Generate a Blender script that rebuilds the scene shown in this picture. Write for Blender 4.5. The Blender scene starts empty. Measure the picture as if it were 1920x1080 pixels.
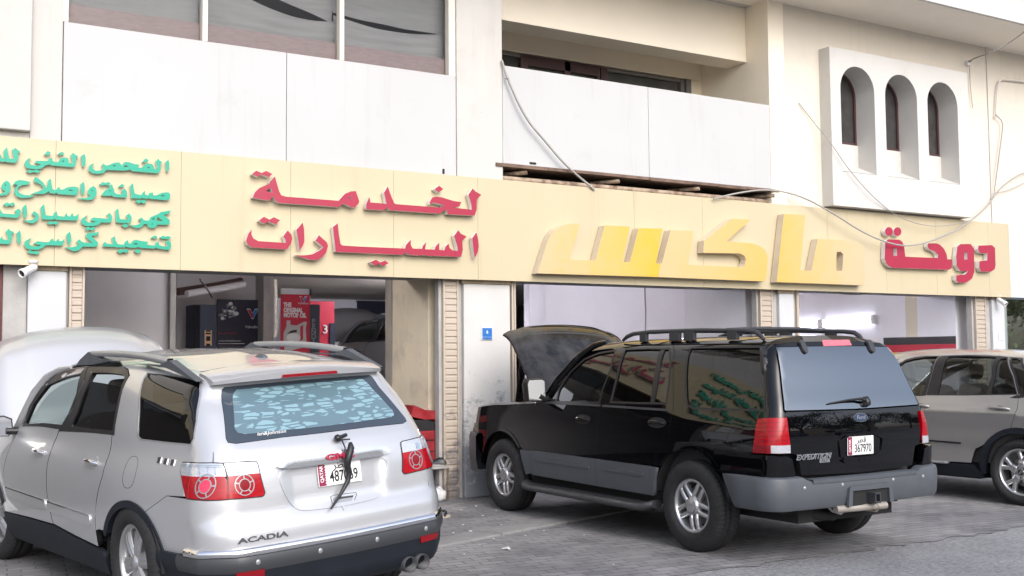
import bpy, bmesh, math, random
import numpy as np
from math import sin, cos, tan, pi, radians, sqrt, atan2
from mathutils import Vector, Matrix
from mathutils.geometry import delaunay_2d_cdt, tessellate_polygon

random.seed(7)
C = bpy.context
SC = C.scene
COL = SC.collection

# ------------------------------------------------------------------ camera
F_PX = 2058.45
CAM_H = 1.648
_yaw, _pitch, _roll = radians(31.032), radians(3.577), radians(-0.491)
_fw = Vector((sin(_yaw)*cos(_pitch), cos(_yaw)*cos(_pitch), sin(_pitch)))
_r0 = Vector((cos(_yaw), -sin(_yaw), 0)); _u0 = _r0.cross(_fw)
_rt = _r0*cos(_roll) + _u0*sin(_roll)
_up = -_r0*sin(_roll) + _u0*cos(_roll)
cam = bpy.data.cameras.new("camera"); cam.lens = F_PX/1920*36; cam.sensor_width = 36
cam.clip_start = 0.1; cam.clip_end = 900
cam_ob = bpy.data.objects.new("camera", cam); COL.objects.link(cam_ob)
cam_ob.matrix_world = Matrix(((_rt.x, _up.x, -_fw.x, 0), (_rt.y, _up.y, -_fw.y, 0), (_rt.z, _up.z, -_fw.z, CAM_H), (0, 0, 0, 1)))
SC.camera = cam_ob
CAMP = Vector((0, 0, CAM_H))

# ------------------------------------------------------------------ world, sun, exposure
SUN_EL, SUN_AZ = radians(34), radians(186)         # azimuth from +Y towards +X: low, hazy, behind the camera
w = bpy.data.worlds.new("World"); SC.world = w; w.use_nodes = True
nt = w.node_tree; nt.nodes.clear()
sky = nt.nodes.new("ShaderNodeTexSky"); sky.sky_type = 'NISHITA'; sky.sun_disc = False
sky.sun_elevation = SUN_EL; sky.sun_rotation = SUN_AZ
sky.air_density = 1.0; sky.dust_density = 4.0; sky.ozone_density = 1.0; sky.altitude = 10
hsv = nt.nodes.new("ShaderNodeHueSaturation"); hsv.inputs['Saturation'].default_value = 0.55
tint = nt.nodes.new("ShaderNodeMix"); tint.data_type = 'RGBA'; tint.blend_type = 'MULTIPLY'
tint.inputs[0].default_value = 1.0; tint.inputs[7].default_value = (0.965, 0.985, 1.06, 1)
bg = nt.nodes.new("ShaderNodeBackground"); bg.inputs['Strength'].default_value = 0.15
wo = nt.nodes.new("ShaderNodeOutputWorld")
nt.links.new(sky.outputs[0], hsv.inputs['Color']); nt.links.new(hsv.outputs[0], tint.inputs[6])
nt.links.new(tint.outputs[2], bg.inputs[0]); nt.links.new(bg.outputs[0], wo.inputs[0])
sl = bpy.data.lights.new("sun", 'SUN'); sl.energy = 0.12; sl.angle = radians(35); sl.color = (1.0, 0.95, 0.88)
so = bpy.data.objects.new("sun", sl); COL.objects.link(so)
_sd = Vector((sin(SUN_AZ)*cos(SUN_EL), cos(SUN_AZ)*cos(SUN_EL), sin(SUN_EL)))
so.rotation_euler = _sd.to_track_quat('Z', 'Y').to_euler(); so.location = (0, 0, 30)
vs = SC.view_settings
vs.view_transform = 'Standard'; vs.look = 'None'; vs.exposure = 1.06; vs.gamma = 1.0
SC.cycles.max_bounces = 8; SC.cycles.diffuse_bounces = 6; SC.cycles.glossy_bounces = 4
SC.cycles.transparent_max_bounces = 12; SC.cycles.transmission_bounces = 6
SC.cycles.sample_clamp_indirect = 6.0

# ------------------------------------------------------------------ pixel helpers (photo pixel -> point on a real plane)
def ray(px, py):
    return _fw + _rt*((px-960)/F_PX) - _up*((py-540)/F_PX)
def on_y(px, py, Y):
    d = ray(px, py); return CAMP + d*(Y/d.y)
def on_x(px, py, X):
    d = ray(px, py); return CAMP + d*(X/d.x)
def on_z(px, py, Z=0.0):
    d = ray(px, py); return CAMP + d*((Z-CAM_H)/d.z)

# ------------------------------------------------------------------ objects, tags
def tag(o, label=None, cat=None, group=None, kind=None):
    if label: o['label'] = label
    if cat: o['category'] = cat
    if group: o['group'] = group
    if kind: o['kind'] = kind
    return o
def empty(name, loc=(0, 0, 0), rz=0.0):
    o = bpy.data.objects.new(name, None); COL.objects.link(o)
    o.location = loc; o.rotation_euler = (0, 0, rz); o.empty_display_size = 0.2
    return o
def copy_tree(o, parent=None):
    c = o.copy(); COL.objects.link(c); c.parent = parent
    for ch in o.children: copy_tree(ch, c)
    return c

class MB:
    """collects faces; build() links them as one mesh object"""
    def __init__(self):
        self.v = []; self.f = []; self.m = []; self.s = []; self.n = {}
    def add(self, vs, fs, mi=0, smooth=False, normals=None):
        b = len(self.v); self.v.extend([tuple(x) for x in vs])
        for f in fs:
            self.f.append(tuple(b+i for i in f)); self.m.append(mi); self.s.append(smooth)
        if normals is not None:
            for i, n in enumerate(normals): self.n[b+i] = tuple(n)
        return b
    def box(self, x0, x1, y0, y1, z0, z1, mi=0, M=None):
        vs = [Vector(p) for p in ((x0,y0,z0),(x1,y0,z0),(x1,y1,z0),(x0,y1,z0),(x0,y0,z1),(x1,y0,z1),(x1,y1,z1),(x0,y1,z1))]
        if M is not None: vs = [M @ p for p in vs]
        self.add(vs, [(0,3,2,1),(4,5,6,7),(0,1,5,4),(1,2,6,5),(2,3,7,6),(3,0,4,7)], mi)
        return self
    def quad(self, a, b, c, d, mi=0):
        self.add([a, b, c, d], [(0, 1, 2, 3)], mi); return self
    def tube(self, pts, r, n=8, mi=0, cap=True, smooth=True):
        pts = [Vector(p) for p in pts]
        rs = r if isinstance(r, (list, tuple)) else [r]*len(pts)
        ring = []; prev = None
        for i, p in enumerate(pts):
            t = (pts[min(i+1, len(pts)-1)] - pts[max(i-1, 0)]).normalized()
            if prev is None:
                a = Vector((0, 0, 1)) if abs(t.z) < 0.9 else Vector((1, 0, 0))
                u = t.cross(a).normalized()
            else:
                u = (prev - t*prev.dot(t)).normalized()
            prev = u; v = t.cross(u)
            ring += [p + (u*cos(2*pi*k/n) + v*sin(2*pi*k/n))*rs[i] for k in range(n)]
        fs = [(i*n+k, i*n+(k+1) % n, (i+1)*n+(k+1) % n, (i+1)*n+k) for i in range(len(pts)-1) for k in range(n)]
        self.add(ring, fs, mi, smooth)
        if cap:
            self.add(ring[:n], [tuple(reversed(range(n)))], mi); self.add(ring[-n:], [tuple(range(n))], mi)
        return self
    def lathe(self, prof, n=32, M=None, mi=0, smooth=True, mis=None, rfun=None):
        """profile (r, h) turned about local Z"""
        M = M or Matrix(); vs = []
        for i, (r, h) in enumerate(prof):
            for k in range(n):
                a = 2*pi*k/n; rr = r if rfun is None else rfun(i, k, r)
                vs.append(M @ Vector((rr*cos(a), rr*sin(a), h)))
        b = len(self.v); self.v.extend([tuple(x) for x in vs])
        for i in range(len(prof)-1):
            for k in range(n):
                self.f.append((b+i*n+k, b+i*n+(k+1) % n, b+(i+1)*n+(k+1) % n, b+(i+1)*n+k))
                self.m.append(mi if mis is None else mis[i]); self.s.append(smooth)
        return self
    def prism(self, poly, to3d, d, mi=0, side_mi=None, holes=(), back=True):
        """polygon (2d list) mapped by to3d(u, v, depth); extruded from depth 0 to d"""
        loops = [list(poly)] + [list(h) for h in holes]
        side_mi = mi if side_mi is None else side_mi
        flat = [p for l in loops for p in l]
        tri = tessellate_polygon([[Vector((p[0], p[1], 0)) for p in l] for l in loops])
        n = len(flat)
        ar = sum(poly[i][0]*poly[(i+1) % len(poly)][1]-poly[(i+1) % len(poly)][0]*poly[i][1] for i in range(len(poly)))
        def orient(t):
            a, b, c = (flat[i] for i in t)
            s = (b[0]-a[0])*(c[1]-a[1])-(c[0]-a[0])*(b[1]-a[1])
            return t if s > 0 else (t[0], t[2], t[1])
        tri = [orient(t) for t in tri]
        self.add([to3d(p[0], p[1], 0) for p in flat], tri, mi)
        if back: self.add([to3d(p[0], p[1], d) for p in flat], [tuple(reversed(t)) for t in tri], side_mi)
        for l in loops:
            m = len(l)
            vs = [to3d(p[0], p[1], 0) for p in l] + [to3d(p[0], p[1], d) for p in l]
            a2 = sum(l[i][0]*l[(i+1) % m][1]-l[(i+1) % m][0]*l[i][1] for i in range(m))
            ccw = (a2 > 0) == (l is loops[0])
            fs = [((i, m+i, m+(i+1) % m, (i+1) % m) if ccw else (i, (i+1) % m, m+(i+1) % m, m+i)) for i in range(m)]
            self.add(vs, fs, side_mi)
        return self
    def build(self, name, mats, parent=None, bevel=0.0, seg=2, auto=None):
        me = bpy.data.meshes.new(name); me.from_pydata(self.v, [], self.f)
        if not isinstance(mats, (list, tuple)): mats = [mats]
        mats = list(mats)
        if len(mats) == 1 and self.m and max(self.m) == 1: mats.append(MATS['black_trim'])     # folded panel edges sit in dark shut lines
        for m in mats: me.materials.append(m)
        me.polygons.foreach_set('material_index', self.m); me.polygons.foreach_set('use_smooth', self.s)
        me.update()
        if self.n:
            N = [(0, 0, 0)]*len(self.v)
            for i, nn in self.n.items(): N[i] = nn
            me.normals_split_custom_set_from_vertices(N)
        o = bpy.data.objects.new(name, me); COL.objects.link(o)
        if parent is not None: o.parent = parent
        if bevel > 0:
            b = o.modifiers.new("bevel", 'BEVEL'); b.width = bevel; b.segments = seg; b.limit_method = 'ANGLE'; b.angle_limit = radians(40)
            b.harden_normals = False
        return o

# ------------------------------------------------------------------ materials
def srgb(r, g=None, b=None):
    if g is None: r, g, b = r
    f = lambda c: ((c/255+0.055)/1.055)**2.4 if c/255 > 0.04045 else c/255/12.92
    return (f(r), f(g), f(b), 1)
MATS = {}
def mat(name, col, rough=0.6, metal=0.0, var=0.0, vscale=3.0, bump=0.0, bscale=40.0, coat=0.0, spec=0.5,
        streak=0.0, col2=None, mixscale=1.5, mixlo=0.45, mixhi=0.6, emit=None, estr=0.0, speck=0.0, alpha=None, mixz=None, stretch=(1, 1, 1), rvar=0.0):
    m = bpy.data.materials.new(name); m.use_nodes = True; MATS[name] = m
    n = m.node_tree; L = n.links; p = n.nodes['Principled BSDF']
    if len(col) == 3: col = (*col, 1)
    p.inputs['Base Color'].default_value = col; p.inputs['Roughness'].default_value = rough
    p.inputs['Metallic'].default_value = metal; p.inputs['Specular IOR Level'].default_value = spec
    if coat: p.inputs['Coat Weight'].default_value = coat; p.inputs['Coat Roughness'].default_value = 0.03
    geo = n.nodes.new('ShaderNodeTexCoord')
    co = geo.outputs['Object']
    mp = n.nodes.new('ShaderNodeMapping'); mp.inputs['Scale'].default_value = stretch; L.new(co, mp.inputs[0]); co = mp.outputs[0]
    cur = None
    def noise(scale, detail=4, rough_=0.55, vec=co):
        t = n.nodes.new('ShaderNodeTexNoise'); t.inputs['Scale'].default_value = scale
        t.inputs['Detail'].default_value = detail; t.inputs['Roughness'].default_value = rough_; L.new(vec, t.inputs['Vector']); return t.outputs['Fac']
    def ramp(fac, lo, hi, a=(0, 0, 0, 1), b=(1, 1, 1, 1)):
        r = n.nodes.new('ShaderNodeValToRGB'); r.color_ramp.elements[0].position = lo; r.color_ramp.elements[1].position = hi
        r.color_ramp.elements[0].color = a; r.color_ramp.elements[1].color = b; L.new(fac, r.inputs[0]); return r.outputs[0]
    def mix(fac, a, b, typ='MIX'):
        x = n.nodes.new('ShaderNodeMix'); x.data_type = 'RGBA'; x.blend_type = typ
        if isinstance(fac, float): x.inputs[0].default_value = fac
        else: L.new(fac, x.inputs[0])
        for i, q in ((6, a), (7, b)):
            if isinstance(q, tuple): x.inputs[i].default_value = q
            else: L.new(q, x.inputs[i])
        return x.outputs[2]
    base = col
    if col2 is not None:
        base = mix(ramp(noise(mixscale, 6, 0.65), mixlo, mixhi), col, col2 if len(col2) == 4 else (*col2, 1)); cur = base
    if var > 0:
        k = ramp(noise(vscale, 5), 0.3, 0.7, (1-var,)*3+(1,), (1+var*0.4,)*3+(1,))
        cur = mix(1.0, base, k, 'MULTIPLY'); base = cur
    if streak > 0:
        mp2 = n.nodes.new('ShaderNodeMapping'); mp2.inputs['Scale'].default_value = (9, 9, 0.5); L.new(geo.outputs['Object'], mp2.inputs[0])
        k = ramp(noise(1.6, 4, 0.6, mp2.outputs[0]), 0.35, 0.75, (1, 1, 1, 1), (1-streak, 1-streak*1.05, 1-streak*1.2, 1))
        cur = mix(1.0, base, k, 'MULTIPLY'); base = cur
    if speck > 0:      # sparse small marks: fixings, chips, flies
        vo = n.nodes.new('ShaderNodeTexVoronoi'); vo.inputs['Scale'].default_value = 2.6; L.new(co, vo.inputs['Vector'])
        k = ramp(vo.outputs['Distance'], 0.018, 0.026, (1-speck,)*3+(1,), (1, 1, 1, 1)); cur = mix(1.0, base, k, 'MULTIPLY'); base = cur
        mp3 = n.nodes.new('ShaderNodeMapping'); mp3.inputs['Scale'].default_value = (5, 5, 0.35); L.new(geo.outputs['Object'], mp3.inputs[0])
        k = ramp(noise(1.3, 5, 0.65, mp3.outputs[0]), 0.56, 0.80, (1, 1, 1, 1), (0.90, 0.885, 0.86, 1)); cur = mix(1.0, base, k, 'MULTIPLY'); base = cur
    if cur is not None: L.new(cur, p.inputs['Base Color'])
    if rvar > 0:
        r = n.nodes.new('ShaderNodeMapRange'); L.new(noise(vscale*2, 5), r.inputs[0]); r.inputs[1].default_value = 0.3; r.inputs[2].default_value = 0.7
        r.inputs[3].default_value = max(0.02, rough-rvar); r.inputs[4].default_value = min(1, rough+rvar); L.new(r.outputs[0], p.inputs['Roughness'])
    if bump > 0:
        b = n.nodes.new('ShaderNodeBump'); b.inputs['Strength'].default_value = bump; b.inputs['Distance'].default_value = 0.01
        L.new(noise(bscale, 5), b.inputs['Height']); L.new(b.outputs[0], p.inputs['Normal'])
    if emit is not None:
        p.inputs['Emission Color'].default_value = emit if len(emit) == 4 else (*emit, 1); p.inputs['Emission Strength'].default_value = estr
    return m
def glass(name, tint_, refl=(1, 1, 1), rough=0.0, ior=1.5, extra=0.0):
    m = bpy.data.materials.new(name); m.use_nodes = True; MATS[name] = m
    n = m.node_tree; L = n.links; n.nodes.clear()
    out = n.nodes.new('ShaderNodeOutputMaterial'); tr = n.nodes.new('ShaderNodeBsdfTransparent'); tr.inputs[0].default_value = (*tint_, 1)
    gl = n.nodes.new('ShaderNodeBsdfGlossy'); gl.inputs['Color'].default_value = (*refl, 1); gl.inputs['Roughness'].default_value = rough
    fr = n.nodes.new('ShaderNodeFresnel')
    ge = n.nodes.new('ShaderNodeNewGeometry'); mr = n.nodes.new('ShaderNodeMapRange'); L.new(ge.outputs['Backfacing'], mr.inputs[0])
    mr.inputs[3].default_value = ior; mr.inputs[4].default_value = 1/ior; L.new(mr.outputs[0], fr.inputs[0])   # a thin pane looks the same from both sides
    mx = n.nodes.new('ShaderNodeMixShader'); fac = fr.outputs[0]
    if extra:
        ad = n.nodes.new('ShaderNodeMath'); ad.operation = 'ADD'; ad.use_clamp = True; ad.inputs[1].default_value = extra; L.new(fac, ad.inputs[0]); fac = ad.outputs[0]
    L.new(fac, mx.inputs[0]); L.new(tr.outputs[0], mx.inputs[1]); L.new(gl.outputs[0], mx.inputs[2]); L.new(mx.outputs[0], out.inputs[0])
    return m
# ================================================================== materials of the place
M_wall = mat('plaster_white', (0.51, 0.495, 0.46), 0.8, speck=0.25, var=0.04, vscale=1.2, bump=0.12, bscale=60, col2=(0.47, 0.455, 0.42), mixscale=2.0, mixlo=0.55, mixhi=0.75)
M_cream = mat('plaster_cream', (0.88, 0.80, 0.65), 0.8, var=0.04, vscale=1.0, bump=0.08, bscale=60)
M_panel = mat('white_cladding', (0.485, 0.488, 0.482), 0.6, speck=0.45, spec=0.25, var=0.05, vscale=0.7, col2=(0.43, 0.432, 0.425), mixscale=2.2, mixlo=0.60, mixhi=0.85, bump=0.06, bscale=2.5, rvar=0.1)
M_dark = mat('dark_gap', (0.02, 0.018, 0.016), 0.9)
M_soffit = mat('soffit_paint', (0.86, 0.80, 0.70), 0.85, var=0.03, bump=0.05)
M_slab = mat('slab_edge', (0.58, 0.57, 0.55), 0.8, var=0.08)
M_pillar_old = mat('pillar_paint', (0.62, 0.62, 0.60), 0.75, var=0.05, bump=0.25, bscale=35, col2=(0.36, 0.37, 0.38), mixscale=2.6, mixlo=0.56, mixhi=0.70)
def dirt_mat(name, base, dirt, ztop, scale, lo, hi, rough=0.75, bump=0.2, fine=0.5):
    """paint with grime that thins out upwards: splashes and rubbed-off paint up to ztop"""
    m = bpy.data.materials.new(name); m.use_nodes = True; MATS[name] = m; n = m.node_tree; L = n.links; p = n.nodes['Principled BSDF']
    t = n.nodes.new('ShaderNodeTexCoord'); sp = n.nodes.new('ShaderNodeSeparateXYZ'); L.new(t.outputs['Object'], sp.inputs[0])
    mr = n.nodes.new('ShaderNodeMapRange'); L.new(sp.outputs[2], mr.inputs[0]); mr.inputs[1].default_value = 0.0; mr.inputs[2].default_value = ztop; mr.inputs[3].default_value = 0.17; mr.inputs[4].default_value = -0.18
    nz = n.nodes.new('ShaderNodeTexNoise'); nz.inputs['Scale'].default_value = scale; nz.inputs['Detail'].default_value = 9; nz.inputs['Roughness'].default_value = 0.72; L.new(t.outputs['Object'], nz.inputs['Vector'])
    ad = n.nodes.new('ShaderNodeMath'); ad.operation = 'ADD'; L.new(nz.outputs[0], ad.inputs[0]); L.new(mr.outputs[0], ad.inputs[1])
    r = n.nodes.new('ShaderNodeValToRGB'); r.color_ramp.elements[0].position = lo; r.color_ramp.elements[1].position = hi; L.new(ad.outputs[0], r.inputs[0])
    n2 = n.nodes.new('ShaderNodeTexNoise'); n2.inputs['Scale'].default_value = scale*0.35; n2.inputs['Detail'].default_value = 4; L.new(t.outputs['Object'], n2.inputs['Vector'])
    r2 = n.nodes.new('ShaderNodeValToRGB'); r2.color_ramp.elements[0].position = 0.3; r2.color_ramp.elements[1].position = 0.7; r2.color_ramp.elements[0].color = (0.9, 0.9, 0.9, 1); L.new(n2.outputs[0], r2.inputs[0])
    mx = n.nodes.new('ShaderNodeMix'); mx.data_type = 'RGBA'; L.new(r.outputs[0], mx.inputs[0]); mx.inputs[6].default_value = (*base, 1); mx.inputs[7].default_value = (*dirt, 1)
    mm = n.nodes.new('ShaderNodeMix'); mm.data_type = 'RGBA'; mm.blend_type = 'MULTIPLY'; mm.inputs[0].default_value = 1; L.new(mx.outputs[2], mm.inputs[6]); L.new(r2.outputs[0], mm.inputs[7]); L.new(mm.outputs[2], p.inputs['Base Color'])
    p.inputs['Roughness'].default_value = rough
    b = n.nodes.new('ShaderNodeBump'); b.inputs['Strength'].default_value = bump; b.inputs['Distance'].default_value = 0.01; L.new(nz.outputs[0], b.inputs['Height']); L.new(b.outputs[0], p.inputs['Normal'])
    return m
M_pillar = dirt_mat('pillar_stained', (0.57, 0.56, 0.53), (0.27, 0.28, 0.29), 1.9, 5.0, 0.475, 0.575, 0.7, 0.3)
M_shutter = dirt_mat('shutter_beige', (0.48, 0.41, 0.33), (0.20, 0.18, 0.17), 1.7, 6.0, 0.52, 0.66, 0.5, 0.1)
M_pillar2 = mat('pillar_clean', (0.52, 0.53, 0.535), 0.75, var=0.05, bump=0.15)
M_jamb = mat('jamb_grey', (0.40, 0.39, 0.37), 0.8, var=0.18, vscale=5, bump=0.2, streak=0.12)

M_rust = mat('rusty_lintel', (0.22, 0.17, 0.12), 0.8, var=0.3, vscale=8, col2=(0.12, 0.09, 0.07), mixscale=6)
M_beam = mat('lintel_tan', (0.42, 0.34, 0.24), 0.8, var=0.15, vscale=6, streak=0.3)
M_in = mat('inner_wall_grey', (0.60, 0.585, 0.59), 0.85, var=0.10, vscale=1.6, bump=0.1)
M_inlav = mat('inner_wall_pale', (0.76, 0.75, 0.79), 0.75, var=0.05, vscale=1.5, bump=0.06)
M_inbeige = mat('inner_wall_stained', (0.74, 0.65, 0.48), 0.8, var=0.12, vscale=1.8, bump=0.15, col2=(0.56, 0.49, 0.38), mixscale=2.2, mixlo=0.5, mixhi=0.7, streak=0.05)
M_dado = mat('dado_grey', (0.56, 0.56, 0.54), 0.8, var=0.12, vscale=3, streak=0.15)
M_blue = mat('blue_stripe', (0.02, 0.045, 0.14), 0.6)
M_floor = mat('shop_floor', (0.16, 0.155, 0.15), 0.6, var=0.25, vscale=2, bump=0.1)
M_brown = mat('brown_frame', (0.065, 0.03, 0.03), 0.45, var=0.1)
M_pinkframe = mat('faded_frame', (0.26, 0.19, 0.18), 0.6, var=0.2, vscale=12, stretch=(1, 1, 8))
M_mull = mat('beige_mullion', (0.62, 0.58, 0.50), 0.5)
M_winframe = mat('grey_frame', (0.17, 0.165, 0.16), 0.5)
M_cloth = mat('shade_cloth', (0.27, 0.265, 0.26), 0.9, var=0.10, vscale=6, stretch=(0.4, 1, 5))
M_black = mat('black_inside', (0.008, 0.008, 0.01), 0.9)
M_pipe = mat('rusty_pipe', (0.42, 0.33, 0.24), 0.6, var=0.3, vscale=9, col2=(0.2, 0.13, 0.09), mixscale=8)
M_timber = mat('weathered_timber', (0.17, 0.11, 0.08), 0.8, var=0.4, vscale=8)
M_cable = mat('cable_grey', (0.34, 0.325, 0.30), 0.6, var=0.1)
M_cabled = mat('cable_dark', (0.30, 0.28, 0.26), 0.6)
M_pvc = mat('pvc_pipe', (0.60, 0.57, 0.53), 0.45)
G_win = glass('window_glass', (0.90, 0.91, 0.91), ior=1.18)
G_shop = glass('shop_glass', (0.55, 0.62, 0.58), ior=1.5, extra=0.12)
M_tube = mat('tube_light', (0.9, 0.9, 0.95), 0.4, emit=(0.86, 0.86, 1.0), estr=3.5)
M_tube2 = mat('tube_light_ceiling', (0.9, 0.9, 0.95), 0.4, emit=(0.90, 0.88, 1.0), estr=115)  # unseen ceiling tubes, some of them added as fill
M_tube3 = mat('tube_light_fill', (0.9, 0.9, 0.95), 0.4, emit=(0.92, 0.89, 0.96), estr=28)  # for the fill tube added in the left bay
M_plain_white = mat('white_plastic', (0.75, 0.75, 0.74), 0.35)
M_lens = mat('black_lens', (0.01, 0.01, 0.012), 0.1)

YF, YW, YP = 11.30, 11.36, 11.40      # sign face, upper wall, pillars
YB = 26.0                               # back of the building
def Xf(px, py, Y=YF): return on_y(px, py, Y).x
def Zf(px, py, Y=YF): return on_y(px, py, Y).z

# ================================================================== ground
M_pave = bpy.data.materials.new('paving_blocks'); M_pave.use_nodes = True
def _paving(m):
    n = m.node_tree; L = n.links; p = n.nodes['Principled BSDF']
    g = n.nodes.new('ShaderNodeNewGeometry')
    mp = n.nodes.new('ShaderNodeMapping'); mp.inputs['Rotation'].default_value = (0, 0, radians(6)); L.new(g.outputs['Position'], mp.inputs[0])
    # slightly wandering joints
    nz = n.nodes.new('ShaderNodeTexNoise'); nz.inputs['Scale'].default_value = 1.7; L.new(mp.outputs[0], nz.inputs['Vector'])
    vm = n.nodes.new('ShaderNodeVectorMath'); vm.operation = 'MULTIPLY_ADD'; L.new(nz.outputs['Color'], vm.inputs[0]); vm.inputs[1].default_value = (0.05, 0.05, 0); L.new(mp.outputs[0], vm.inputs[2])
    b = n.nodes.new('ShaderNodeTexBrick'); b.inputs['Scale'].default_value = 1.0
    b.inputs['Brick Width'].default_value = 0.215; b.inputs['Row Height'].default_value = 0.107; b.inputs['Mortar Size'].default_value = 0.006
    b.inputs['Mortar Smooth'].default_value = 0.3; b.offset = 0.5
    b.inputs['Color1'].default_value = (0.20, 0.203, 0.21, 1); b.inputs['Color2'].default_value = (0.275, 0.276, 0.28, 1); b.inputs['Mortar'].default_value = (0.085, 0.085, 0.085, 1)
    L.new(vm.outputs[0], b.inputs['Vector'])
    n2 = n.nodes.new('ShaderNodeTexNoise'); n2.inputs['Scale'].default_value = 0.9; n2.inputs['Detail'].default_value = 6; n2.inputs['Roughness'].default_value = 0.65; L.new(g.outputs['Position'], n2.inputs['Vector'])
    r = n.nodes.new('ShaderNodeValToRGB'); r.color_ramp.elements[0].position = 0.32; r.color_ramp.elements[1].position = 0.68
    r.color_ramp.elements[0].color = (0.55, 0.55, 0.57, 1); r.color_ramp.elements[1].color = (1.15, 1.13, 1.1, 1); L.new(n2.outputs[0], r.inputs[0])
    mx = n.nodes.new('ShaderNodeMix'); mx.data_type = 'RGBA'; mx.blend_type = 'MULTIPLY'; mx.inputs[0].default_value = 1
    L.new(b.outputs[0], mx.inputs[6]); L.new(r.outputs[0], mx.inputs[7])
    # light worn dust lying in some joints
    n3 = n.nodes.new('ShaderNodeTexNoise'); n3.inputs['Scale'].default_value = 2.6; n3.inputs['Detail'].default_value = 5; L.new(g.outputs['Position'], n3.inputs['Vector'])
    r3 = n.nodes.new('ShaderNodeValToRGB'); r3.color_ramp.elements[0].position = 0.52; r3.color_ramp.elements[1].position = 0.72; L.new(n3.outputs[0], r3.inputs[0])
    mu = n.nodes.new('ShaderNodeMath'); mu.operation = 'MULTIPLY'; L.new(r3.outputs[0], mu.inputs[0]); L.new(b.outputs['Fac'], mu.inputs[1])
    mx2 = n.nodes.new('ShaderNodeMix'); mx2.data_type = 'RGBA'; L.new(mu.outputs[0], mx2.inputs[0]); L.new(mx.outputs[2], mx2.inputs[6]); mx2.inputs[7].default_value = (0.30, 0.29, 0.27, 1)
    n5 = n.nodes.new('ShaderNodeTexNoise'); n5.inputs['Scale'].default_value = 1.9; n5.inputs['Detail'].default_value = 3; n5.inputs['Distortion'].default_value = 0.8; L.new(g.outputs['Position'], n5.inputs['Vector'])
    r5 = n.nodes.new('ShaderNodeValToRGB'); r5.color_ramp.elements[0].position = 0.63; r5.color_ramp.elements[1].position = 0.72; r5.color_ramp.elements[0].color = (1, 1, 1, 1); r5.color_ramp.elements[1].color = (0.55, 0.54, 0.54, 1); L.new(n5.outputs[0], r5.inputs[0])
    mx3 = n.nodes.new('ShaderNodeMix'); mx3.data_type = 'RGBA'; mx3.blend_type = 'MULTIPLY'; mx3.inputs[0].default_value = 1; L.new(mx2.outputs[2], mx3.inputs[6]); L.new(r5.outputs[0], mx3.inputs[7])
    L.new(mx3.outputs[2], p.inputs['Base Color']); p.inputs['Roughness'].default_value = 0.72
    n4 = n.nodes.new('ShaderNodeTexNoise'); n4.inputs['Scale'].default_value = 90; L.new(g.outputs['Position'], n4.inputs['Vector'])
    h = n.nodes.new('ShaderNodeMath'); h.operation = 'MULTIPLY_ADD'; L.new(b.outputs['Fac'], h.inputs[0]); h.inputs[1].default_value = -1.0; 
    hm = n.nodes.new('ShaderNodeMath'); hm.operation = 'MULTIPLY'; L.new(n4.outputs[0], hm.inputs[0]); hm.inputs[1].default_value = 0.5; L.new(hm.outputs[0], h.inputs[2])
    bu = n.nodes.new('ShaderNodeBump'); bu.inputs['Strength'].default_value = 0.55; bu.inputs['Distance'].default_value = 0.006; L.new(h.outputs[0], bu.inputs['Height']); L.new(bu.outputs[0], p.inputs['Normal'])
_paving(M_pave)
M_asph = mat('asphalt', (0.27, 0.273, 0.28), 0.85, var=0.40, vscale=26, bump=1.0, bscale=70, col2=(0.215, 0.218, 0.225), mixscale=0.8, mixlo=0.42, mixhi=0.62)
M_kerb = mat('concrete_strip', (0.23, 0.228, 0.225), 0.85, var=0.22, vscale=6, bump=0.35, bscale=60)
M_gnd = mat('far_ground', (0.20, 0.175, 0.14), 0.9, var=0.2, vscale=0.3)

g = MB(); g.quad((-400, -400, -0.012), (400, -400, -0.012), (400, 400, -0.012), (-400, 400, -0.012))
tag(g.build('ground', M_gnd), kind='structure')
g = MB(); g.quad((-60, -8, -0.006), (90, -8, -0.006), (90, 6.9, -0.006), (-60, 6.9, -0.006))
tag(g.build('road', M_asph), kind='structure')
g = MB()
edge = [(-60, 5.2)]
rr = random.Random(3)
x = -59.0
while x < 90:
    base = 5.3 if x < 2.5 else (5.3 + (x-2.5)*0.48 if x < 5.0 else 6.5)
    edge.append((x, base + rr.uniform(-0.06, 0.06))); x += 0.13 if 2 < x < 14 else 2.0
poly = edge + [(90, 5.9), (90, 11.45), (-60, 11.45)]
tri = tessellate_polygon([[Vector((a, b, 0)) for a, b in poly]])
g.add([(a, b, 0.0) for a, b in poly], [t if ((poly[t[1]][0]-poly[t[0]][0])*(poly[t[2]][1]-poly[t[0]][1])-(poly[t[1]][1]-poly[t[0]][1])*(poly[t[2]][0]-poly[t[0]][0])) > 0 else (t[0], t[2], t[1]) for t in tri])
tag(g.build('paving', M_pave), kind='structure')
g = MB(); g.quad((-60, 11.45, 0.0), (90, 11.45, 0.0), (90, YB, 0.0), (-60, YB, 0.0))
tag(g.build('shop_floor', M_floor), kind='structure')
g = MB(); g.quad((-60, -20, 0.0), (90, -20, 0.0), (90, -8, 0.0), (-60, -8, 0.0))
tag(g.build('far_pavement', M_pave), kind='structure')
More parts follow.
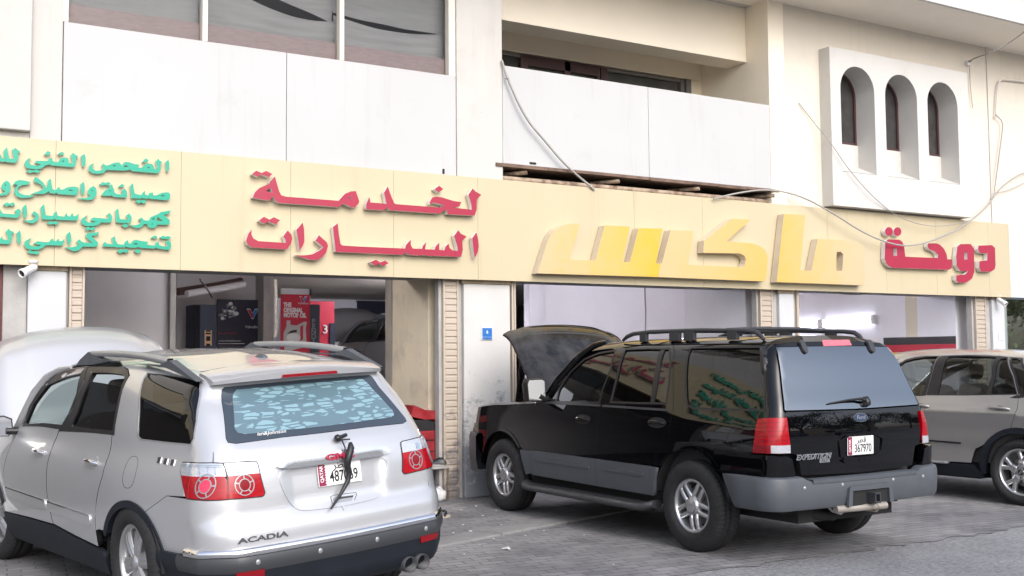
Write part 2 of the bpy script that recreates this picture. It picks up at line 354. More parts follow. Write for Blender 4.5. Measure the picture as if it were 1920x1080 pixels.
# concrete edging strip: a shallow kerb between the two runs of paving blocks
g = MB()
A = Vector((3.3, 8.23, 0)); B_ = Vector((8.4, 9.87, 0)); dv = (B_-A).normalized(); nv = Vector((-dv.y, dv.x, 0))
L_ = (B_-A).length; k = 0.0
while k < L_-0.05:
    e = min(k+0.98, L_); p0, p1 = A+dv*k, A+dv*e
    hz = 0.022 + rr.uniform(-0.004, 0.004)
    q = [p0, p1, p1+nv*0.30, p0+nv*0.30]
    g.add([tuple(p) for p in q] + [(p.x, p.y, hz) for p in q], [(4, 5, 6, 7), (0, 1, 5, 4), (1, 2, 6, 5), (2, 3, 7, 6), (3, 0, 4, 7)]); k = e+0.014
tag(g.build('concrete_edging', M_kerb, bevel=0.008), kind='structure')

# ================================================================== the building
bld = empty('garage_building', (8, 14, 0))
tag(bld, 'two storey white and cream building with car workshops at street level', 'building')
def wloc(o):
    l = Vector((0, 0, 0))
    while o is not None: l += Vector(o.location); o = o.parent
    return l
def wpart(name, m, mt, parent, bevel=0.0, label=None):
    """a part whose mesh is given in world coordinates, under an unrotated parent"""
    o = m.build(name, mt, parent, bevel); o.location = -wloc(parent)
    if label: o['label'] = label
    return o
def part(name, m, mt, bevel=0.0, parent=None, label=None):
    return wpart(name, m, mt, parent or bld, bevel, label)

zs = 3.765                                # top of the sign
Zsoff = 6.735                             # eave soffit
xA0, xA1 = Xf(57, 150, YW), Xf(117, 150, YW)
xB0, xB1 = Xf(855.5, 250, YW), Xf(941, 200, YW)
xP0, xP1 = Xf(1442, 200, YW), Xf(1471, 200, YW)
# columns
part('column', MB().box(xA0, xA1, YW, YW+0.5, 3.3, Zsoff), M_wall, 0.012)
part('column', MB().box(xB0, xB1, YW-0.02, YW+0.5, 3.3, Zsoff), M_wall, 0.012)
part('column', MB().box(xP0, xP1, YW-0.015, YW+0.5, 3.3, Zsoff), M_cream, 0.008)
# plain projecting panel at the far left
m = MB().box(-14, xA0-0.002, YW-0.09, YW+0.4, Zf(30, 243, YW-0.09), Zsoff)
part('projecting_panel', m, M_wall, 0.01)
part('wall', MB().box(-14, xA0-0.004, YW, YW+0.3, 3.3, Zf(30, 243, YW-0.09)-0.003), M_wall)
# white parapet cladding below the big window
zt = Zf(480, 91, YW)
xs_ = Xf(537, 200, YW)
part('parapet_panel', MB().box(xA1+0.006, xs_-0.003, YW-0.005, YW+0.06, zs-0.03, zt), M_panel, 0.004)
part('parapet_panel', MB().box(xs_+0.003, xB0-0.006, YW-0.005, YW+0.06, zs-0.03, zt), M_panel, 0.004)
part('parapet_wall', MB().box(xA1-0.1, xB0+0.1, YW+0.062, YW+0.25, 3.3, zt-0.02), M_dark)
# big curtained window
zw1 = 6.25
win = MB().box(xA1+0.003, xB0-0.003, YW+0.0, YW+0.10, zw1-0.05, zw1-0.001)
mull = []
for px in (122, 383.5, 640):
    xx = Xf(px, 60 + (px-122)*0.11, YW+0.02); mull.append((xx-0.028, xx+0.028))
xx = Xf(845, 120, YW+0.02); mull.append((xx-0.035, xB0-0.004))
wf = part('window', win, M_mull, 0.004, label='wide upper window with drooping grey cloth behind its glass')
for a, b in mull: part('mullion', MB().box(a, b, YW+0.0, YW+0.10, zt+0.002, zw1-0.052), M_mull, 0.004, parent=wf)
m = MB().box(xA1, xB0, YW+0.075, YW+0.085, zt+0.01, zw1)
part('pane', m, G_win, parent=wf)
m = MB().box(xA1, xB0, YW+0.11, YW+0.16, zt-0.05, zt+0.22)
part('sill_board', m, M_pinkframe, parent=wf)
def drape(x0, x1, y, top, bot, sag, ph):
    """cloth sheet: top(t) and bot(t) curves, with folds"""
    mb = MB(); nx, nz = 40, 14; vs = []
    for i in range(nx+1):
        t = i/nx; xx = x0+(x1-x0)*t
        for j in range(nz+1):
            s = j/nz; z = top(t)*(1-s)+bot(t)*s
            yy = y + 0.010*sin(5*t*pi+ph+3*s)*(0.3+0.7*s) + 0.004*sin(23*s+4*t+ph) + sag*sin(pi*t)*s*0.05
            vs.append((xx, yy, z))
    fs = [(i*(nz+1)+j, (i+1)*(nz+1)+j, (i+1)*(nz+1)+j+1, i*(nz+1)+j+1) for i in range(nx) for j in range(nz)]
    mb.add(vs, fs, 0, True); return mb
xm1, xm2 = Xf(383.5, 60, YW), Xf(640, 90, YW)
for (x0, x1, gapf) in ((xA1, xm1, None), (xm1, xm2, 1), (xm2, xB0, 2)):
    zb_ = zt+0.12
    if gapf is None:
        part('curtain', drape(x0, x1, YW+0.26, lambda t: zw1, lambda t: zb_, 1, 0.4), M_cloth, parent=wf)
    else:
        if gapf == 1:
            up = lambda t: zt+0.85-0.02-0.28*t*0+0.0
            lo_ = lambda t: zt+0.86-0.42*sin(pi*min(1, t*0.62))*0.9
            hi_ = lambda t: zt+0.90-0.40*t**1.3
        else:
            hi_ = lambda t: zt+0.62-0.05*t
            lo_ = lambda t: zt+0.60-0.085*sin(pi*min(1.0, 0.05+t*0.95))-0.03*t
        part('curtain', drape(x0, x1, YW+0.28, lambda t: zw1, hi_, 1, 1.0), M_cloth, parent=wf)
        part('curtain', drape(x0, x1, YW+0.24, lo_, lambda t: zb_, 1, 2.2), M_cloth, parent=wf)
part('dark_room', MB().box(xA1-0.3, xB0+0.2, YW+0.9, YW+0.95, 3.5, 6.7), mat('dim_room', (0.05, 0.045, 0.045), 0.9))
part('wall', MB().box(-14, xB1-0.002, YW+0.005, YW+0.3, zw1+0.002, Zsoff-0.002), M_wall)
# balcony
zb0 = (Zf(950, 309, YW)+Zf(1449, 353, YW))/2; zb1 = Zf(1190, 160, YW)
xs2 = Xf(1215.5, 250, YW)
part('balcony_panel', MB().box(xB1+0.006, xs2-0.003, YW-0.01, YW+0.05, zb0, zb1), M_panel, 0.004)
part('balcony_panel', MB().box(xs2+0.003, xP0-0.006, YW-0.01, YW+0.05, zb0, zb1), M_panel, 0.004)
part('balcony_floor', MB().box(xB1, xP0, YW+0.052, 12.8, zb0+0.12, zb0+0.3), M_soffit)
YL = 11.80
zl0 = Zf(1165, 76, YL)
part('balcony_lintel', MB().box(xB1-0.1, xP0-0.002, YL, YL+0.42, zl0, Zsoff-0.002), M_cream, 0.006)
part('balcony_side_wall', MB().box(xP0+0.001, xP0+0.2, YW+0.49, 12.86, 3.6, Zsoff), M_cream)
part('balcony_side_wall', MB().box(xB1-0.3, xB1-0.003, YW+0.49, 12.86, 3.6, Zsoff), M_wall)
YBW = 12.80
part('balcony_soffit', MB().box(xB1, xP0, YL+0.425, YBW, zl0+0.28, zl0+0.4), M_soffit)
zwt = Zf(1100, 118, YBW)     # top of the inner windows
xr_in = Xf(1283, 150, YBW)
part('wall', MB().box(xB1-0.2, xP0, YBW, YBW+0.2, zwt, Zsoff), M_cream)
part('wall', MB().box(xr_in+0.13, xP0, YBW, YBW+0.2, 3.5, zwt-0.002), M_cream)
fr = MB()
x1, x2, x3 = Xf(985, 100, YBW), Xf(1066, 120, YBW), Xf(1132, 130, YBW)
zfl = 4.4
for a, b in ((x1-0.06, x1+0.06), (x2-0.05, x2+0.05), (x3-0.10, x3-0.05), (x3-0.03, x3+0.08)):
    fr.box(a, b, YBW+0.02, YBW+0.12, zfl, zwt-0.02)
fr.box(x1+0.06, x3-0.1, YBW+0.02, YBW+0.12, zwt-0.16, zwt-0.02)
dr = part('balcony_window', fr, M_brown, 0.004, label='brown framed sliding window at the back of the balcony')
part('pane', MB().box(x1+0.04, x3, YBW+0.06, YBW+0.07, zfl, zwt-0.1), G_shop, parent=dr)
part('curtain', MB().box(x1, x3, YBW+0.3, YBW+0.32, zfl, zwt), mat('pale_curtain', (0.42, 0.45, 0.42), 0.9, var=0.4, vscale=2.5), parent=dr)
fr = MB().box(x3+0.08, xr_in, YBW+0.03, YBW+0.1, zwt-0.06, zwt-0.02).box(xr_in-0.05, xr_in+0.02, YBW+0.02, YBW+0.12, zfl, zwt-0.02)
fr.box(xr_in+0.03, xr_in+0.128, YBW-0.01, YBW+0.12, zfl, zwt-0.01)
d2 = part('balcony_window', fr, M_winframe, label='dusty grey window at the back of the balcony')
part('pane', MB().box(x3+0.08, xr_in-0.05, YBW+0.06, YBW+0.07, zfl, zwt-0.06), G_win, parent=d2)
part('mesh_screen', MB().box(x3+0.08, xr_in-0.05, YBW+0.09, YBW+0.095, zfl, zwt-0.06), mat('dusty_screen', (0.15, 0.145, 0.14), 0.9, var=0.3, vscale=3), parent=d2)
fr = MB().box(xB1-0.2, x1-0.06, YBW+0.03, YBW+0.1, zwt-0.06, zwt-0.02)
d3 = part('balcony_window', fr, M_winframe, label='narrow dark window beside the brown sliding window')
part('pane', MB().box(xB1-0.2, x1-0.06, YBW+0.06, YBW+0.07, zfl, zwt-0.06), G_win, parent=d3)
part('mesh_screen', MB().box(xB1-0.2, x1-0.06, YBW+0.09, YBW+0.095, zfl, zwt-0.06), mat('dark_screen', (0.11, 0.105, 0.10), 0.9, var=0.3, vscale=3), parent=d3)
# the open gap under the balcony, with timber edge, pipes and stubs
part('gap_back', MB().box(xB1-0.05, xP0+0.08, YW+0.42, YW+0.45, 3.3, zb0+0.15), M_dark)
m = MB(); x = Xf(930, 305, YW-0.03); xe = Xf(1462, 356, YW-0.03)
while x < xe:
    e = min(x+rr.uniform(0.35, 0.8), xe); dz = rr.uniform(-0.008, 0.008)
    m.box(x, e-0.004, YW-0.035+rr.uniform(-0.01, 0.01), YW+0.42, zb0-0.045+dz, zb0-0.006+dz*0.3); x = e
part('timber_edge', m, M_timber)
m = MB().tube([(xB1+0.02, YW+0.07, zb0-0.17), (xP0-0.02, YW+0.07, zb0-0.17)], 0.032, 12)
part('pipe', m, M_pipe)
for px in (985, 1158, 1308, 1448):
    xx = Xf(px, 320, YW)
    m = MB().tube([(xx-0.25, YW+0.35, zb0-0.09), (xx, YW-0.03, zb0-0.095)], 0.026, 12, cap=False)
    m.tube([(xx-0.25, YW+0.35, zb0-0.09), (xx, YW-0.03, zb0-0.095)], 0.018, 12)
    part('pipe_stub', m, M_pipe)
m = MB().box(xB1+0.05, xB1+0.085, YW+0.02, YW+0.06, zs-0.02, zb0-0.19).box(xB1+0.16, xB1+0.19, YW+0.02, YW+0.06, zs-0.02, zb0-0.19)
part('pipe_bracket', m, M_pipe)
part('vent_slot', MB().box(Xf(992, 305, YW), Xf(1004, 305, YW), YW-0.016, YW-0.011, zb0+0.02, zb0+0.045), M_dark)
part('vent_slot', MB().box(Xf(829, 322, YW), Xf(833, 322, YW), YW-0.010, YW-0.006, zs+0.03, zs+0.09), M_dark)

# wall on the right and the niche box with three arches
YN = YW-0.20
bx0, bx1 = Xf(1559, 240, YN), Xf(1818, 260, YN)
bz0, bz1 = Zf(1690, 396, YN), Zf(1680, 111, YN)
def arch_pts(xa, xb, za, zc, n=20):
    r = (xb-xa)/2; cx = (xa+xb)/2; zt_ = zc-r
    return [(xa, za), (xb, za)] + [(cx+r*cos(pi*i/n), zt_+r*sin(pi*i/n)) for i in range(n+1)]
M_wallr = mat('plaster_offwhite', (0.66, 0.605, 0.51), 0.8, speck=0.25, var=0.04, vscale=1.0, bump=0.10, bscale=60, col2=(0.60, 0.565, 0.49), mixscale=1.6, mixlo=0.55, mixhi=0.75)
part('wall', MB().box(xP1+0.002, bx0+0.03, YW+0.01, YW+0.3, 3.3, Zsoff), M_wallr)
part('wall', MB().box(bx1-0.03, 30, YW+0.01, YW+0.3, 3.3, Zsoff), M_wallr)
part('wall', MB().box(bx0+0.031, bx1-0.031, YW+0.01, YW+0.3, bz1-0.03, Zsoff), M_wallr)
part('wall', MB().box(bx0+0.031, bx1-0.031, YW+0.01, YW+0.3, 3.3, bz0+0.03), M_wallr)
arches = []
for (xl, yl, xr, yr, yt, yb) in ((1577.5, 280, 1646, 330, 127, 317), (1661, 290, 1722, 335, 141, 326), (1740, 300, 1799, 345, 154, 335)):
    xa, xb = Xf(xl, 230, YN), Xf((xr+xl)/2+(xr-xl)/2-2, 260, YN)
    arches.append((xa, xb, Zf((xl+xr)/2, yb+8, YN), Zf((xl+xr)/2, yt, YN)))
aw = sum(a[1]-a[0] for a in arches)/3; az0 = sum(a[2] for a in arches)/3; az1 = sum(a[3] for a in arches)/3
holes = [arch_pts(a[0], a[0]+aw, az0, az1) for a in arches]
YR = YN+0.42
m = MB(); m.prism([(bx0, bz0), (bx1, bz0), (bx1, bz1), (bx0, bz1)], lambda u, v, d: (u, YN+d, v), 0.5, holes=holes)
M_niche = mat('niche_white', (0.56, 0.545, 0.51), 0.8, var=0.04, vscale=1.5, bump=0.12, bscale=60, col2=(0.50, 0.485, 0.45), mixscale=2.5, mixlo=0.55, mixhi=0.8)
niche = part('niche_box', m, M_niche)
for hpts, a in zip(holes, arches):
    zsill = az0+0.50
    # back wall of the niche below the window and the sloping sill
    xa, xb = a[0]-0.02, a[0]+aw+0.02
    m = MB().box(xa, xb, YR-0.08, YR, az0-0.1, zsill)
    m.add([(xa, YN+0.004, az0+0.005), (xb, YN+0.004, az0+0.005), (xb, YR-0.08, az0+0.16), (xa, YR-0.08, az0+0.16)], [(0, 1, 2, 3)])
    part('sill', m, M_niche, parent=niche)
    fw_ = MB(); inner = arch_pts(a[0]+0.035, a[0]+aw-0.035, zsill+0.04, az1-0.035)
    fw_.prism(arch_pts(a[0]-0.01, a[0]+aw+0.01, zsill, az1+0.01), lambda u, v, d: (u, YR-0.06+d, v), 0.05, holes=[inner])
    part('window_frame', fw_, M_brown, parent=niche)
    pn = MB(); pn.prism(arch_pts(a[0]+0.02, a[0]+aw-0.02, zsill+0.02, az1-0.02), lambda u, v, d: (u, YR-0.03+d, v), 0.01)
    part('pane', pn, mat('dusty_dark_pane', (0.05, 0.048, 0.047), 0.25, var=0.4, vscale=4), parent=niche)
# eaves
part('roof_slab', MB().box(-14, 31, 10.25, YB+0.2, Zsoff, Zsoff+0.27), M_slab, 0.01)
part('soffit', MB().box(-13.95, 30.95, 10.29, YW+0.3, Zsoff-0.006, Zsoff-0.001), M_soffit)
part('roof_sun_block', MB().box(-14, 31, 10.32, 10.5, Zsoff+0.272, 7.9), M_wall)  # unseen, added to lengthen the building's sun shadow
part('rear_sun_block', MB().box(-14, 31, YB-0.3, YB, Zsoff+0.272, 8.6), M_wall)  # unseen wall added above the roof to hold back sun
part('rear_wall', MB().box(-14, 31, YB-0.2, YB, 0, Zsoff), M_in)
part('end_wall', MB().box(-14, -13.8, 11.5, YB-0.2, 0, Zsoff), M_in)
part('end_wall', MB().box(30.8, 31, 11.7, YB-0.2, 0, Zsoff), M_in)
part('upper_floor', MB().box(-13.8, 30.8, YW+0.46, YB-0.2, 3.06, 3.28), M_soffit)
part('paint_seam', MB().box(Xf(1853, 200, YW)-0.014, Xf(1853, 200, YW)+0.014, YW-0.012, YW+0.005, zs, Zsoff-0.01), M_pvc)

# ------------------------------------------------------------------ street level
zd = 2.585
def pillar(pxl, pxr, pxa, pxb, m_=M_pillar, cap=True):
    """front face between pxl and pxr, grey jamb faces out to pxa / pxb"""
    x0, x1 = Xf(pxl, 620, YP), Xf(pxr, 620, YP)
    part('pillar', MB().box(x0, x1, YP, YP+0.35, 0, zd-0.07), m_, 0.012)
    part('pillar_cap', MB().box(x0-0.03, x1+0.01, YP-0.012, YP+0.36, zd-0.068, zd+0.2), M_beam, 0.006)
    if pxa is not None:
        part('jamb', MB().box(Xf(pxa, 620, YP+0.05), x0-0.003, YP+0.05, YP+0.35, 0, zd), M_jamb, 0.006)
    if pxb is not None:
        part('jamb', MB().box(x1+0.003, Xf(pxb, 620, YP+0.05), YP+0.05, YP+0.35, 0, zd), M_jamb, 0.006)
    return x0, x1
pillar(51, 124, 4, 127, M_pillar2)
pillar(870, 957, 860, None)
pillar(1462.5, 1490, 1449, 1492.5, M_pillar2)
pillar(1862, 1885, 1849, None, M_pillar2)
def shutter(pxl, pxr, yoff=0.03, depth=0.05):
    x0, x1 = Xf(pxl, 620, YP+yoff), Xf(pxr, 620, YP+yoff); y = YP+yoff
    m = MB().box(x0, x1, y, y+depth, 0, zd)
    m.box(x0, x0+0.025, y-0.022, y-0.001, 0, zd).box(x1-0.022, x1, y-0.022, y-0.001, 0, zd)
    z = 0.03
    while z < zd-0.05:
        m.box(x0+0.028, x1-0.025, y-0.016, y-0.0005, z, z+0.042)
        m.add([(x0+0.028, y-0.017, z+0.043), (x1-0.025, y-0.017, z+0.043), (x1-0.025, y-0.001, z+0.062), (x0+0.028, y-0.001, z+0.062)], [(0, 1, 2, 3)])
        z += 0.0745
    part('shutter_leaf', m, M_shutter, 0.003)
shutter(128, 157); shutter(830, 859); shutter(958.5, 966); shutter(1425, 1448); shutter(1493.5, 1497.5); shutter(1829, 1848)
# steel guides on the openings
for px in (825.5, 1422.5, 1826):
    x0 = Xf(px-3, 620, YP+0.06)
    part('door_guide', MB().box(x0, x0+0.045, YP+0.06, YP+0.16, 0, zd), M_jamb, 0.004)
# head of the openings
x_l, x_r = -13.8, 30.8
part('door_head', MB().box(x_l, x_r, YF+0.125, YP+0.3, zd+0.001, 3.3), M_rust)
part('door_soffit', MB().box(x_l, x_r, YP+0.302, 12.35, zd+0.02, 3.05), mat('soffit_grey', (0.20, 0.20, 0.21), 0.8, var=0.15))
# stub walls between the bays: faces towards -X are seen
XG1, XG2, XG3 = 5.90, 10.98, 15.62
m = MB().box(XG1, XG1+0.3, YP+0.36, 12.95, 0.98, 3.05); part('bay_wall', m, M_inbeige)
part('bay_wall', MB().box(XG1-0.002, XG1+0.3, YP+0.36, 12.95, 0, 0.975), M_dado)
part('stripe', MB().box(XG1-0.006, XG1+0.02, YP+0.37, 12.95, 0.945, 1.01), M_blue)
xe_ = on_x(736, 600, XG1)
part('bay_wall', MB().box(XG1-0.012, XG1-0.002, xe_.y, 12.96, 1.03, 3.0), mat('grimy_grey', (0.33, 0.30, 0.27), 0.8, var=0.2, vscale=3))
part('bay_wall', MB().box(XG2, XG2+0.3, YP+0.36, 13.1, 0, 3.05), M_inlav)
part('bay_wall', MB().box(XG3, XG3+0.3, YP+0.36, 13.2, 0, 3.05), M_inlav)
part('bay_wall', MB().box(XG3+0.05, XG3+0.35, 13.2, YB-0.2, 0, 3.05), M_inlav)
yc_ = on_x(1709, 600, XG3).y
part('wall_rib', MB().box(XG3-0.003, XG3, yc_-0.12, yc_+0.12, 1.7, 3.0), mat('cream_rib', (0.62, 0.57, 0.45), 0.7))
# flag stripes along that wall
for i, (nm, c) in enumerate((('black_stripe', (0.012, 0.012, 0.014)), ('red_stripe', (0.42, 0.01, 0.03)), ('yellow_stripe', (0.72, 0.42, 0.02)))):
    z1 = 1.925-0.13*i
    part('stripe', MB().box(XG3-0.006-0.0, XG3-0.0005, YP+0.37, 13.25, z1-0.129, z1), mat(nm, c, 0.6, var=0.1))
# workshop partitions
part('partition', MB().box(11.5, 11.7, 19.8, YB-0.2, 0, 3.05), M_in)
part('partition', MB().box(XG2+0.28, 15.6, 18.0, 18.2, 0, 3.05), M_inlav)
part('partition', MB().box(10.3, 11.49, 19.4, 19.6, 0, 3.05), M_black)  # black sheet: the opening's darkness is put into its colour
part('door_frame', MB().box(Xf(993, 600, 17.9), Xf(1011, 600, 17.9), 17.9, 18.1, 0, 3.05), M_inlav)
part('partition', MB().box(Xf(1011, 600, 18.0), XG2+0.3, 18.0, 18.2, 0, 3.05), M_inlav)
part('partition', MB().box(-3, Xf(318, 600, 14.6), 14.6, 14.8, 0, 3.05), M_in)
part('partition', MB().box(-3.2, -3, 11.8, 14.8, 0, 3.05), M_in)
part('partition', MB().box(Xf(319, 600, 14.5), Xf(330, 600, 14.5), 14.5, 17.0, 0, 3.05), M_jamb)
part('partition', MB().box(Xf(331, 600, 17.0), Xf(494, 600, 17.0), 17.0, 17.2, 0, 3.05), M_in)
part('partition', MB().box(Xf(494, 600, 16.6), Xf(513, 600, 16.6), 16.6, 17.1, 0, 3.05), M_jamb)
part('partition', MB().box(Xf(510, 600, 24.6), 11.5, 24.6, 24.8, 0, 3.05), M_inlav)
# shopfront at the far right, partly out of the frame
sf = MB(); x0 = Xf(1886, 600, YP+0.03); 
for k in range(4): sf.box(x0+k*1.3-0.03, x0+k*1.3+0.03, YP+0.03, YP+0.1, 0, zd)
sf.box(x0, x0+3.9, YP+0.03, YP+0.1, zd-0.05, zd)
sfo = part('shopfront', sf, mat('alu_frame', (0.45, 0.5, 0.48), 0.35, 0.7), 0.003)
part('pane', MB().box(x0, x0+3.9, YP+0.06, YP+0.066, 0, zd-0.05), G_shop, parent=sfo)
part('wall', MB().box(x0+3.93, 30.8, YP+0.03, YP+0.3, 0, zd), M_pillar2)
part('wall', MB().box(x0, x0+6, 14.5, 14.7, 0, 3.0), mat('shop_cream', (0.6, 0.53, 0.38), 0.8))
part('wall', MB().box(-13.8, Xf(3, 600, YP+0.1), YP+0.1, YP+0.3, 0, zd), M_pillar2)
for x_ in (-3.6, -8.2, -12.8): part('bay_shade_sheet', MB().box(x_, x_+3.9, YP+0.085, YP+0.095, 0, zd-0.1), mat('bay_shade', (0.03, 0.028, 0.027), 0.9) if 'bay_shade' not in MATS else MATS['bay_shade'])  # unseen open bays: dark sheets carry their shade as colour
part('door_edge', MB().box(Xf(3, 600, YP+0.09)-0.5, Xf(3, 600, YP+0.09)-0.002, YP+0.08, YP+0.097, 0, zd), mat('dark_red_door', (0.10, 0.012, 0.012), 0.5))
# ================================================================== the fascia sign
M_signb = mat('sign_cream', (0.505, 0.435, 0.285), 0.5, var=0.03, vscale=1.0, speck=0.12)
M_lred = mat('letter_red', (0.34, 0.016, 0.046), 0.38, var=0.05, vscale=4)
M_lgreen = mat('letter_green', (0.0, 0.32, 0.20), 0.38, var=0.05, vscale=4)
M_lside = mat('letter_return', (0.72, 0.69, 0.67), 0.4, var=0.08, vscale=6)
M_lsideg = mat('letter_return_green', (0.45, 0.70, 0.62), 0.4)
def yellow(name, ca, cb, xa, xb):
    """sun-faded vinyl: the face itself goes from one colour to the other along its length"""
    m = bpy.data.materials.new(name); m.use_nodes = True; n = m.node_tree; L = n.links; p = n.nodes['Principled BSDF']
    t = n.nodes.new('ShaderNodeTexCoord'); sp = n.nodes.new('ShaderNodeSeparateXYZ'); L.new(t.outputs['Object'], sp.inputs[0])
    nz = n.nodes.new('ShaderNodeTexNoise'); nz.inputs['Scale'].default_value = 2.6; nz.inputs['Detail'].default_value = 5; nz.inputs['Distortion'].default_value = 1.5; L.new(t.outputs['Object'], nz.inputs['Vector'])
    mr = n.nodes.new('ShaderNodeMapRange'); L.new(sp.outputs[0], mr.inputs[0]); mr.inputs[1].default_value = xa; mr.inputs[2].default_value = xb
    ad = n.nodes.new('ShaderNodeMath'); ad.operation = 'MULTIPLY_ADD'; ad.use_clamp = True; L.new(nz.outputs[0], ad.inputs[0]); ad.inputs[1].default_value = 0.7
    sb = n.nodes.new('ShaderNodeMath'); sb.operation = 'SUBTRACT'; L.new(mr.outputs[0], sb.inputs[0]); sb.inputs[1].default_value = 0.35; L.new(sb.outputs[0], ad.inputs[2])
    mx = n.nodes.new('ShaderNodeMix'); mx.data_type = 'RGBA'; L.new(ad.outputs[0], mx.inputs[0]); mx.inputs[6].default_value = (*ca, 1); mx.inputs[7].default_value = (*cb, 1)
    L.new(mx.outputs[2], p.inputs['Base Color']); p.inputs['Roughness'].default_value = 0.3
    return m
sign = empty('shop_sign', (8.8, YF, 2.5))
tag(sign, 'long cream fascia sign with raised green, red and yellow Arabic letters', 'shop sign')
zsb = 2.558; zst = 3.777
seams = [-9, -5.5, -2.6] + [Xf(p, 400) for p in (103, 339, 545, 738, 896, 1189, 1317, 1551, 1659, 1753, 1851, 1890.5)]
seams = [-12] + seams
m = MB()
for a, b in zip(seams[:-1], seams[1:]):
    m.box(a+0.0015, b-0.0015, YF, YF+0.03, zsb, zst)
m.box(seams[0], seams[-1]-0.01, YF+0.031, YF+0.12, zsb+0.01, zst-0.01)
wpart('backing_panel', m, M_signb, sign, 0.0)

def pts(crop, raw):
    x0, y0, k = crop
    return [(x0+a/k, y0+b/k) for a, b in raw]
def letter(crop, raw, mats, holes=(), depth=0.055, name='letter', gap=0.012, rnd=True):
    Y = YF-depth-gap
    def conv(raw_):
        q = [on_y(px, py, Y) for px, py in pts(crop, raw_)]
        return [(v.x, v.z) for v in q]
    m = MB(); m.prism(conv(raw), lambda u, v, d: (u, Y+d, v), depth, 0, 1, [conv(h) for h in holes])
    # pale rim standing round the coloured face
    return wpart(name, m, mats, sign, 0.0)
A_ = (0, 260, 9.818); B_c = (160, 260, 9.818); C_ = (0, 370, 9.818); D_ = (160, 370, 9.818)
GM = [M_lgreen, M_lsideg]; RM = [M_lred, M_lside]
def gl(crop, raw, holes=(), dot=False): letter(crop, raw, GM, holes, 0.04, 'letter_dot' if dot else 'letter')
# line 1
gl(A_, [(-60,300),(0,285),(15,305),(40,360),(85,365),(70,250),(75,215),(130,150),(150,280),(175,370),(265,370),(235,240),(230,205),(280,165),(335,215),(378,228),(330,270),(340,350),(310,425),(285,442),(120,430),(100,410),(85,425),(-60,412)])
gl(A_, [(1500,310),(1555,280),(1575,340),(1575,440),(1560,490),(1520,520),(1505,400)])
gl(A_, [(1305,300),(1350,255),(1380,290),(1445,320),(1395,350),(1400,440),(1370,515),(1340,522),(950,490),(920,465),(900,480),(835,490),(780,540),(690,562),(560,550),(480,530),(455,470),(465,420),(510,370),(575,350),(530,400),(530,440),(570,480),(640,495),(720,495),(750,470),(650,440),(655,405),(880,410),(900,370),(960,345),(970,410),(1010,430),(1070,430),(1110,370),(1170,345),(1240,350),(1260,390),(1265,445),(1340,455),(1330,380)], [[(1135,415),(1160,400),(1180,410),(1165,425)]])
for q in ([(815,290),(880,225),(940,260),(900,300)], [(1060,285),(1130,240),(1190,265),(1140,300)], [(490,600),(545,570),(610,588),(660,572),(745,590),(700,630),(625,610),(550,630)]): gl(A_, q, dot=True)
gl(B_c, [(1482,430),(1525,385),(1545,440),(1545,560),(1515,620),(1500,600)])
gl(B_c, [(1300,410),(1345,370),(1370,405),(1420,435),(1380,465),(1390,560),(1350,630),(1300,632),(870,597),(832,562),(780,580),(700,585),(385,572),(350,620),(270,645),(150,640),(75,600),(60,540),(90,480),(165,445),(130,500),(140,550),(190,590),(270,585),(330,560),(325,510),(310,480),(330,455),(385,495),(440,480),(530,440),(620,435),(655,470),(680,505),(700,450),(740,425),(800,430),(900,465),(1000,480),(970,530),(1040,540),(1090,480),(1150,460),(1230,465),(1260,510),(1265,555),(1330,560),(1325,500)],
   [[(490,503),(530,482),(570,494),(540,506)], [(700,512),(740,487),(800,505),(760,520)], [(1140,530),(1165,518),(1185,533),(1165,547)]])
gl(B_c, [(1050,425),(1110,360),(1170,395),(1120,435)], dot=True)
# line 2
gl(B_c, [(835,850),(880,825),(890,920),(910,1010),(1030,1040),(1060,990),(1095,960),(1105,1030),(1160,1045),(1180,1000),(1245,985),(1250,1040),(1300,1045),(1400,1000),(1480,985),(1540,990),(1565,1030),(1560,1090),(1535,1128),(1480,1130),(1200,1105),(1180,1092),(1150,1105),(1080,1097),(1055,1085),(1030,1100),(845,1092),(850,1050),(830,900)], [[(1385,1052),(1430,1035),(1475,1050),(1425,1064)]])
gl(B_c, [(930,1150),(990,1115),(1030,1145),(1070,1120),(1130,1160),(1080,1195),(1030,1170),(990,1192)], dot=True)
gl(B_c, [(300,1040),(340,980),(400,930),(450,910),(440,870),(490,835),(520,920),(545,1000),(600,1020),(670,1025),(690,1000),(670,960),(720,920),(765,970),(770,1060),(745,1085),(520,1067),(492,1042),(470,1052),(330,1047)], [[(437,960),(455,948),(470,963),(450,970)]])
gl(B_c, [(265,840),(320,795),(370,815),(420,795),(470,825),(430,860),(375,845),(330,860)], dot=True)
gl(B_c, [(615,880),(670,830),(725,860),(680,895)], dot=True)
gl(B_c, [(50,960),(85,905),(150,870),(195,905),(210,980),(195,1050),(140,1115),(50,1130),(-60,1115),(-145,1095),(-60,1098),(40,1085),(95,1050),(55,1020)], [[(105,952),(130,938),(142,953),(120,964)]])
gl(A_, [(1488,835),(1540,790),(1560,880),(1560,980),(1510,1045),(1495,980)])
gl(A_, [(625,750),(650,700),(720,740),(800,810),(830,870),(850,915),(880,840),(885,770),(935,730),(950,850),(970,930),(1030,950),(1060,905),(1095,880),(1105,930),(1150,940),(1250,890),(1370,880),(1430,890),(1450,930),(1430,1000),(1405,1040),(1070,1017),(1045,992),(1020,1007),(920,1002),(905,960),(870,990),(820,1015),(570,1015),(700,970),(800,930),(800,890),(740,830),(630,790)], [[(1255,945),(1300,928),(1360,955),(1290,958)]])
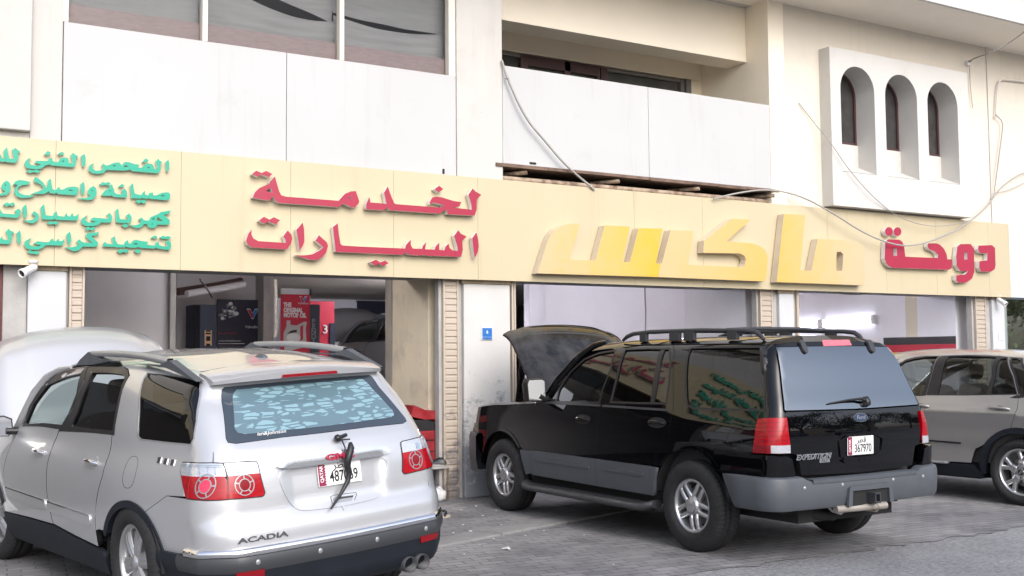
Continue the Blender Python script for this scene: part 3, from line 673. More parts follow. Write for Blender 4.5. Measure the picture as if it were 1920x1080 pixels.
gl(A_, [(240,850),(280,790),(340,760),(430,765),(560,795),(530,840),(420,850),(340,890),(320,940),(360,1000),(450,1035),(640,1045),(560,1080),(400,1088),(310,1062),(265,990),(275,920),(330,850),(290,840)])
gl(A_, [(25,880),(60,810),(120,770),(180,810),(200,880),(180,980),(120,1035),(0,1045),(-30,1040),(-30,1015),(60,1000),(100,960),(40,930)], [[(80,855),(100,843),(117,855),(100,867)]])
# line 3
gl(D_, [(1340,310),(1385,270),(1570,240),(1545,300),(1440,320),(1555,420),(1550,490),(1530,505),(1330,500),(1300,550),(1230,570),(1170,550),(1140,490),(1090,490),(1030,550),(960,570),(880,540),(800,505),(920,515),(1000,490),(1030,440),(990,400),(1030,365),(1080,420),(1170,430),(1210,360),(1315,318)], [[(1332,355),(1440,437),(1308,432)], [(1225,410),(1250,385),(1285,375),(1268,402)], [(1205,490),(1240,484),(1250,503)]])
gl(D_, [(560,240),(605,200),(615,300),(640,400),(800,410),(770,360),(755,330),(805,295),(850,350),(850,430),(810,475),(570,462)])
gl(D_, [(670,520),(735,482),(805,520),(740,560)], dot=True)
gl(D_, [(105,400),(150,370),(410,395),(430,350),(400,320),(445,285),(490,340),(490,430),(460,465),(300,460),(230,510),(130,530),(20,525),(-45,500),(-76,450),(-60,390),(50,318),(0,380),(0,420),(60,460),(130,465),(205,450),(110,420)])
gl(D_, [(0,580),(55,535),(95,567),(140,542),(195,570),(140,610),(90,590),(45,612)], dot=True)
gl(C_, [(755,180),(810,120),(825,220),(845,330),(980,345),(990,290),(1045,255),(1060,340),(1190,355),(1210,300),(1230,285),(1235,340),(1290,355),(1310,310),(1345,290),(1350,345),(1390,345),(1450,300),(1440,380),(1415,425),(1040,410),(1005,390),(980,410),(775,402),(765,330)])
gl(C_, [(870,475),(930,432),(975,460),(1020,432),(1085,465),(1040,505),(980,485),(925,502)], dot=True)
gl(C_, [(590,300),(630,250),(710,310),(720,360),(690,430),(620,475),(540,470),(420,420),(520,425),(610,410),(660,350)])
gl(C_, [(415,185),(480,125),(495,200),(500,300),(460,385),(440,370)])
gl(C_, [(-60,240),(0,200),(15,250),(60,300),(280,310),(310,290),(275,250),(345,205),(385,250),(375,320),(320,380),(0,355),(-60,330)])
gl(C_, [(60,130),(130,90),(180,115),(235,90),(280,120),(235,160),(180,140),(130,165)], dot=True)
# line 4
gl(D_, [(1485,820),(1530,780),(1575,840),(1580,900),(1560,965),(1530,967),(1330,940),(1300,920),(1270,945),(1010,927),(985,905),(940,925),(900,930),(770,917),(740,902),(720,920),(560,920),(540,897),(520,912),(330,905),(330,850),(375,810),(385,850),(500,865),(510,820),(490,750),(540,710),(560,800),(600,860),(710,875),(730,820),(785,785),(800,855),(840,850),(870,800),(930,780),(1020,800),(1160,820),(1130,870),(1290,890),(1300,840),(1350,810),(1360,880),(1420,900),(1520,905),(1510,870)], [[(880,860),(920,843),(975,855),(930,870)]])
for q in ([(1370,740),(1430,705),(1470,725),(1520,710),(1585,740),(1530,770),(1480,755),(1430,770)], [(1215,740),(1280,700),(1340,730),(1290,760)], [(590,990),(660,947),(705,975),(750,952),(810,985),(750,1020),(705,1002),(650,1030)], [(905,990),(970,952),(1035,990),(975,1037)]): gl(D_, q, dot=True)
gl(D_, [(10,690),(50,660),(255,640),(225,690),(110,715),(235,830),(230,890),(210,908),(-40,905),(-90,950),(-150,985),(-210,990),(-290,960),(-370,915),(-250,920),(-170,900),(-120,860),(-155,810),(-110,770),(-60,820),(0,835),(140,830),(20,740)])
gl(C_, [(1225,690),(1280,630),(1310,700),(1310,800),(1265,890),(1245,800)])
gl(C_, [(620,850),(680,810),(900,825),(930,780),(980,750),(985,800),(1030,810),(1050,780),(1085,760),(1090,805),(1140,805),(1190,760),(1170,840),(1145,885),(840,880),(790,930),(700,965),(560,960),(480,930),(445,870),(470,800),(575,745),(530,820),(540,870),(620,905),(700,900),(760,880)])
gl(C_, [(510,1000),(560,972),(610,1000),(660,987),(730,1015),(690,1055),(630,1035),(570,1045)], dot=True)
gl(C_, [(310,660),(365,600),(385,690),(385,790),(340,870),(320,790)])
gl(C_, [(110,630),(160,575),(190,610),(265,640),(215,680),(215,780),(180,860),(150,862),(-60,848),(-60,780),(0,760),(40,715),(50,770),(100,785),(155,790),(140,700)])
# the two red lines
R1, R2, R3, R4 = (440, 310, 7.68), (670, 330, 7.68), (440, 400, 7.68), (670, 410, 7.68)
def rl(crop, raw, holes=(), dot=False): letter(crop, raw, RM, holes, 0.075, 'letter_dot' if dot else 'letter')
rl(R1, [(250,125),(310,75),(390,110),(455,80),(545,125),(490,170),(390,130),(340,165)], dot=True)
rl(R1, [(505,240),(578,158),(600,230),(640,370),(670,430),(740,450),(1500,510),(1530,470),(1590,410),(1670,375),(1745,370),(1770,440),(1795,520),(1785,550),(1730,605),(1680,600),(1560,548),(1510,600),(640,540),(590,510),(560,450),(540,460),(500,510),(260,465),(290,390),(350,330),(430,295),(510,260)], [[(445,370),(520,325),(545,390)], [(1625,455),(1660,453),(1690,490),(1658,482)]])
rl(R2, [(125,460),(130,400),(175,300),(190,380),(420,400),(385,240),(440,150),(480,270),(530,390),(560,405),(1200,455),(1250,425),(1150,390),(1080,385),(1045,410),(1045,370),(1080,310),(1140,295),(1230,310),(1390,360),(1500,375),(1470,440),(1380,455),(1650,485),(1640,400),(1600,270),(1660,180),(1700,220),(1785,270),(1720,340),(1720,480),(1690,570),(1300,550),(1285,480),(1180,540),(460,490),(435,445),(390,490),(140,480)])
rl(R2, [(1110,190),(1180,140),(1240,190),(1170,235)], dot=True)
rl(R3, [(170,370),(200,290),(245,230),(240,300),(270,360),(340,400),(740,425),(730,380),(700,330),(765,245),(820,310),(830,370),(810,440),(750,520),(250,490),(190,450),(165,400)])
rl(R3, [(350,105),(420,48),(500,90),(565,55),(655,100),(590,158),(490,115),(430,150)], dot=True)
rl(R3, [(890,235),(980,135),(1000,230),(1005,410),(985,460),(935,535),(915,380)])
rl(R3, [(1165,390),(1215,315),(1330,420),(1345,470),(1320,560),(1260,630),(1180,675),(1080,665),(880,605),(1010,605),(1120,590),(1210,540),(1280,490)])
rl(R4, [(-351,123),(-281,63),(-266,223),(-241,363),(-215,385),(0,400),(690,430),(700,380),(770,300),(770,380),(800,430),(930,435),(945,390),(995,335),(975,440),(1115,445),(1130,395),(1180,345),(1180,450),(1255,455),(1270,400),(1315,360),(1330,420),(1370,455),(1450,465),(1440,400),(1400,265),(1395,245),(1455,165),(1490,215),(1575,258),(1510,320),(1520,450),(1495,550),(1310,545),(1295,530),(1280,545),(1130,535),(1115,528),(1100,540),(940,525),(920,518),(900,530),(750,520),(700,480),(660,520),(-311,478)])
rl(R4, [(1655,280),(1715,200),(1740,300),(1750,400),(1735,480),(1690,570),(1670,420)])
rl(R4, [(190,625),(270,590),(330,630),(400,600),(450,645),(370,680),(320,650),(250,675)], dot=True)
# the big yellow word
Yc, Yd = (980, 380, 4.0), (1440, 380, 4.0)
YY = YF-0.13
xa, xb = Xf(1010, 500, YY), Xf(1240, 450, YY)
M_y1 = yellow('letter_yellow', (0.57, 0.42, 0.235), (0.62, 0.395, 0.045), xa-sign.location.x*0, xb)
M_y2 = yellow('letter_peach', (0.58, 0.42, 0.21), (0.60, 0.39, 0.115), Xf(1240, 450, YY), Xf(1440, 450, YY))
M_y3 = yellow('letter_amber', (0.60, 0.39, 0.105), (0.56, 0.42, 0.25), Xf(1460, 450, YY), Xf(1600, 450, YY))
M_ys = mat('letter_return_tan', (0.64, 0.55, 0.42), 0.5, var=0.1)
letter(Yc, [(110,530),(190,280),(210,240),(240,205),(300,170),(360,157),(427,157),(400,260),(345,428),(545,435),(615,170),(803,180),(745,445),(805,445),(870,190),(1048,195),(1000,455),(1030,457),(1015,557)], [M_y1, M_ys], (), 0.12)
letter(Yc, [(1031,457.5),(1045,455),(1110,205),(1283,212),(1240,465),(1650,485),(1668,460),(1675,430),(1665,400),(1630,380),(1355,375),(1360,285),(1570,120),(1710,127),(1530,290),(1720,305),(1770,320),(1815,352),(1838,400),(1835,470),(1830,560),(1815,590),(1016.5,557.5)], [M_y2, M_ys], (), 0.12)
letter(Yd, [(65,595),(120,85),(280,92),(243,508),(325,510),(375,270),(620,285),(670,293),(705,318),(722,350),(718,520),(732,525),(722,620)], [M_y3, M_ys], [[(512,510),(515,370),(545,368),(565,388),(558,512)]], 0.12)
# the red word at the right end
rl(Yd, [(880,290),(905,275),(985,278),(1005,290),(1020,320),(1030,405),(1275,415),(1275,390),(1250,365),(1210,350),(1197,330),(1200,305),(1265,305),(1290,315),(1320,345),(1340,385),(1345,425),(1380,425),(1378,490),(1360,503),(930,488),(900,470),(885,450),(875,420)], [[(938,345),(965,343),(968,398),(940,400)]])
for cx, cy in ((907, 216), (972, 217)):
    rl(Yd, [(cx+29*cos(2*pi*k/20), cy+33*sin(2*pi*k/20)) for k in range(20)], dot=True)
rl(Yd, [(1420,330),(1445,310),(1520,310),(1545,345),(1548,520),(1530,570),(1490,597),(1430,600),(1412,580),(1412,545),(1480,538),(1500,515),(1440,510),(1415,470),(1412,400)], [[(1470,375),(1492,372),(1495,425),(1472,428)]])
rl(Yd, [(1580,322),(1680,318),(1703,340),(1707,470),(1700,500),(1670,518),(1600,515),(1585,490),(1585,440),(1645,432),(1645,380),(1590,378),(1575,350)])
# next shop's pale sign, partly out of the frame
m = MB().box(Xf(1891, 480)+0.01, 26, YF+0.02, YF+0.12, zsb, zst-0.02)
o = m.build('neighbour_sign', mat('sign_pale_blue', (0.60, 0.64, 0.70), 0.45, var=0.03), None, 0.004)
tag(o, 'plain pale blue sign board beside the right end of the cream fascia sign', 'shop sign')
# ================================================================== car bodies
# A body is a smooth surface.  Side(u, v): u runs forward along the flank (and round the rear corner), v is the height on the
# section curve and goes on over the roof.  Rear(y, v): the back.  Panels are polygons in (u, v) or (y, v) laid on that surface.
def pchip(xs, ys):
    xs = np.array(xs, float); ys = np.array(ys, float); h = np.diff(xs); d = np.diff(ys)/h
    m = np.zeros(len(xs))
    for i in range(1, len(xs)-1):
        if d[i-1]*d[i] > 0:
            w1, w2 = 2*h[i]+h[i-1], h[i]+2*h[i-1]; m[i] = (w1+w2)/(w1/d[i-1]+w2/d[i])
    m[0], m[-1] = d[0], d[-1]
    def f(x):
        x = np.clip(np.asarray(x, float), xs[0], xs[-1]); i = np.clip(np.searchsorted(xs, x)-1, 0, len(h)-1)
        t = (x-xs[i])/h[i]; a, b = ys[i], ys[i+1]
        return (2*t**3-3*t**2+1)*a+(t**3-2*t**2+t)*h[i]*m[i]+(-2*t**3+3*t**2)*b+(t**3-t**2)*h[i]*m[i+1]
    return f
def smooth_table(xs, ys, n=500, k=9, rep=3):
    f = pchip(xs, ys); X = np.linspace(xs[0], xs[-1], n); Y = f(X)
    for _ in range(rep):
        P = np.concatenate([2*Y[0]-Y[1:k+1][::-1], Y, 2*Y[-1]-Y[-k-1:-1][::-1]]); Y = np.convolve(P, np.ones(2*k+1)/(2*k+1), 'valid')
    return lambda x: np.interp(x, X, Y)

class Body:
    def __init__(s, sec, xr, rc, bow, taper_r, taper_f, roof, zb, pose, bump=None, rbump=None, sm=9):
        """sec: (v, y, z) section at full width; xr: (v, x) rear face; rc: (v, r) corner radius; roof: (x, dz) shift above the belt zb"""
        v = [a[0] for a in sec]
        s.yf = smooth_table(v, [a[1] for a in sec], k=sm); s.zf = smooth_table(v, [a[2] for a in sec], k=sm)
        s.xr = smooth_table(*zip(*xr), k=4); s.rc = smooth_table(*zip(*rc)); s.bow = bow
        s.tr = smooth_table(*zip(*taper_r)); s.tf = smooth_table(*zip(*taper_f)); s.roof = smooth_table(*zip(*roof), k=14); s.zb = zb
        s.vmax = v[-1]; s.vmin = v[0]; s.zmax = sec[-1][2]; s.bump = bump; s.rbump = rbump
        s.pose = pose; x, y, a, ro, zo = pose
        s.R = Matrix.Translation((x, y, zo)) @ Matrix.Rotation(a, 4, 'Z') @ Matrix.Rotation(ro, 4, 'X')
        s.Ri = s.R.inverted(); s.o = np.array(s.Ri @ CAMP)
        s.grids = {}
    def width(s, x, v):
        w = s.yf(v)
        return w*(1-s.tr(x))*(1-s.tf(x))
    def zz(s, x, v):
        z = s.zf(v)
        k = np.clip((z-s.zb)/(s.zmax-s.zb), 0, 1)
        return z + s.roof(x)*k
    def corner(s, v):
        xr = s.xr(v); rc = s.rc(v); w = s.width(xr+rc, v); b = s.bow
        y0 = w-rc
        for _ in range(5):
            ph = np.arctan(2*b*y0); y0 = np.maximum(w-rc*(1-np.sin(ph)), 0.01)
        ph = np.arctan(2*b*y0)
        x0 = xr+b*y0*y0; xc = x0+rc*np.cos(ph); yc = w-rc
        return xr, rc, w, y0, ph, xc, yc
    def side(s, u, v, mir=False):
        u = np.asarray(u, float); v = np.asarray(v, float)
        xr, rc, w, y0, ph, xc, yc = s.corner(v)
        th = np.clip((xc-u)/rc, 0, np.pi/2-ph)
        A = rc*(np.pi/2-ph)
        over = np.maximum((xc-u)-A, 0)
        x = np.where(u >= xc, u, xc-rc*np.sin(th))
        y = np.where(u >= xc, s.width(u, v), yc+rc*np.cos(th))
        y2 = np.maximum(y0-over, 0); onr = over > 0
        x = np.where(onr, xr+s.bow*y2*y2, x); y = np.where(onr, y2, y)
        z = s.zz(x, v)
        if s.bump is not None: y = y + s.bump(x, z)*np.where(u > xc, 1, np.cos(th))
        return np.stack([x, -y if mir else y, z], -1)
    def rear(s, y, v, mir=False):
        y = np.asarray(y, float); v = np.asarray(v, float)
        xr, rc, w, y0, ph, xc, yc = s.corner(v); ay = np.abs(y)
        sn = np.clip((ay-yc)/rc, -1, 0.9995)
        x = np.where(ay <= y0, xr+s.bow*ay*ay, xc-rc*np.sqrt(np.maximum(1-sn*sn, 1e-6)))
        z = s.zz(x, v)
        if s.rbump is not None: x = x - s.rbump(ay, z)
        return np.stack([x, -y if mir else y, z], -1)
    def fn(s, dom): return s.side if dom == 'S' else s.rear
    def pn(s, dom, u, v, mir=False):
        f = s.fn(dom); e = 2e-3
        p = f(u, v, mir); a = f(np.asarray(u)+e, v, mir)-f(np.asarray(u)-e, v, mir)
        vv = np.asarray(v); b = f(u, np.minimum(vv+e, s.vmax), mir)-f(u, vv-e, mir)
        n = np.cross(a, b); n /= np.linalg.norm(n, axis=-1, keepdims=True)+1e-12
        if dom == 'S':
            sg = np.where((n*np.stack([np.minimum(p[..., 0]+1.2, 0)*1.0, p[..., 1], np.maximum(p[..., 2]-s.zb, 0)*1.2+0*p[..., 2]], -1)).sum(-1) < 0, -1.0, 1.0)
        else: sg = np.where(n[..., 0] > 0, -1.0, 1.0)
        return p, n*sg[..., None]
    def proj(s, p):
        q = np.array(s.R)[:3, :3] @ p.reshape(-1, 3).T + np.array(s.R)[:3, 3:4]
        d = q.T-np.array(CAMP); z = d@np.array(_fw)
        return np.stack([960+F_PX*(d@np.array(_rt))/z, 540-F_PX*(d@np.array(_up))/z], -1)
    def inv(s, dom, px, py):
        if dom not in s.grids:
            if dom == 'S': U, V = np.meshgrid(np.linspace(-3.0, 2.6, 190), np.linspace(s.vmin, s.vmax, 110), indexing='ij')
            else: U, V = np.meshgrid(np.linspace(-1.0, 1.0, 120), np.linspace(s.vmin, s.vmax, 110), indexing='ij')
            P = s.fn(dom)(U, V); _, N = s.pn(dom, U, V)
            vis = ((P-s.o)*N).sum(-1).ravel() < 0
            s.grids[dom] = (U.ravel()[vis], V.ravel()[vis], s.proj(P)[vis])
        U, V, Q = s.grids[dom]; i = np.argmin(((Q-np.array([px, py]))**2).sum(-1)); u, v = U[i], V[i]
        f = s.fn(dom); e = 1e-3
        for _ in range(14):
            p0 = s.proj(f(u, v))[0]; r = p0-np.array([px, py])
            if abs(r).max() < 0.02: break
            J = np.stack([(s.proj(f(u+e, v))[0]-s.proj(f(u-e, v))[0])/(2*e), (s.proj(f(u, min(v+e, s.vmax)))[0]-s.proj(f(u, v-e))[0])/(2*e)], -1)
            try: d = np.linalg.solve(J+1e-9*np.eye(2), -r)
            except np.linalg.LinAlgError: break
            k = min(1, 0.15/max(1e-9, abs(d).max())); u += d[0]*k; v = float(np.clip(v+d[1]*k, s.vmin, s.vmax-1e-4))
        return float(u), float(v)
    def poly(s, dom, pts_, step=0.04, closed=True, rnd=0):
        """pixel or metre points -> dense (u, v) loop"""
        P = []
        for p in pts_:
            if abs(p[0]) < 6 and abs(p[1]) < 6: P.append((float(p[0]), float(p[1])))
            else: P.append(s.inv(dom, *p))
        for _ in range(rnd):
            Q = []
            n = len(P)
            for i in range(n):
                a, b = P[i], P[(i+1) % n]
                Q += [(a[0]*.75+b[0]*.25, a[1]*.75+b[1]*.25), (a[0]*.25+b[0]*.75, a[1]*.25+b[1]*.75)]
            P = Q
        out = []
        n = len(P)
        for i in range(n if closed else n-1):
            a, b = P[i], P[(i+1) % n]; L_ = sqrt((a[0]-b[0])**2+(a[1]-b[1])**2); k = max(1, int(L_/step))
            out += [(a[0]+(b[0]-a[0])*j/k, a[1]+(b[1]-a[1])*j/k) for j in range(k)]
        return out

def inpoly(X, Y, poly):
    c = np.zeros(len(X), bool); n = len(poly)
    for i in range(n):
        x1, y1 = poly[i]; x2, y2 = poly[(i+1) % n]
        if y1 == y2: continue
        t = ((y1 > Y) != (y2 > Y)) & (X < (x2-x1)*(Y-y1)/(y2-y1)+x1); c ^= t
    return c
def inset(loop, g):
    n = len(loop); ar = sum(loop[i][0]*loop[(i+1) % n][1]-loop[(i+1) % n][0]*loop[i][1] for i in range(n)); sg = 1 if ar > 0 else -1
    out = []
    for i in range(n):
        a, b, c = loop[i-1], loop[i], loop[(i+1) % n]
        d1 = np.array([b[0]-a[0], b[1]-a[1]]); d2 = np.array([c[0]-b[0], c[1]-b[1]]); d1 = d1/(np.linalg.norm(d1)+1e-9); d2 = d2/(np.linalg.norm(d2)+1e-9)
        nn = np.array([-(d1+d2)[1], (d1+d2)[0]]); l = np.linalg.norm(nn)
        if l < 1e-6: out.append(b); continue
        nn = nn/l; k = g/max(0.45, float(nn@np.array([-d1[1], d1[0]])))
        out.append((b[0]+sg*nn[0]*k, b[1]+sg*nn[1]*k))
    return out
def lay(mb, body, dom, loop, holes=(), off=0.0, depth=0.02, res=0.05, mi=0, mir=False, smi=None, gap=0.0025):
    if gap: loop = inset(loop, gap)
    if smi is None and depth >= 0.03 and mi == 0 and off < 0.003: smi = 1
    """triangulate the loop (u, v) and lay it on the body; edges fold inwards by depth"""
    loops = [loop]+list(holes); vs = []; ed = []
    for l in loops:
        b = len(vs); vs += [Vector(p) for p in l]; ed += [(b+i, b+(i+1) % len(l)) for i in range(len(l))]
    xs = [p[0] for p in loop]; ys = [p[1] for p in loop]
    gx = np.arange(min(xs)+res*0.5, max(xs), res); gy = np.arange(min(ys)+res*0.5, max(ys), res)
    if len(gx) and len(gy):
        X, Y = np.meshgrid(gx, gy); X = X.ravel(); Y = Y.ravel(); k = inpoly(X, Y, loop)
        for h in holes: k &= ~inpoly(X, Y, h)
        # keep clear of the edges
        allp = np.array([p for l in loops for p in l]); 
        X, Y = X[k], Y[k]
        if len(X):
            dm = np.min((X[:, None]-allp[None, :, 0])**2+(Y[:, None]-allp[None, :, 1])**2, axis=1); k = dm > (res*0.35)**2
            vs += [Vector((a, b)) for a, b in zip(X[k], Y[k])]
    r = delaunay_2d_cdt(vs, ed, [], 0, 1e-6)
    V = np.array([tuple(p) for p in r[0]]); T = np.array(r[2])
    ce = V[T].mean(1); k = inpoly(ce[:, 0], ce[:, 1], loop)
    for h in holes: k &= ~inpoly(ce[:, 0], ce[:, 1], h)
    T = T[k]
    P, N = body.pn(dom, V[:, 0], V[:, 1], mir); P = P+N*off
    fn_ = np.cross(P[T[:, 1]]-P[T[:, 0]], P[T[:, 2]]-P[T[:, 0]]); fl = (fn_*N[T[:, 0]]).sum(-1) < 0
    T[fl] = T[fl][:, ::-1]
    mb.add(P, [tuple(t) for t in T], mi, True, N)
    if depth:
        for l in loops:
            a = np.array(l); p, n = body.pn(dom, a[:, 0], a[:, 1], mir); p = p+n*off; q = p-n*depth; m = len(l)
            # outward side direction for shading of the fold
            fs = [(i, m+i, m+(i+1) % m, (i+1) % m) for i in range(m)]
            # orient by testing one face against the loop interior
            ar = sum(l[i][0]*l[(i+1) % m][1]-l[(i+1) % m][0]*l[i][1] for i in range(m))
            c = np.cross(p[1]-p[0], q[0]-p[0]); cen = P[T].mean((0, 1)) if l is loop else None
            mid = (p[0]+p[1])/2
            inner = np.array([(l[0][0]+l[1][0])/2, (l[0][1]+l[1][1])/2]); tdir = np.array([l[1][0]-l[0][0], l[1][1]-l[0][1]]); nl = np.array([-tdir[1], tdir[0]])*(1 if ar > 0 else -1)
            nl = nl/(np.linalg.norm(nl)+1e-9)*0.004
            if l is not loop: nl = -nl
            pin = body.fn(dom)(inner[0]+nl[0], inner[1]+nl[1], mir)
            f0 = np.cross(q[0]-p[0], q[1]-p[0])
            if (f0*(pin-mid)).sum() > 0: fs = [tuple(reversed(f)) for f in fs]
            mb.add(np.concatenate([p, q]), fs, mi if smi is None else smi, False)
    return mb

def arc(cx, cz, r, a0, a1, n=16):
    return [(cx+r*cos(radians(a0+(a1-a0)*i/n)), cz+r*sin(radians(a0+(a1-a0)*i/n))) for i in range(n+1)]

# ------------------------------------------------------------------ paint, glass, rubber
def carpaint(name, col, metal, rough, flake=0.0, coat=1.0, dust=0.0, dustcol=(0.35, 0.32, 0.28)):
    m = bpy.data.materials.new(name); m.use_nodes = True; n = m.node_tree; L = n.links; p = n.nodes['Principled BSDF']
    p.inputs['Base Color'].default_value = (*col, 1); p.inputs['Metallic'].default_value = metal; p.inputs['Roughness'].default_value = rough
    p.inputs['Coat Weight'].default_value = coat; p.inputs['Coat Roughness'].default_value = 0.02
    if metal == 0: p.inputs['Specular IOR Level'].default_value = 0.0; p.inputs['Coat Roughness'].default_value = 0.008
    t = n.nodes.new('ShaderNodeTexCoord')
    if flake:
        nz = n.nodes.new('ShaderNodeTexVoronoi'); nz.inputs['Scale'].default_value = 700; L.new(t.outputs['Object'], nz.inputs['Vector'])
        mr = n.nodes.new('ShaderNodeMapRange'); L.new(nz.outputs['Color'], mr.inputs[0]); mr.inputs[3].default_value = rough-flake; mr.inputs[4].default_value = rough+flake
        L.new(mr.outputs[0], p.inputs['Roughness'])
    if dust:
        nz = n.nodes.new('ShaderNodeTexNoise'); nz.inputs['Scale'].default_value = 2.2; nz.inputs['Detail'].default_value = 8; nz.inputs['Roughness'].default_value = 0.65; L.new(t.outputs['Object'], nz.inputs['Vector'])
        r = n.nodes.new('ShaderNodeValToRGB'); r.color_ramp.elements[0].position = 0.40; r.color_ramp.elements[1].position = 0.75; L.new(nz.outputs[0], r.inputs[0])
        k = n.nodes.new('ShaderNodeMath'); k.operation = 'MULTIPLY'; L.new(r.outputs[0], k.inputs[0]); k.inputs[1].default_value = dust
        d = n.nodes.new('ShaderNodeBsdfDiffuse'); d.inputs[0].default_value = (*dustcol, 1)
        mx = n.nodes.new('ShaderNodeMixShader'); L.new(k.outputs[0], mx.inputs[0]); L.new(p.outputs[0], mx.inputs[1]); L.new(d.outputs[0], mx.inputs[2])
        L.new(mx.outputs[0], n.nodes['Material Output'].inputs[0])
    return m
P_black = carpaint('paint_black', (0.0015, 0.0016, 0.0024), 0.0, 0.35, 0, 1.0, 0.0015)
P_dust_sheen = carpaint('paint_black_dust_sheen', (0.003, 0.003, 0.0035), 0.0, 0.35, 0, 1.0, 0.42, (0.15, 0.145, 0.14))  # bonnet: real dust, thickened to stand in for a grey reflection
P_silver = carpaint('paint_silver', (0.52, 0.53, 0.54), 0.50, 0.32, 0, 1.0, 0.06)
P_bronze = carpaint('paint_warm_grey', (0.38, 0.373, 0.362), 0.65, 0.34, 0, 1.0, 0.12, (0.36, 0.35, 0.33))
P_grey = carpaint('paint_dark_silver', (0.25, 0.25, 0.26), 0.7, 0.36, 0, 0.8, 0.1)
G_tint = glass('tinted_glass', (0.03, 0.033, 0.037), ior=1.52, extra=0.01)
G_tint2 = glass('dark_glass', (0.10, 0.11, 0.115), ior=1.52, extra=0.02)
G_clear = glass('clear_car_glass', (0.62, 0.68, 0.66), ior=1.5)
G_mid = glass('grey_car_glass', (0.36, 0.39, 0.385), ior=1.52)
G_rear = glass('rear_glass', (0.03, 0.033, 0.037), (0.88, 0.95, 1.0), ior=1.6, extra=0.20)
M_rub = mat('rubber', (0.014, 0.014, 0.015), 0.75, var=0.3, vscale=20, bump=0.15, bscale=200)
M_trim = mat('black_trim', (0.012, 0.012, 0.013), 0.42, rvar=0.1)
M_plast = mat('grey_plastic', (0.070, 0.078, 0.088), 0.5, var=0.12, vscale=5, bump=0.12, bscale=500, rvar=0.08)
M_plastd = mat('dark_plastic', (0.035, 0.037, 0.040), 0.5, var=0.15, vscale=6, rvar=0.08)
M_chrome = mat('chrome', (0.80, 0.80, 0.81), 0.08, 1.0)
M_alloy = mat('alloy_wheel', (0.56, 0.565, 0.57), 0.30, 0.85, var=0.08, vscale=8)
M_alloyd = mat('wheel_dark', (0.03, 0.03, 0.032), 0.6)
M_disc = mat('brake_disc', (0.25, 0.24, 0.23), 0.45, 0.8)
M_red = mat('lamp_red', (0.34, 0.002, 0.008), 0.25, spec=0.3, coat=0.35, var=0.25, vscale=30, stretch=(1, 1, 3))
M_redd = mat('lamp_red_dark', (0.20, 0.003, 0.008), 0.25, spec=0.3, coat=0.3)
M_redp = mat('lamp_pink', (0.62, 0.13, 0.16), 0.12, coat=1.0, var=0.2, vscale=40)
M_clearl = mat('lamp_clear', (0.55, 0.57, 0.60), 0.15, 0.4, coat=0.6, var=0.18, vscale=25, stretch=(1, 1, 5))
M_silverp = mat('silver_plastic', (0.34, 0.35, 0.36), 0.35, 0.5)
M_under = mat('underbody', (0.012, 0.012, 0.012), 0.9)
M_int = mat('cabin_dark', (0.03, 0.03, 0.032), 0.8)
M_intg = mat('cabin_grey', (0.13, 0.125, 0.12), 0.8)
M_plate = mat('plate_white', (0.72, 0.72, 0.70), 0.35)
M_plater = mat('plate_maroon', (0.22, 0.012, 0.05), 0.4)
M_text = mat('plate_ink', (0.01, 0.01, 0.012), 0.4)

def text_ob(name, s_, size, m, parent, M, extrude=0.0015, align='CENTER', bold=0.0, sx=1.0, shear=0.0, label=None):
    cu = bpy.data.curves.new(name, 'FONT'); cu.body = s_; cu.size = size; cu.align_x = align; cu.align_y = 'CENTER'; cu.extrude = extrude; cu.offset = bold; cu.shear = shear
    tmp = bpy.data.objects.new(name, cu); COL.objects.link(tmp)
    dg = C.evaluated_depsgraph_get(); me = bpy.data.meshes.new_from_object(tmp.evaluated_get(dg)); me.name = name
    bpy.data.objects.remove(tmp); me.materials.clear(); me.materials.append(m)
    me.transform(M @ Matrix.Diagonal((sx, 1, 1, 1)))
    o = bpy.data.objects.new(name, me); COL.objects.link(o)
    if parent is not None: o.parent = parent
    return o

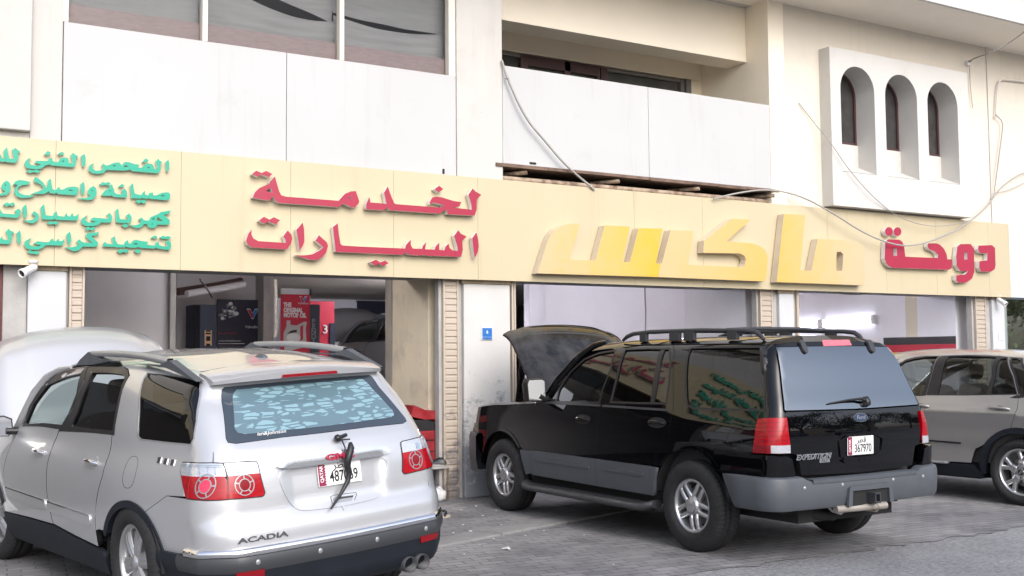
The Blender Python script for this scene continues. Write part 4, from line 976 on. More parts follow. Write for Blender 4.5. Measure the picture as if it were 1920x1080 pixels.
def make_wheel(name, R, wdt, rimr, spokes, style, side=1, parent=None, loc=(0, 0, 0), steer=0.0, hubmat=None, tread=True):
    """wheel turned about local Y, outer face towards +Y * side"""
    root = empty(name, loc); root.parent = parent; root.location = loc; root.rotation_euler = (0, 0, steer)
    M = Matrix.Rotation(-pi/2*side, 4, 'X')          # lathe Z -> +Y*side
    h = wdt/2
    prof = [(rimr+0.002, h*0.72), (rimr+0.018, h*0.93), (rimr+0.045, h*0.995), (rimr+(R-rimr)*0.55, h*1.0), (R-0.035, h*0.93), (R-0.012, h*0.80), (R-0.002, h*0.62), (R, h*0.50), (R-0.008, h*0.46), (R-0.008, h*0.40), (R, h*0.37), (R, h*0.10), (R-0.008, h*0.08), (R-0.008, -h*0.08), (R, -h*0.1), (R, -h*0.55), (R-0.012, -h*0.8), (R-0.04, -h*0.95), (rimr+0.04, -h), (rimr, -h*0.7)]
    N = 180 if tread else 48
    def rf(i, k, r):
        if tread and 4 <= i <= 7 and k % 3 == (i//2) % 3: return r-0.009
        if tread and 10 <= i <= 16 and k % 3 == 1: return r-0.006
        return r
    mb = MB().lathe(prof, N, M, smooth=False if False else True, rfun=rf)
    ty = mb.build('tyre', M_rub, root)
    mb = MB()
    mb.lathe([(rimr+0.006, h*0.76), (rimr+0.004, h*0.80), (rimr-0.012, h*0.80), (rimr-0.022, h*0.68), (rimr-0.03, h*0.3), (rimr-0.035, -h*0.6)], 64, M, 0)
    zf = h*0.70
    def spoke(a, r0, r1, w0, w1, z0, z1, th, off=0.0, mi=0):
        Rz = Matrix.Rotation(a, 4, 'Z'); rows = []
        for t in (0, 0.35, 0.7, 1.0):
            r_ = r0+(r1-r0)*t; w_ = w0+(w1-w0)*t; z_ = z0+(z1-z0)*t + 0.012*sin(pi*t)
            rows.append([(r_, off-w_/2, z_-0.012), (r_, off-w_*0.28, z_), (r_, off+w_*0.28, z_), (r_, off+w_/2, z_-0.012), (r_, off+w_/2, z_-th), (r_, off-w_/2, z_-th)])
        vs = [M @ Rz @ Vector(p) for row in rows for p in row]
        fs = [(i*6+j, i*6+(j+1) % 6, (i+1)*6+(j+1) % 6, (i+1)*6+j) for i in range(3) for j in range(6)]
        mb.add(vs, fs, mi, False)
    if style == 'double':      # five pairs of parallel spokes
        for k in range(5):
            a = 2*pi*k/5 + pi/2 + 0.10
            for o_ in (-1, 1): spoke(a, 0.045, rimr-0.012, 0.040, 0.036, zf*1.0, zf*0.92, 0.05, 0.034*o_)
        mb.lathe([(0.0001, zf+0.03), (0.052, zf+0.027), (0.066, zf+0.018), (0.082, zf-0.004), (0.086, zf-0.04)], 40, M, 0)
        mb.lathe([(0.058, zf+0.0245), (0.062, zf+0.0225)], 40, M, 1)
    elif style == 'six':       # wide split spokes
        for k in range(6):
            a = 2*pi*k/6 + 0.25
            spoke(a, 0.03, rimr-0.014, 0.075, 0.13, zf*1.0, zf*0.90, 0.05)
            spoke(a, 0.03, rimr-0.014, 0.012, 0.020, zf*1.03, zf*0.92, 0.02)
        mb.lathe([(0.0001, zf+0.02), (0.03, zf+0.018), (0.05, zf+0.004), (0.07, zf-0.03)], 32, M, 0)
    else:                      # forked spokes
        for k in range(5):
            a = 2*pi*k/5 + pi/2 + 0.55
            spoke(a, 0.04, 0.125, 0.075, 0.085, zf*0.97, zf*1.0, 0.05)
            for o_ in (-1, 1):
                Rz = a + o_*0.235
                p0 = Vector((0.11*cos(a)+0.0, 0.11*sin(a), 0)); p1 = Vector(((rimr-0.012)*cos(Rz), (rimr-0.012)*sin(Rz), 0))
                d = p1-p0; an = atan2(d.y, d.x); Rm = Matrix.Translation(p0) @ Matrix.Rotation(an, 4, 'Z'); Ln = d.length; rows = []
                for t in (0, 0.5, 1.0):
                    w_ = 0.046+0.006*t; z_ = zf*1.0-zf*0.10*t; x_ = Ln*t
                    rows.append([(x_, -w_/2, z_-0.014), (x_, -w_*0.25, z_), (x_, w_*0.25, z_), (x_, w_/2, z_-0.014), (x_, w_/2, z_-0.05), (x_, -w_/2, z_-0.05)])
                vs = [M @ Rm @ Vector(p) for row in rows for p in row]
                mb.add(vs, [(i*6+j, i*6+(j+1) % 6, (i+1)*6+(j+1) % 6, (i+1)*6+j) for i in range(2) for j in range(6)], 0)
        mb.lathe([(0.0001, zf+0.004), (0.075, zf+0.002), (0.088, zf-0.01), (0.09, zf-0.05)], 40, M, 0)
        for k in range(5):
            a = 2*pi*k/5+pi/2+0.55+pi/5
            mb.lathe([(0.0001, zf+0.004), (0.010, zf+0.0035), (0.011, zf)], 10, M @ Matrix.Translation((0.057*cos(a), 0.057*sin(a), 0.001)), 1)
        mb.lathe([(0.0001, zf+0.014), (0.033, zf+0.012), (0.036, zf+0.004)], 24, M, 1)
        mb.lathe([(0.0345, zf+0.0135), (0.0365, zf+0.010)], 24, M, 0)
        for k in (0, 2):
            vs = [M @ Vector((0, 0, zf+0.0146))]+[M @ Vector((0.021*cos(pi/2*k+pi/2*j/6), 0.021*sin(pi/2*k+pi/2*j/6), zf+0.0142)) for j in range(7)]
            mb.add(vs, [(0, j+1, j+2) for j in range(6)], 0)
    rim = mb.build('rim', [M_alloy, hubmat or M_alloyd], root, 0.003, 1)
    mb = MB().lathe([(0.0001, h*0.15), (0.155, h*0.15), (0.16, h*0.1), (0.16, -h*0.1)], 40, M, 0)
    mb.build('brake_disc', M_disc, root)
    mb = MB().lathe([(0.0001, -h*0.3), (rimr-0.03, -h*0.3)], 40, M, 0); mb.build('wheel_back', M_under, root)
    return root
def seat(parent, x, y, z, m=None, wd=0.5):
    """front or rear seat; x = front edge of its backrest foot"""
    mb = MB(); mb.box(x, x+0.5, y-wd/2, y+wd/2, z, z+0.16)
    Rm = Matrix.Translation((x, y, z+0.1)) @ Matrix.Rotation(radians(-14), 4, 'Y'); mb.box(-0.1, 0.06, -wd/2, wd/2, 0, 0.62, 0, Rm)
    Rh = Matrix.Translation((x-0.17, y, z+0.76)) @ Matrix.Rotation(radians(-8), 4, 'Y'); mb.box(-0.05, 0.05, -0.13, 0.13, 0, 0.19, 0, Rh)
    o = mb.build('seat', m or M_intg, parent, 0.05, 3)
    for p in o.data.polygons: p.use_smooth = True
    return o

def frame_at(body, dom, u, v, mir=False, off=0.0):
    """matrix whose X runs to the viewer's right, Y up, Z out of the surface"""
    p, n = body.pn(dom, np.array([u]), np.array([v]), mir); p, n = Vector(p[0]), Vector(n[0]).normalized()
    up = Vector((0, 0, 1)); up = (up-n*up.dot(n)).normalized(); x = up.cross(n).normalized()
    p = p+n*off
    return Matrix(((x.x, up.x, n.x, p.x), (x.y, up.y, n.y, p.y), (x.z, up.z, n.z, p.z), (0, 0, 0, 1)))
def plate(parent, M, digits, wd=0.315, ht=0.15):
    """white number plate with a maroon serrated strip at its left"""
    mb = MB().box(-wd/2, wd/2, -ht/2, ht/2, 0, 0.004, 0, M)
    o = mb.build('number_plate', M_plate, parent, 0.002, 1)
    sx = -wd/2+0.047; zig = [(-wd/2+0.004, -ht/2+0.004)]
    n = 9
    for i in range(n):
        y0 = -ht/2+0.004+(ht-0.008)*i/n; y1 = -ht/2+0.004+(ht-0.008)*(i+1)/n
        zig += [(sx, y0), (sx+0.011, (y0+y1)/2)]
    zig += [(sx, ht/2-0.004), (-wd/2+0.004, ht/2-0.004)]
    mb = MB(); mb.prism(zig, lambda u, v, d: M @ Vector((u, v, 0.0055-d)), 0.0012); mb.build('maroon_band', M_plater, o)
    text_ob('band_letters', 'QATAR', 0.031, M_plate, o, M @ Matrix.Translation((-wd/2+0.026, 0, 0.006)) @ Matrix.Rotation(pi/2, 4, 'Z'), 0.0006, bold=0.0006, sx=0.98)
    text_ob('digits', digits, 0.092, M_text, o, M @ Matrix.Translation((0.027, -0.026, 0.0045)), 0.0008, bold=0.0012, sx=0.74 if len(digits) > 5 else 0.86)
    text_ob('country_script', '\ufeae\ufec4\ufed7', 0.062, M_text, o, M @ Matrix.Translation((0.01, 0.042, 0.0045)), 0.0008, bold=0.0008, sx=1.15)
    return o
def ellipse(a, b, n=24, cx=0, cy=0): return [(cx+a*cos(2*pi*k/n), cy+b*sin(2*pi*k/n)) for k in range(n)]
def flat(mb, M, poly_, z0, z1, mi=0, holes=()):
    mb.prism(poly_, lambda u, v, d: M @ Vector((u, v, z1-d)), z1-z0, mi, None, holes); return mb
def wheel_wells(mb, x, z, r, y0, y1, sgn):
    n = 20; vs = []
    for i in range(n+1):
        a = radians(8+164*i/n); vs += [(x+r*cos(a), sgn*y0, z+r*sin(a)), (x+r*cos(a), sgn*y1, z+r*sin(a))]
    mb.add(vs, [(2*i, 2*i+1, 2*i+3, 2*i+2) for i in range(n)])
    mb.add([(x, sgn*y0, z)]+[vs[2*i] for i in range(n+1)], [(0, i+1, i+2) for i in range(n)])
def hood(parent, body_w, hx, hz, length, ang, mats, crown=0.05, flange=0.09, tipw=0.86, roll=0.10, ridge=0.0, name='bonnet'):
    """bonnet hinged at (hx, hz), raised by ang"""
    na, nb = 28, 22; P = {}
    Rm = Matrix.Translation((hx, 0, hz)) @ Matrix.Rotation(-ang, 4, 'Y')
    def f(a, b):
        wd = body_w*(1-(1-tipw)*b**2.2); y = wd*a
        x = length*b*(1-0.045*a*a*b) ; z = crown*(1-a*a) - roll*max(0, (b-0.72)/0.28)**2
        if ridge: z += ridge*(1/(1+math.exp((abs(a)-0.74)*40)))*min(1, b*6)
        e = max(0, (abs(a)-0.93)/0.07); z -= 0.035*e*e
        return Vector((x, y, z))
    vs = [f(-1+2*i/na, j/nb) for i in range(na+1) for j in range(nb+1)]
    und = [v-Vector((0, 0, 0.028)) for v in vs]
    idx = lambda i, j: i*(nb+1)+j; N = len(vs)
    mb = MB()
    mb.add([Rm @ v for v in vs], [(idx(i, j), idx(i, j+1), idx(i+1, j+1), idx(i+1, j))[::-1] for i in range(na) for j in range(nb)], 0, True)
    mb.add([Rm @ v for v in und], [(idx(i, j), idx(i, j+1), idx(i+1, j+1), idx(i+1, j)) for i in range(na) for j in range(nb)], 1, True)
    rim = [(i, 0) for i in range(na+1)]+[(na, j) for j in range(1, nb+1)]+[(i, nb) for i in range(na-1, -1, -1)]+[(0, j) for j in range(nb-1, 0, -1)]
    r1 = [Rm @ vs[idx(*q)] for q in rim]; r2 = [Rm @ und[idx(*q)] for q in rim]; n = len(rim)
    mb.add(r1+r2, [(i, (i+1) % n, n+(i+1) % n, n+i) for i in range(n)], 0, False)
    return mb.build(name, mats, parent)
# ================================================================== the black SUV
EXP = Body(
    sec=[(0.30,.900,.30),(0.45,.945,.45),(0.62,.957,.62),(0.85,.958,.85),(1.0,.945,1.0),(1.10,.925,1.10),(1.17,.905,1.17),(1.25,.885,1.25),(1.45,.830,1.45),(1.62,.775,1.62),(1.70,.735,1.70),(1.76,.68,1.745),(1.83,.60,1.775),(1.98,.45,1.80),(2.2,.23,1.815),(2.43,0.0,1.82)],
    xr=[(0.3,-2.47),(0.6,-2.505),(0.8,-2.52),(1.0,-2.525),(1.17,-2.505),(1.4,-2.43),(1.6,-2.36),(1.72,-2.31),(1.85,-2.27),(2.43,-2.25)],
    rc=[(0.3,.10),(1.2,.105),(1.8,.10),(2.43,.10)], bow=0.05,
    taper_r=[(-3,.022),(-2.0,.008),(-1.0,0),(3,0)], taper_f=[(-3,0),(1.2,0),(1.8,.01),(2.2,.06),(2.4,.16),(2.6,.4)],
    roof=[(-3,-.03),(-2.2,-.015),(-1.2,0),(-.3,0),(.3,-.03),(.7,-.12),(1.1,-.3),(2.6,-.6)], zb=1.20,
    pose=(7.006, 8.764, radians(91.083), 0.0, 0.0))
def e1(*l): return [(860+l[i]/2.25, 580+l[i+1]/2.25) for i in range(0, len(l), 2)]
def e2(*l): return [(1300+l[i]/2.25, 580+l[i+1]/2.25) for i in range(0, len(l), 2)]
def car_root(name, body, label, cat='car'):
    x, y, a, ro, zo = body.pose
    o = empty(name, (x, y, zo)); o.rotation_euler = (ro, 0, a); tag(o, label, cat); return o
def both(fn):
    for mir in (False, True): fn(mir)
car = car_root('parked_suv', EXP, 'black boxy four wheel drive with its bonnet raised and grey lower cladding', 'car')
B = EXP
WX, WR, WZ = 1.5115, 0.385, 0.37
# wheel arch outlines (metres)
archF = arc(WX, WZ+0.02, 0.465, 168, 12)
archR = arc(-WX, WZ+0.03, 0.47, 168, 12)
d1f = [B.inv('S', *p) for p in e1(310,480, 316,560, 325,608)]
uF = d1f[0][0]
s12 = [B.inv('S', *p) for p in e1(608,395, 583,480, 580,560, 588,632)]       # seam between the doors
s23 = [B.inv('S', *p) for p in e1(905,300, 900,440, 893,530)]
uS, uT = sum(p[0] for p in s12[1:])/3, s23[1][0]
ZC = 0.68                                                                    # top of the cladding
pF = [(uF, ZC), (uF, 0.95), (uF-0.01, 1.14)]
def door_front(m):
    mb = MB()
    out = B.poly('S', pF + e1(325,387, 385,322, 470,236, 560,176, 620,151, 693,143, 650,260) + [(uS+0.01, 1.19), (uS, 0.95), (uS, ZC)])
    win = B.poly('S', e1(411,388, 423,340, 470,268, 530,213, 592,187, 660,176, 640,250, 606,340, 592,391))
    lay(mb, B, 'S', out, [win], 0, 0.03, 0.045, 0, m)
    return mb.build('door', P_black, car), win
def door_rear(m):
    mb = MB()
    out = B.poly('S', [(uS, ZC), (uS, 0.95), (uS+0.01, 1.19)] + e1(650,260, 693,143, 780,138, 880,137, 905,145, 912,180) + [(uT-0.005, 1.19), (uT, 0.95)] + [(-1.06, 0.74), (-1.045, ZC)])
    win = B.poly('S', e1(643,389, 667,290, 704,170, 800,166, 888,168, 892,230, 884,320, 873,394, 760,393))
    lay(mb, B, 'S', out, [win], 0, 0.03, 0.045, 0, m)
    return mb.build('door', P_black, car), win
DOORS = {}
for m in (False, True):
    d, w = door_front(m); DOORS['f', m] = (d, w)
    mb = MB(); lay(mb, B, 'S', w, (), -0.012, 0, 0.06, 0, m, gap=-0.01); mb.build('window', G_tint2, d)
    mb = MB(); lay(mb, B, 'S', inset(w, -0.016), [inset(w, 0.004)], 0.001, 0.006, 0.2, 0, m, gap=0); mb.build('window_seal', M_trim, d)
    d, w = door_rear(m); DOORS['r', m] = (d, w)
    mb = MB(); lay(mb, B, 'S', w, (), -0.012, 0, 0.06, 0, m, gap=-0.01); mb.build('window', G_tint, d)
    mb = MB(); lay(mb, B, 'S', inset(w, -0.016), [inset(w, 0.004)], 0.001, 0.006, 0.2, 0, m, gap=0)
    bar = B.poly('S', e1(855,164, 871,166, 822,396, 807,396)); lay(mb, B, 'S', bar, (), -0.002, 0.01, 0.1, 0, m, gap=0)
    mb.build('window_seal', M_trim, d)
    # grey window-sill strip
# fender
def fender(m):
    mb = MB()
    out = B.poly('S', [(uF, ZC), (uF, 0.95), (uF-0.01, 1.14)] + [(0.93, 1.17), (1.3, 1.145), (1.8, 1.12), (2.12, 1.085), (2.14, 0.95), (2.16, 0.80), (2.13, 0.70)] + [(x, z) for x, z in arc(WX, WZ+0.02, 0.49, 20, 140, 22)] + [(1.08, ZC)])
    lay(mb, B, 'S', out, (), 0, 0.04, 0.045, 0, m)
    # the fender rolls over to a narrow top
    top = B.poly('S', [(0.93, 1.17), (1.3, 1.145), (1.8, 1.12), (2.12, 1.085)], closed=False); a = np.array(top+[(2.12, 1.085)])
    p, n = B.pn('S', a[:, 0], a[:, 1], m); q = p.copy(); q[:, 1] *= 0.86; q[:, 2] += 0.022; r = p.copy(); r[:, 1] *= 0.95; r[:, 2] += 0.018
    k = len(a); mb.add(np.concatenate([p, r, q]), [(i, i+1, k+i+1, k+i) for i in range(k-1)]+[(k+i, k+i+1, 2*k+i+1, 2*k+i) for i in range(k-1)], 0, True)
    mb.build('front_wing', P_black, car)
both(fender)
def quarter(m):
    mb = MB()
    tl = e2(385,428, 372,425, 365,330, 362,180, 352,128)
    out = B.poly('S', [(-1.045, ZC), (-1.06, 0.74), (uT, 0.95), (uT-0.005, 1.19)] + e1(912,180, 905,143) + [(-1.5, 1.80), (-1.9, 1.80), (-2.16, 1.80)] + e2(357,160, 366,330, 372,424, 392,440, 392,457, 330,459, 276,463) + e2(262,500, 253,607) + [(-2.18, 0.86), (-2.02, 0.855), (-1.97, 0.80)] + arc(-WX, WZ+0.03, 0.480, 145, 36, 20))
    win = B.poly('S', e1(961,378, 958,280, 966,195, 980,163) + e2(120,161, 295,160, 303,168, 302,300, 299,424, 150,421, 0,417) + e1(985,414, 968,404))
    lay(mb, B, 'S', out, [win], 0, 0.03, 0.045, 0, m)
    o = mb.build('rear_quarter', P_black, car)
    mb = MB(); lay(mb, B, 'S', win, (), -0.010, 0, 0.06, 0, m, gap=-0.008); mb.build('window', G_tint, o)
    mb = MB(); lay(mb, B, 'S', inset(win, -0.012), [inset(win, 0.006)], 0.0012, 0.006, 0.2, 0, m, gap=0); mb.build('window_seal', M_trim, o)
    # round fuel flap
    if not m:
        u0, v0 = B.inv('S', *e2(174, 545)[0]); ring = [(u0+0.085*cos(2*pi*k/28), v0+0.088*sin(2*pi*k/28)) for k in range(28)]
        mb = MB(); lay(mb, B, 'S', ring, [inset(ring, 0.004)], 0.001, 0.004, 0.2, 0, m, gap=0); mb.build('fuel_flap', M_trim, o)
both(quarter)
# arch lips and cladding
def clad(m):
    for c in (WX, -WX):
        dz = 0.02 if c > 0 else 0.03
        mb = MB(); a0, a1 = (8, 140) if c > 0 else (60, 172)
        lay(mb, B, 'S', arc(c, WZ+dz, 0.492, a0, a1, 26)+arc(c, WZ+dz, 0.460, a1, a0, 26), (), 0.006, 0.06, 0.04, 0, m, gap=0)
        mb.build('arch_lip', P_black, car)
    for nm, pts_ in (('cladding', [(1.12, ZC), (uF, ZC), (uF, 0.45), (uF+0.12, 0.43)]), ('cladding', [(uF, ZC+0.006), (uS, ZC), (uS, 0.425), (uF, 0.435)]), ('cladding', [(uS, ZC), (-1.02, ZC-0.005), (-1.0, 0.42), (uS, 0.425)]), ('cladding', [(-1.02, ZC-0.005), (-1.10, ZC-0.01), (-1.065, 0.56), (-1.04, 0.42), (-1.0, 0.42)])):
        mb = MB(); lp = B.poly('S', pts_); lay(mb, B, 'S', lp, (), 0.018, 0.035, 0.04, 0, m)
        xs = [p[0] for p in pts_]
        if max(xs)-min(xs) > 0.5:      # raised bar pressed into the cladding
            a, b = min(xs)+0.10, max(xs)-0.12
            lay(mb, B, 'S', B.poly('S', [(a, 0.605), (b, 0.612), (b-0.012, 0.585), (a+0.012, 0.578)]), (), 0.026, 0.012, 0.04, 0, m, gap=0)
        mb.build(nm, M_plast, car)
    # sill behind the running board
    mb = MB(); lay(mb, B, 'S', B.poly('S', [(1.05, 0.45), (-1.03, 0.44), (-1.03, 0.31), (1.05, 0.31)]), (), -0.05, 0.0, 0.08, 0, m, gap=0); mb.build('sill', M_under, car)
    s = -1 if m else 1
    # running board: a ribbed step with upturned ends
    mb = MB(); sec_ = [(0.86, 0.30), (0.86, 0.335), (0.96, 0.345), (1.025, 0.335), (1.045, 0.31), (1.04, 0.285), (0.98, 0.27), (0.88, 0.275)]
    xs = [1.06, 1.03, 0.98, 0.90, 0.0, -0.88, -0.96, -1.0, -1.03]; dz = [0.03, 0.025, 0.012, 0, 0, 0, 0.012, 0.03, 0.035]; sc = [0.6, 0.85, 0.97, 1, 1, 1, 0.97, 0.85, 0.6]
    vs = [(x, s*(0.86+(y-0.86)*k), z+d_) for x, d_, k in zip(xs, dz, sc) for y, z in sec_]; n = len(sec_)
    mb.add(vs, [((i*n+j, i*n+(j+1) % n, (i+1)*n+(j+1) % n, (i+1)*n+j) if s < 0 else (i*n+j, (i+1)*n+j, (i+1)*n+(j+1) % n, i*n+(j+1) % n)) for i in range(len(xs)-1) for j in range(n)], 0, True)
    mb.add(vs[:n], [tuple(range(n))], 0); mb.add(vs[-n:], [tuple(range(n))[::-1]], 0)
    for k in range(5): mb.box(-0.92, 0.92, min(s*(0.885+0.026*k), s*(0.897+0.026*k)), max(s*(0.885+0.026*k), s*(0.897+0.026*k)), 0.336, 0.3485)
    mb.build('running_board', M_plastd, car)
    mb = MB(); lay(mb, B, 'S', B.poly('S', [(0.9, 1.185), (0.6, 1.193), (uS-0.0, 1.186), (uS, 1.168), (0.9, 1.165)]), (), 0.006, 0.012, 0.05, 0, m, gap=0)
    lay(mb, B, 'S', B.poly('S', [(uS-0.03, 1.186), (-1.19, 1.180), (-1.19, 1.160), (uS-0.03, 1.166)]), (), 0.006, 0.012, 0.05, 0, m, gap=0)
    mb.build('belt_moulding', M_plastd, car)
    # door handles
    for px in (e1(524, 464)[0], e1(836, 478)[0]):
        u0, v0 = B.inv('S', *px); M = frame_at(B, 'S', u0, v0, m)
        mb = MB(); flat(mb, M, ellipse(0.125, 0.047, 24), -0.012, 0.003, 1)
        hp = [M @ Vector((0.105*t, 0.004-0.010*t*t, 0.006+0.026*(1-t**4))) for t in np.linspace(-1, 1, 11)]
        mb.tube(hp, [0.010]+[0.0145]*9+[0.010], 10, 0)
        mb.build('door_handle', [P_black, M_trim], car)
both(clad)
# roof
def roofpan():
    mb = MB()
    for m in (False, True):
        top = B.poly('S', [(0.10, 1.80), (-0.5, 1.822), (-1.0, 1.812), (-1.5, 1.803), (-2.16, 1.803), (-2.18, B.vmax-0.0005), (0.34, B.vmax-0.0005), (0.28, 2.15)])
        lay(mb, B, 'S', top, (), 0, 0.012, 0.06, 0, m, gap=0)
    return mb.build('roof', P_black, car)
roof = roofpan()
# header between roof and windscreen, screen pillars and windscreen
def front_glass():
    n = 16; topu = [(B.side(0.28+0.06*(1-abs(t)**2), B.vmax-0.0005-abs(t)*(B.vmax-1.80))) for t in np.linspace(0, 1, n)]
    mb = MB(); bot = [(0.98-0.16*t*t*1.0, 0.86*t, 1.16) for t in np.linspace(0, 1, n)]
    for s in (1, -1):
        a = [(p[0], s*p[1], p[2]) for p in topu]; b_ = [(p[0], s*p[1], p[2]) for p in bot]
        mb.add(a+b_, [(i, i+1, n+i+1, n+i) for i in range(n-1)], 0, True)
    mb.build('windscreen', G_clear, car)
    for s in (1, -1):
        mb = MB(); mb.tube([(0.84, s*0.855, 1.17), (0.60, s*0.82, 1.42), (0.30, s*0.76, 1.66), (0.12, s*0.72, 1.755), (-0.05, s*0.70, 1.785)], [0.045, 0.04, 0.036, 0.03, 0.02], 10)
        mb.build('screen_pillar', P_black, car)
    mb = MB(); n = 14
    top = [B.side(0.30, v) for v in np.linspace(1.80, B.vmax-0.0005, n)]
    for s in (1, -1): mb.tube([(p[0]+0.01, s*p[1], p[2]-0.012) for p in top], 0.022, 8)
    mb.build('roof_header', P_black, car)
front_glass()
# ---- tail
ytl = B.inv('R', *e2(393, 458)[0]); 
def sym(loop_half):
    """half loop from the centre line out and back -> full loop"""
    return loop_half + [(-a, b) for a, b in reversed(loop_half)]
gt = 0.80; gb = 0.855
zgb = 1.205
def tail():
    # upper band over the glass
    mb = MB(); out = B.poly('R', sym([(0.0, 1.815), (0.35, 1.808), (0.55, 1.790), (0.645, 1.765), (0.675, 1.728), (0.35, 1.738), (0.0, 1.742)])); 
    lay(mb, B, 'R', out, (), 0, 0.03, 0.04); tg = mb.build('tailgate_header', P_black, car)
    for m in (False, True):   # closing strip from the header to the roof edge
        mb = MB(); n = 16; vv = np.linspace(1.79, B.vmax-0.001, n)
        a = B.side(np.full(n, -2.178), vv, m); t = np.linspace(0, 1, n); yy = 0.66*(1-t)
        zt_ = np.interp(yy, [0, .35, .55, .645, .66], [1.815, 1.808, 1.79, 1.765, 1.76]); b = B.rear(yy, zt_, m)
        mb.add(np.concatenate([a, b]), [(i, i+1, n+i+1, n+i) if m else (i, n+i, n+i+1, i+1) for i in range(n-1)], 0, True); mb.build('roof_edge', P_black, car)
    # glass
    mb = MB(); out = B.poly('R', sym([(0.0, 1.738), (0.35, 1.734), (0.675, 1.724), (0.71, 1.60), (0.80, 1.215), (0.79, 1.207), (0.0, 1.198)]))
    lay(mb, B, 'R', out, (), 0.004, 0.02, 0.05); gl_ = mb.build('rear_window', G_rear, car)
    # corner pillars beside the glass
    for m in (False, True):
        mb = MB(); out = B.poly('R', [(0.68, 1.765), (0.682, 1.724), (0.717, 1.60), (0.806, 1.213), (0.80, 1.150), (0.86, 1.150), (0.865, 1.21), (0.79, 1.60), (0.745, 1.74)])
        lay(mb, B, 'R', out, (), -0.007, 0.03, 0.03, 0, m, gap=0.001); mb.build('rear_pillar', P_black, car)
    # tailgate
    mb = MB(); out = B.poly('R', sym([(0.0, 1.192), (0.79, 1.200), (0.80, 1.150), (0.765, 1.142), (0.79, 0.88), (0.70, 0.86), (0.665, 0.70), (0.0, 0.68)]))
    lay(mb, B, 'R', out, (), 0, 0.03, 0.04); tgt = mb.build('tailgate', P_black, car)
    # garnish with the plate recess under it
    def P(x, y): return B.inv('R', *e2(x, y)[0])
    mb = MB(); out = B.poly('R', [(0.27, 1.015), (0.25, 1.045), (-0.25, 1.052), (-0.27, 1.02), (-0.262, 1.0), (0.262, 0.99)], rnd=1)
    lay(mb, B, 'R', out, (), 0.030, 0.035, 0.03, gap=0); mb.build('plate_garnish', P_black, tgt)
    mb = MB(); out = B.poly('R', [(0.255, 0.99), (-0.255, 0.998), (-0.225, 0.80), (0.225, 0.79)], rnd=1)
    lay(mb, B, 'R', inset(out, -0.02), [out], 0.012, 0.014, 0.2, gap=0); mb.build('plate_recess', P_black, tgt)
    mb = MB(); out = B.poly('R', [(0.235, 0.815), (-0.235, 0.822), (-0.225, 0.785), (-0.10, 0.76), (0.10, 0.755), (0.225, 0.775)], rnd=1)
    lay(mb, B, 'R', out, (), 0.022, 0.024, 0.03, gap=0)
    lay(mb, B, 'R', B.poly('R', [(0.06, 0.806), (-0.09, 0.810), (-0.09, 0.802), (0.06, 0.798)]), (), 0.027, 0.006, 0.05, gap=0)
    lay(mb, B, 'R', B.poly('R', [(0.06, 0.790), (-0.09, 0.794), (-0.09, 0.786), (0.06, 0.782)]), (), 0.027, 0.006, 0.05, gap=0)
    mb.build('tailgate_handle', P_black, tgt)
    # emblem: a chrome-rimmed oval
    M = frame_at(B, 'R', 0.0, 1.128, False, 0.002)
    mb = MB(); flat(mb, M, ellipse(0.088, 0.038, 32), 0, 0.012, 0); flat(mb, M, ellipse(0.079, 0.030, 32), 0.0121, 0.0135, 1)
    em = mb.build('emblem', [M_chrome, mat('emblem_blue', (0.012, 0.025, 0.07), 0.45)], tgt)
    text_ob('emblem_script', 'Ford', 0.046, M_silverp, em, M @ Matrix.Translation((0, 0, 0.014)), 0.0006, sx=1.15, shear=0.25)
    u0, v0 = P(506, 622); M = frame_at(B, 'R', u0, v0, False, 0.002)
    text_ob('model_badge', 'EXPEDITION', 0.058, M_chrome, tgt, M, 0.004, bold=0.0018, sx=1.12, shear=0.25)
    u0, v0 = P(552, 637); M = frame_at(B, 'R', u0, v0, False, 0.002)
    mb = MB(); flat(mb, M, [(-0.055, -0.016), (0.055, -0.016), (0.055, 0.016), (-0.055, 0.016)], 0, 0.004); o = mb.build('trim_badge', M_chrome, tgt)
    text_ob('badge_letters', 'XLT', 0.03, M_text, o, M @ Matrix.Translation((0, 0, 0.0045)), 0.0005, sx=1.3)
    u0, v0 = P(702, 573); plate(tgt, frame_at(B, 'R', u0, v0, False, 0.006), '367970', 0.31, 0.15)
    # high stop lamp, hinges, wiper
    mb = MB(); lay(mb, B, 'R', B.poly('R', e2(542,131, 655,129, 667,153, 548,156)), (), 0.006, 0.02, 0.05, gap=0); mb.build('stop_lamp', M_redp, tg)
    for a in ((440,135, 458,135, 481,184, 471,190, 455,172), (725,133, 743,133, 764,180, 755,187, 739,172)):
        mb = MB(); lay(mb, B, 'R', B.poly('R', e2(*a), rnd=1), (), 0.022, 0.03, 0.02, gap=0); mb.build('glass_hinge', M_plastd, gl_)
    wp = [B.pn('R', *[np.array([q]) for q in P(*xy)]) for xy in ((722, 392), (690, 384), (640, 388), (565, 400))]
    pts_ = [Vector(p[0])+Vector(n[0])*o for (p, n), o in zip(wp, (0.03, 0.045, 0.035, 0.018))]
    mb = MB().tube(pts_, [0.014, 0.011, 0.008, 0.006], 8)
    p0, n0 = wp[0]; M = frame_at(B, 'R', *P(722, 392)); mb.lathe([(0.0001, 0.05), (0.03, 0.045), (0.035, 0.0)], 16, M @ Matrix.Diagonal((0.8, 1.3, 1, 1)), 0)
    mb.build('wiper', M_trim, gl_)
